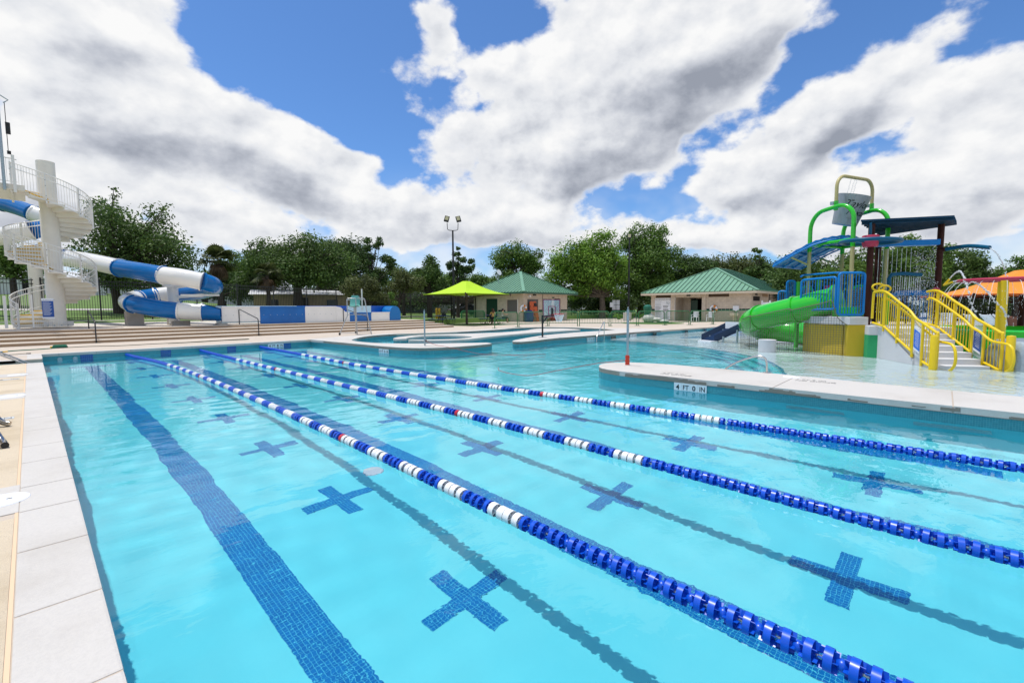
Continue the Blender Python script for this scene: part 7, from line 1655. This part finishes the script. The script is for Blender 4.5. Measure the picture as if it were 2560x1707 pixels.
def build_play_stair():
    L0, R0 = Vector((15.72, -20.53, 0)), Vector((16.62, -21.98, 0)); L0, R0 = L0.lerp(R0, 0.075), R0.lerp(L0, 0.11); O = Vector((L0.x, L0.y, -0.42))
    e2 = (R0-L0).normalized(); W = (R0-L0).length; e1 = Vector((-e2.y, e2.x, 0))
    if e1.x < 0: e1 = -e1
    t = empty('play_stair', O, 0, 'white steps with yellow railings leading up to the play structure', 'stairs')
    Q = lambda a, b, z: (L0+e1*a+e2*b)+Vector((0, 0, z))-O
    run, rise, n = 0.31, 0.148, 7; z0 = -0.30
    for k in range(n):
        z = z0+rise*(k+1)-0.02; a0 = 0.15+run*k; wl = W-0.10+0.0
        st = MB(); b0, b1 = 0.05-(0.0), wl
        p = [Q(a0, b0, 0), Q(a0, b1, 0), Q(a0+run+0.9*(k == n-1), b1, 0), Q(a0+run+0.9*(k == n-1), b0, 0)]
        st.prism([(q.x, q.y) for q in p], -0.45-O.z, z-O.z).build('step', PWC, t, bevel=0.008)
    zt = z0+rise*n-0.02; slope = rise/run
    def rail(b, tag_):
        side = Vector((0, 0, 0))
        base = lambda a: z0+max(0.0, a-0.15)*slope
        aT = 0.15+run*n
        def P(a, dz, bb=b): return Q(a, bb, base(a)+dz)
        top = [Q(-0.02, b, z0+0.05), Q(-0.02, b, 0.62), P(0.05, 1.0), P(0.55, 1.02), P(0.85, 1.0), P(1.15, 1.08), P(1.6, 1.08), P(aT, 1.08), Q(aT+0.5, b, base(aT)+1.08)]
        if tag_ == 0: top += [Q(aT+0.62, b, base(aT)+1.0), Q(aT+0.64, b, base(aT)+0.25)]
        MB().tube(smooth_loop([tuple(q) for q in top], 4, False), 0.035, 12).build('top_rail', PY, t, smooth=True)
        bi = b+(0.10 if tag_ == 0 else -0.10)
        hand = [Q(0.05, bi, z0+0.04), Q(-0.25, bi, z0+0.02), Q(-0.48, bi, z0+0.20), Q(-0.50, bi, z0+0.50), Q(-0.35, bi, z0+0.72), P(0.15, 0.78, bi), P(0.55, 0.80, bi), P(0.85, 0.78, bi), P(1.2, 0.84, bi), P(aT, 0.84, bi), Q(aT+0.3, bi, base(aT)+0.84)]
        MB().tube(smooth_loop([tuple(q) for q in hand], 5, False), 0.032, 12).build('hand_rail', PY, t, smooth=True)
        for a in (0.55, 0.95, 1.65, aT): MB().cyl(P(a, -0.12), P(a, 1.04), 0.034, 10).build('rail_post', PY, t, smooth=True)
        MB().tube([P(0.0, 0.05), P(0.5, 0.02)], 0.035, 8).build('bottom_rail', PY, t); MB().tube([P(0.97, 0.03), P(aT, 0.03), Q(aT+0.6, b, base(aT)+0.12)], 0.035, 8).build('bottom_rail', PY, t)
        for k in range(4): a = 0.08+0.11*k; MB().cyl(P(a, 0.05), P(a, 1.0), 0.011, 8).build('baluster', PY, t)
        a = 1.04
        while a < aT+0.5:
            MB().cyl(P(min(a, aT), 0.03)+(e1*(a-min(a, aT))), P(min(a, aT), 1.07)+(e1*(a-min(a, aT))), 0.011, 8).build('baluster', PY, t); a += 0.105
        pb = Q(-0.10, b-(0.12 if tag_ == 0 else -0.12), 0)
        MB().lathe([(0.085, 0.0), (0.085, 1.02), (0.075, 1.05), (0.0, 1.065)], 18, (pb.x, pb.y, -0.42-O.z)).build('bollard_post', PY, t, smooth=True)
        # clear panel with a blue rules sign
        gl = bpy.data.materials.get('clear_panel')
        if gl is None:
            gl = bpy.data.materials.new('clear_panel'); gl.use_nodes = True; bb = gl.node_tree.nodes['Principled BSDF']; bb.inputs['Base Color'].default_value = (0.85, 0.9, 0.92, 1); bb.inputs['Roughness'].default_value = 0.12; bb.inputs['Alpha'].default_value = 0.25
        nn = e2*0.006
        def panel(name, a0, a1, d0, d1, m, off, par):
            vs = [P(a0, d0)+nn*off, P(a1, d0)+nn*off, P(a1, d1)+nn*off, P(a0, d1)+nn*off]; vs += [q+nn*0.6 for q in vs]
            return new_mesh(name, vs, [(0,3,2,1), (4,5,6,7), (0,1,5,4), (1,2,6,5), (2,3,7,6), (3,0,4,7)], m, par)
        cp = panel('clear_panel', 0.58, 0.92, 0.02, 0.96, gl, 0, t)
        sg = panel('rules_sign', 0.63, 0.87, 0.22, 0.72, M['sign_blue'] if tag_ else mat('sign_bright_blue', (0.01, 0.16, 0.70), 0.35), -3.0, cp); panel('sign_header', 0.63, 0.87, 0.72, 0.79, M['white_sign'], -3.0, cp); panel('sign_footer', 0.63, 0.87, 0.16, 0.22, M['white_sign'], -3.0, cp)
        for k in range(9): panel('text_line', 0.66, 0.66+0.17*(0.75+0.25*((k*7) % 5)/5), 0.66-0.045*k, 0.668-0.045*k, M['white_sign'], -4.0, sg)
    rail(0.0, 0); rail(W, 1)
    # side wall below the left railing
    aT = 0.15+run*n
    q = [Q(0.9, 0.0, -0.45), Q(aT+0.08, 0.0, -0.45), Q(aT+0.08, 0.0, zt), Q(aT, 0.0, zt), Q(0.9, 0.0, -0.1)]; vs = q+[p+e2*0.06 for p in q]; k = 5
    new_mesh('side_wall', vs, [tuple(range(k)), tuple(reversed(range(k, 2*k)))]+[(i, k+i, k+(i+1) % k, (i+1) % k) for i in range(k)], PWC, t)
build_play_stair()
def build_green_slide():
    O = at(1960, 880, 17.0); O.z = -0.42
    t = empty('green_slide', O, 0, 'bright green curved tube slide on the play structure', 'water slide'); A = lambda u, v, d: at(u, v, d)-O
    path = [(2088, 752, 15.75), (2040, 762, 16.2), (1990, 774, 16.75), (1940, 785, 17.35), (1902, 794, 18.0), (1880, 804, 18.8), (1880, 814, 19.7), (1906, 822, 20.3), (1950, 827, 20.2), (2000, 832, 19.6), (2040, 838, 18.8), (2060, 846, 18.0)]
    ps = [tuple(A(*p)) for p in path]
    for i0, i1 in ((0, 2), (2, 4), (4, 7), (7, 9), (9, 11)):
        seg = smooth_loop(ps, 6, False)[i0*6:i1*6+1]; flange_tube('tube_section', seg, 0.47, PG, t)
    MB().tube([A(2090, 752, 15.72), A(2096, 751, 15.66)], 0.56, 28).build('inlet_flange', PG, t, smooth=True)
    MB().prism([(q.x, q.y) for q in (A(2080, 790, 15.5), A(2140, 790, 15.2), A(2150, 790, 15.9), A(2090, 790, 16.3))], 1.035-O.z, 1.35-O.z).build('inlet_deck', PG, t, bevel=0.02)
    # navy trough with a white lip
    e = empty('blue_trough_slide', on(1790, 855, ZW), 0, 'dark navy straight trough slide dipping into the shallow water', 'water slide'); E0 = Vector(e.location)
    lo = at(1787, 851, 21.0)-E0; hi = at(1850, 822, 20.2)-E0; back = Vector((0.45, 0.75, 0)); nv = mat('navy_gelcoat', (0.002, 0.018, 0.06), 0.35)
    for s, nm in ((0, 'side_wall'), (1, 'side_wall')):
        o_ = back*s; vs = []
        for p in (lo, hi):
            for z in (-0.10, 0.24): vs += [p+o_+Vector((0, 0, z)), p+o_+back.normalized()*0.05+Vector((0, 0, z))]
        new_mesh(nm, vs, [(0,2,6,4), (1,5,7,3), (2,3,7,6), (0,4,5,1), (0,1,3,2), (4,6,7,5)], nv, e)
    MB().add([lo, hi, hi+back, lo+back, lo-Vector((0, 0, .05)), hi-Vector((0, 0, .05)), hi+back-Vector((0, 0, .05)), lo+back-Vector((0, 0, .05))], [(0,1,2,3), (7,6,5,4), (0,4,5,1), (2,6,7,3), (3,7,4,0)]).build('trough_bed', nv, e)
    MB().beam(hi+Vector((0.03, 0, 0.09)), hi+back+Vector((0.03, 0, 0.09)), 0.08, 0.40).build('white_lip', M['white_sign'], e); MB().beam(lo+Vector((-0.15, -0.03, -0.05)), lo+back+Vector((-0.15, 0, -0.05)), 0.35, 0.05).build('splash_lip', M['white_sign'], e)
    for p in (lo.lerp(hi, 0.35), lo.lerp(hi, 0.9)):
        for s in (0, 1): MB().cyl((p.x+back.x*s, p.y+back.y*s, -0.45-E0.z), (p.x+back.x*s, p.y+back.y*s, p.z), 0.045, 8).build('leg', M['galv'], e)
    # safety net hung from the slide
    top = [(1853, 799, 17.8), (1876, 789, 17.3), (1880, 791, 17.2), (1960, 774, 16.2), (1976, 772, 16.05), (1980, 775, 16.0), (2060, 757, 15.15), (2080, 753, 15.0), (2092, 790, 14.95), (2108, 806, 14.85), (2118, 812, 14.8)]
    n0 = at(1860, 872, 17.6); n0.z = -0.42; nt_ = empty('safety_net', n0, 0, 'tan rope net hanging below the green slide down to the water', 'net')
    tp = [Vector(p)-n0 for p in smooth_loop([tuple(at(*q)) for q in top], 7, False)]
    cs = [0.0]
    for a, b in zip(tp[:-1], tp[1:]): cs.append(cs[-1]+math.hypot(b.x-a.x, b.y-a.y))
    def TP(s):
        i = 0
        while i < len(cs)-2 and cs[i+1] < s: i += 1
        f = (s-cs[i])/max(1e-6, cs[i+1]-cs[i]); return tp[i].lerp(tp[i+1], min(1, max(0, f)))
    Ltot = cs[-1]; step = 0.075; net = MB(); rm = mat('net_twine', (0.17, 0.155, 0.115), 0.9); N_ = int(Ltot/step)
    cols = [TP(i*step) for i in range(N_+1)]
    zb = 0.12                                                   # local: a little below the water
    def zig(mb, a, b, w):
        d = (b-a); s_ = d.cross(Vector((FWD.x, FWD.y, 0))).normalized()*w*0.5
        if d.length > 1e-5: mb.add([a-s_, a+s_, b+s_, b-s_], [(0,1,2,3)])
    for c in cols: zig(net, c, Vector((c.x, c.y, zb)), 0.012)
    z = zb
    while z < 2.3:
        for a, b in zip(cols[:-1], cols[1:]):
            if z < min(a.z, b.z): zig(net, Vector((a.x, a.y, z)), Vector((b.x, b.y, z)), 0.012)
        z += step
    tag(net.build('net_mesh', rm, nt_), kind='stuff'); MB().tube(tp, 0.014, 6).build('edge_rope', rm, nt_)
build_green_slide()
# ------------------------------------------------------------------ beyond the play structure
def build_right():
    org = mat('orange_fabric', (0.80, 0.26, 0.02), 0.8); org2 = mat('orange_hem', (0.72, 0.10, 0.005), 0.8)
    p = at(2552, 800, 18.5); umbrella('orange_umbrella', (p.x, p.y, 0.0), 2.45, at(2552, 738, 18.5).z, at(2552, 682, 18.5).z+0.1, org, org2, PBR, 'orange square umbrella at the right picture edge over the loungers', R(20))
    b = on(2495, 897, ZW); t = empty('spray_post', (b.x, b.y, -0.42), 0, 'yellow post carrying a pink curved spray bar near the right edge', 'spray post')
    h = at(2511, 702, (b-CAM).dot(FWD)).z+0.42; MB().cyl((0, 0, 0), (0, 0, h), 0.12, 18).build('post', PY, t, smooth=True); MB().lathe([(0.2, 0.0), (0.2, 0.28), (0.13, 0.3)], 18).build('base_sleeve', PY, t)
    c = Vector((0, 0, h)); rad = 1.0; MB().tube([c+Vector((rad*math.cos(a)-0.35*RGT.x*0, rad*math.sin(a), 0.02)) for a in [2*math.pi*k/36 for k in range(36)]], 0.042, 8, closed=True).build('spray_ring', PR, t, smooth=True)
    for a in (0.2, 2.3, 4.4): MB().tube([c, c+Vector((rad*math.cos(a), rad*math.sin(a), 0.02))], 0.04, 8).build('ring_spoke', PR, t)
    # green tub pool wall
    g = on(2450, 886, ZW); t = empty('green_tub', (g.x+2.6, g.y-0.6, -0.42), 0, 'low bright green ring wall in the water right of the yellow stairs', 'pool tub')
    MB().lathe([(2.5, 0.0), (2.5, 0.95), (2.4, 1.0), (2.25, 1.0), (2.2, 0.95), (2.2, 0.0)], 48, caps=False).build('ring_wall', PG, t, smooth=True)
    q = at(2570, 850, 11.6); t = empty('spray_bowl', (q.x, q.y, -0.42), 0, 'grey and blue spray bowl at the right picture edge', 'spray feature')
    MB().lathe([(0.0, 0.85), (0.35, 0.95), (0.6, 0.9), (0.75, 0.6), (0.8, 0.0)], 24).build('bowl', M['galv'], t, smooth=True); MB().ball((-0.55, -0.2, 0.35), 0.35, 14, 10, (1, 1, 1)).build('green_foot', PG, t, smooth=True)
    # loungers and chairs on the far right deck
    wp = M['white_sign']; br = mat('terracotta_plastic', (0.30, 0.10, 0.055), 0.55)
    def lounger(u, v, d, rz, m, lab):
        p = at(u, v, d); p.z = 0.0; t = empty('sun_lounger', p, rz, lab, 'sun lounger', 'loungers on the right deck')
        for k in range(9): MB().box((0, -0.05-0.14*k, 0.36), (0.60, 0.11, 0.03)).build('slat', m, t)
        rot = Matrix.Rotation(R(50), 3, 'X')
        for k in range(6): MB().box(Vector((0, 0.05, 0.36))+rot @ Vector((0, 0.05+0.115*k, 0)), (0.60, 0.09, 0.03), m=rot).build('back_slat', m, t)
        for s in (-1, 1):
            MB().beam((s*0.3, 0.1, 0.34), (s*0.3, -1.3, 0.34), 0.05, 0.06).build('side_rail', m, t); MB().beam(Vector((s*0.3, 0.05, 0.36)), Vector((s*0.3, 0.05, 0.36))+rot @ Vector((0, 0.72, 0)), 0.05, 0.05).build('back_rail', m, t)
            for y in (0.0, -1.2): MB().box((s*0.28, y, 0.17), (0.06, 0.06, 0.34)).build('leg', m, t)
    f = yaw_to_cam
    lounger(2445, 812, 25, R(40), wp, 'white lounger half hidden behind the clear panel'); lounger(2488, 812, 24, R(35), wp, 'white lounger left of the yellow post'); lounger(2522, 812, 23.5, R(35), wp, 'white lounger right of the yellow post'); lounger(2548, 822, 20.5, R(75), br, 'terracotta lounger at the right edge under the orange umbrella')
    for (u, lab) in ((2318, 'white armchair behind the blue rail bars'), (2350, 'white armchair behind the left end of the right yellow railing'), (2378, 'white armchair behind the right yellow railing')):
        p = at(u, 812, 27); armchair((p.x, p.y, 0), R(-70), lab, 'white armchairs on the right deck')
build_right()
# ------------------------------------------------------------------ spraying water
def build_spray():
    rr = random.Random(11)
    ico = [(0,0,1), (0.89,0,0.45), (0.28,0.85,0.45), (-0.72,0.53,0.45), (-0.72,-0.53,0.45), (0.28,-0.85,0.45), (0,0,-1)]
    icf = [(0,1,2), (0,2,3), (0,3,4), (0,4,5), (0,5,1), (6,2,1), (6,3,2), (6,4,3), (6,5,4), (6,1,5)]
    def drop(mb, p, r, st=1.0): mb.add([p+Vector((v[0]*r, v[1]*r, v[2]*r*st)) for v in ico], icf)
    def jet(mb, pts, r0, r1, sc):
        P = [Vector(q) for q in smooth_loop([tuple(at(*p)) for p in pts], 24, False)]; n = len(P)
        for i, p in enumerate(P):
            f = i/n; r = r0+(r1-r0)*f
            j = 0.1+0.9*f
            drop(mb, p+Vector((rr.gauss(0, 1), rr.gauss(0, 1), rr.gauss(0, 1)))*sc*j, r*rr.uniform(0.6, 1.25), 1.3)
            if i < n-1 and f < 0.7: mb.tube([p, P[i+1]], r*0.7, 5, caps=False)
    def curtain(mb, a, b, zlen, n, m, spread=0.03, r=0.011):
        a, b = at(*a), at(*b)
        for i in range(n):
            s = a.lerp(b, rr.random()); z = 0.0; run = rr.uniform(0.35, 0.8)*zlen
            for k in range(m):
                z = zlen*(rr.random()**0.8); w = spread*(0.3+z/zlen)
                drop(mb, s+Vector((rr.gauss(0, w), rr.gauss(0, w), -z)), r*rr.uniform(0.5, 1.3), rr.uniform(1.0, 2.6))
    def streams(mb, a, b, n, zlen, r=0.006, out=None):
        a, b = at(*a), at(*b)
        for i in range(n):
            s = a.lerp(b, (i+0.5)/n); v = Vector((0, 0, 0)) if out is None else out; pts = []
            for k in range(9): q = k/8; pts.append(s+v*q*0.5-Vector((0, 0, zlen*q*q if out is not None else zlen*q)))
            mb.tube(pts[:6], r, 4, caps=False)
            for k in range(22): q = rr.uniform(0.4, 1.0); drop(mb, s+v*q*0.5-Vector((0, 0, (zlen*q*q if out is not None else zlen*q)))+Vector((rr.gauss(0, .012), rr.gauss(0, .012), 0)), r*rr.uniform(1.0, 2.0), 1.6)
    def done(mb, lab):
        o = mb.build('spraying_water', PWAT, smooth=True); tag(o, lab, 'water spray', kind='stuff')
    mb = MB(); jet(mb, ((2374, 697, 14.4), (2390, 682, 14.2), (2402, 680, 14.0), (2412, 698, 13.8), (2420, 725, 13.6), (2434, 780, 13.4)), 0.018, 0.028, 0.02); jet(mb, ((2383, 704, 14.2), (2415, 700, 13.9), (2450, 714, 13.6), (2485, 748, 13.3), (2520, 792, 13.0)), 0.018, 0.028, 0.02)
    jet(mb, ((2475, 620, 14.0), (2490, 632, 13.8), (2505, 655, 13.7), (2520, 696, 13.6)), 0.012, 0.022, 0.02); done(mb, 'white arcing water jets right of the play structure')
    mb = MB(); curtain(mb, (2285, 620, 15.7), (2342, 618, 15.4), 2.6, 40, 42, 0.05, 0.008); streams(mb, (2192, 622, 15.8), (2285, 620, 15.6), 8, 2.2); done(mb, 'curtain of water falling from the blue gutter')
    mb = MB(); streams(mb, (2232, 692, 15.55), (2304, 693, 15.4), 13, 0.85); done(mb, 'thin water streams dripping from the teal spray arm')
    mb = MB()
    b = on(2495, 897, ZW); hh = at(2511, 702, (b-CAM).dot(FWD)).z
    for k in range(26):
        a = 2*math.pi*k/26; s = Vector((b.x+1.0*math.cos(a), b.y+1.0*math.sin(a), hh-0.02)); out = Vector((math.cos(a), math.sin(a), 0))*0.7
        mb.tube([s+out*q-Vector((0, 0, 1.2*q*q*1.6)) for q in (0, .15, .3, .45, .6)], 0.006, 4, caps=False)
        for i in range(24): q = rr.uniform(0.5, 1.15); drop(mb, s+out*q-Vector((0, 0, 1.92*q*q)), rr.uniform(0.007, 0.014), 1.5)
    done(mb, 'ring of thin water streams falling from the pink spray bar')
    mb = MB()
    for k in range(420):
        q = at(rr.uniform(2240, 2345), rr.uniform(700, 880), rr.uniform(13.2, 15.5)); drop(mb, q, rr.uniform(0.004, 0.011), 1.4)
    for k in range(260):
        q = at(rr.uniform(2380, 2560), rr.uniform(720, 800), rr.uniform(12.5, 14.5)); drop(mb, q, rr.uniform(0.004, 0.010), 1.4)
    done(mb, 'loose drops of spray in the air around the yellow stairs')
    mb = MB()
    for (u, dx) in ((2118, 0.0), (2127, 0.04), (2133, 0.08)):
        a = at(u+10, 449, 16.5); e = at(u, 484, 16.5)
        for i in range(40): drop(mb, a.lerp(e, i/40)+Vector((rr.gauss(0, .01), rr.gauss(0, .01), 0)), 0.007, 1.8)
    done(mb, 'fine streams filling the tipping bucket')
build_spray()
for o in bpy.data.objects:
    if o.type in ('MESH', 'FONT') and not o.name.startswith('pool_water'): o.cycles.is_caustics_receiver = True
scene.cycles.use_denoising = True
scene.cycles.max_bounces = 8; scene.cycles.transmission_bounces = 6; scene.cycles.transparent_max_bounces = 12
scene.cycles.caustics_reflective = False
scene.cycles.sample_clamp_indirect = 6.0
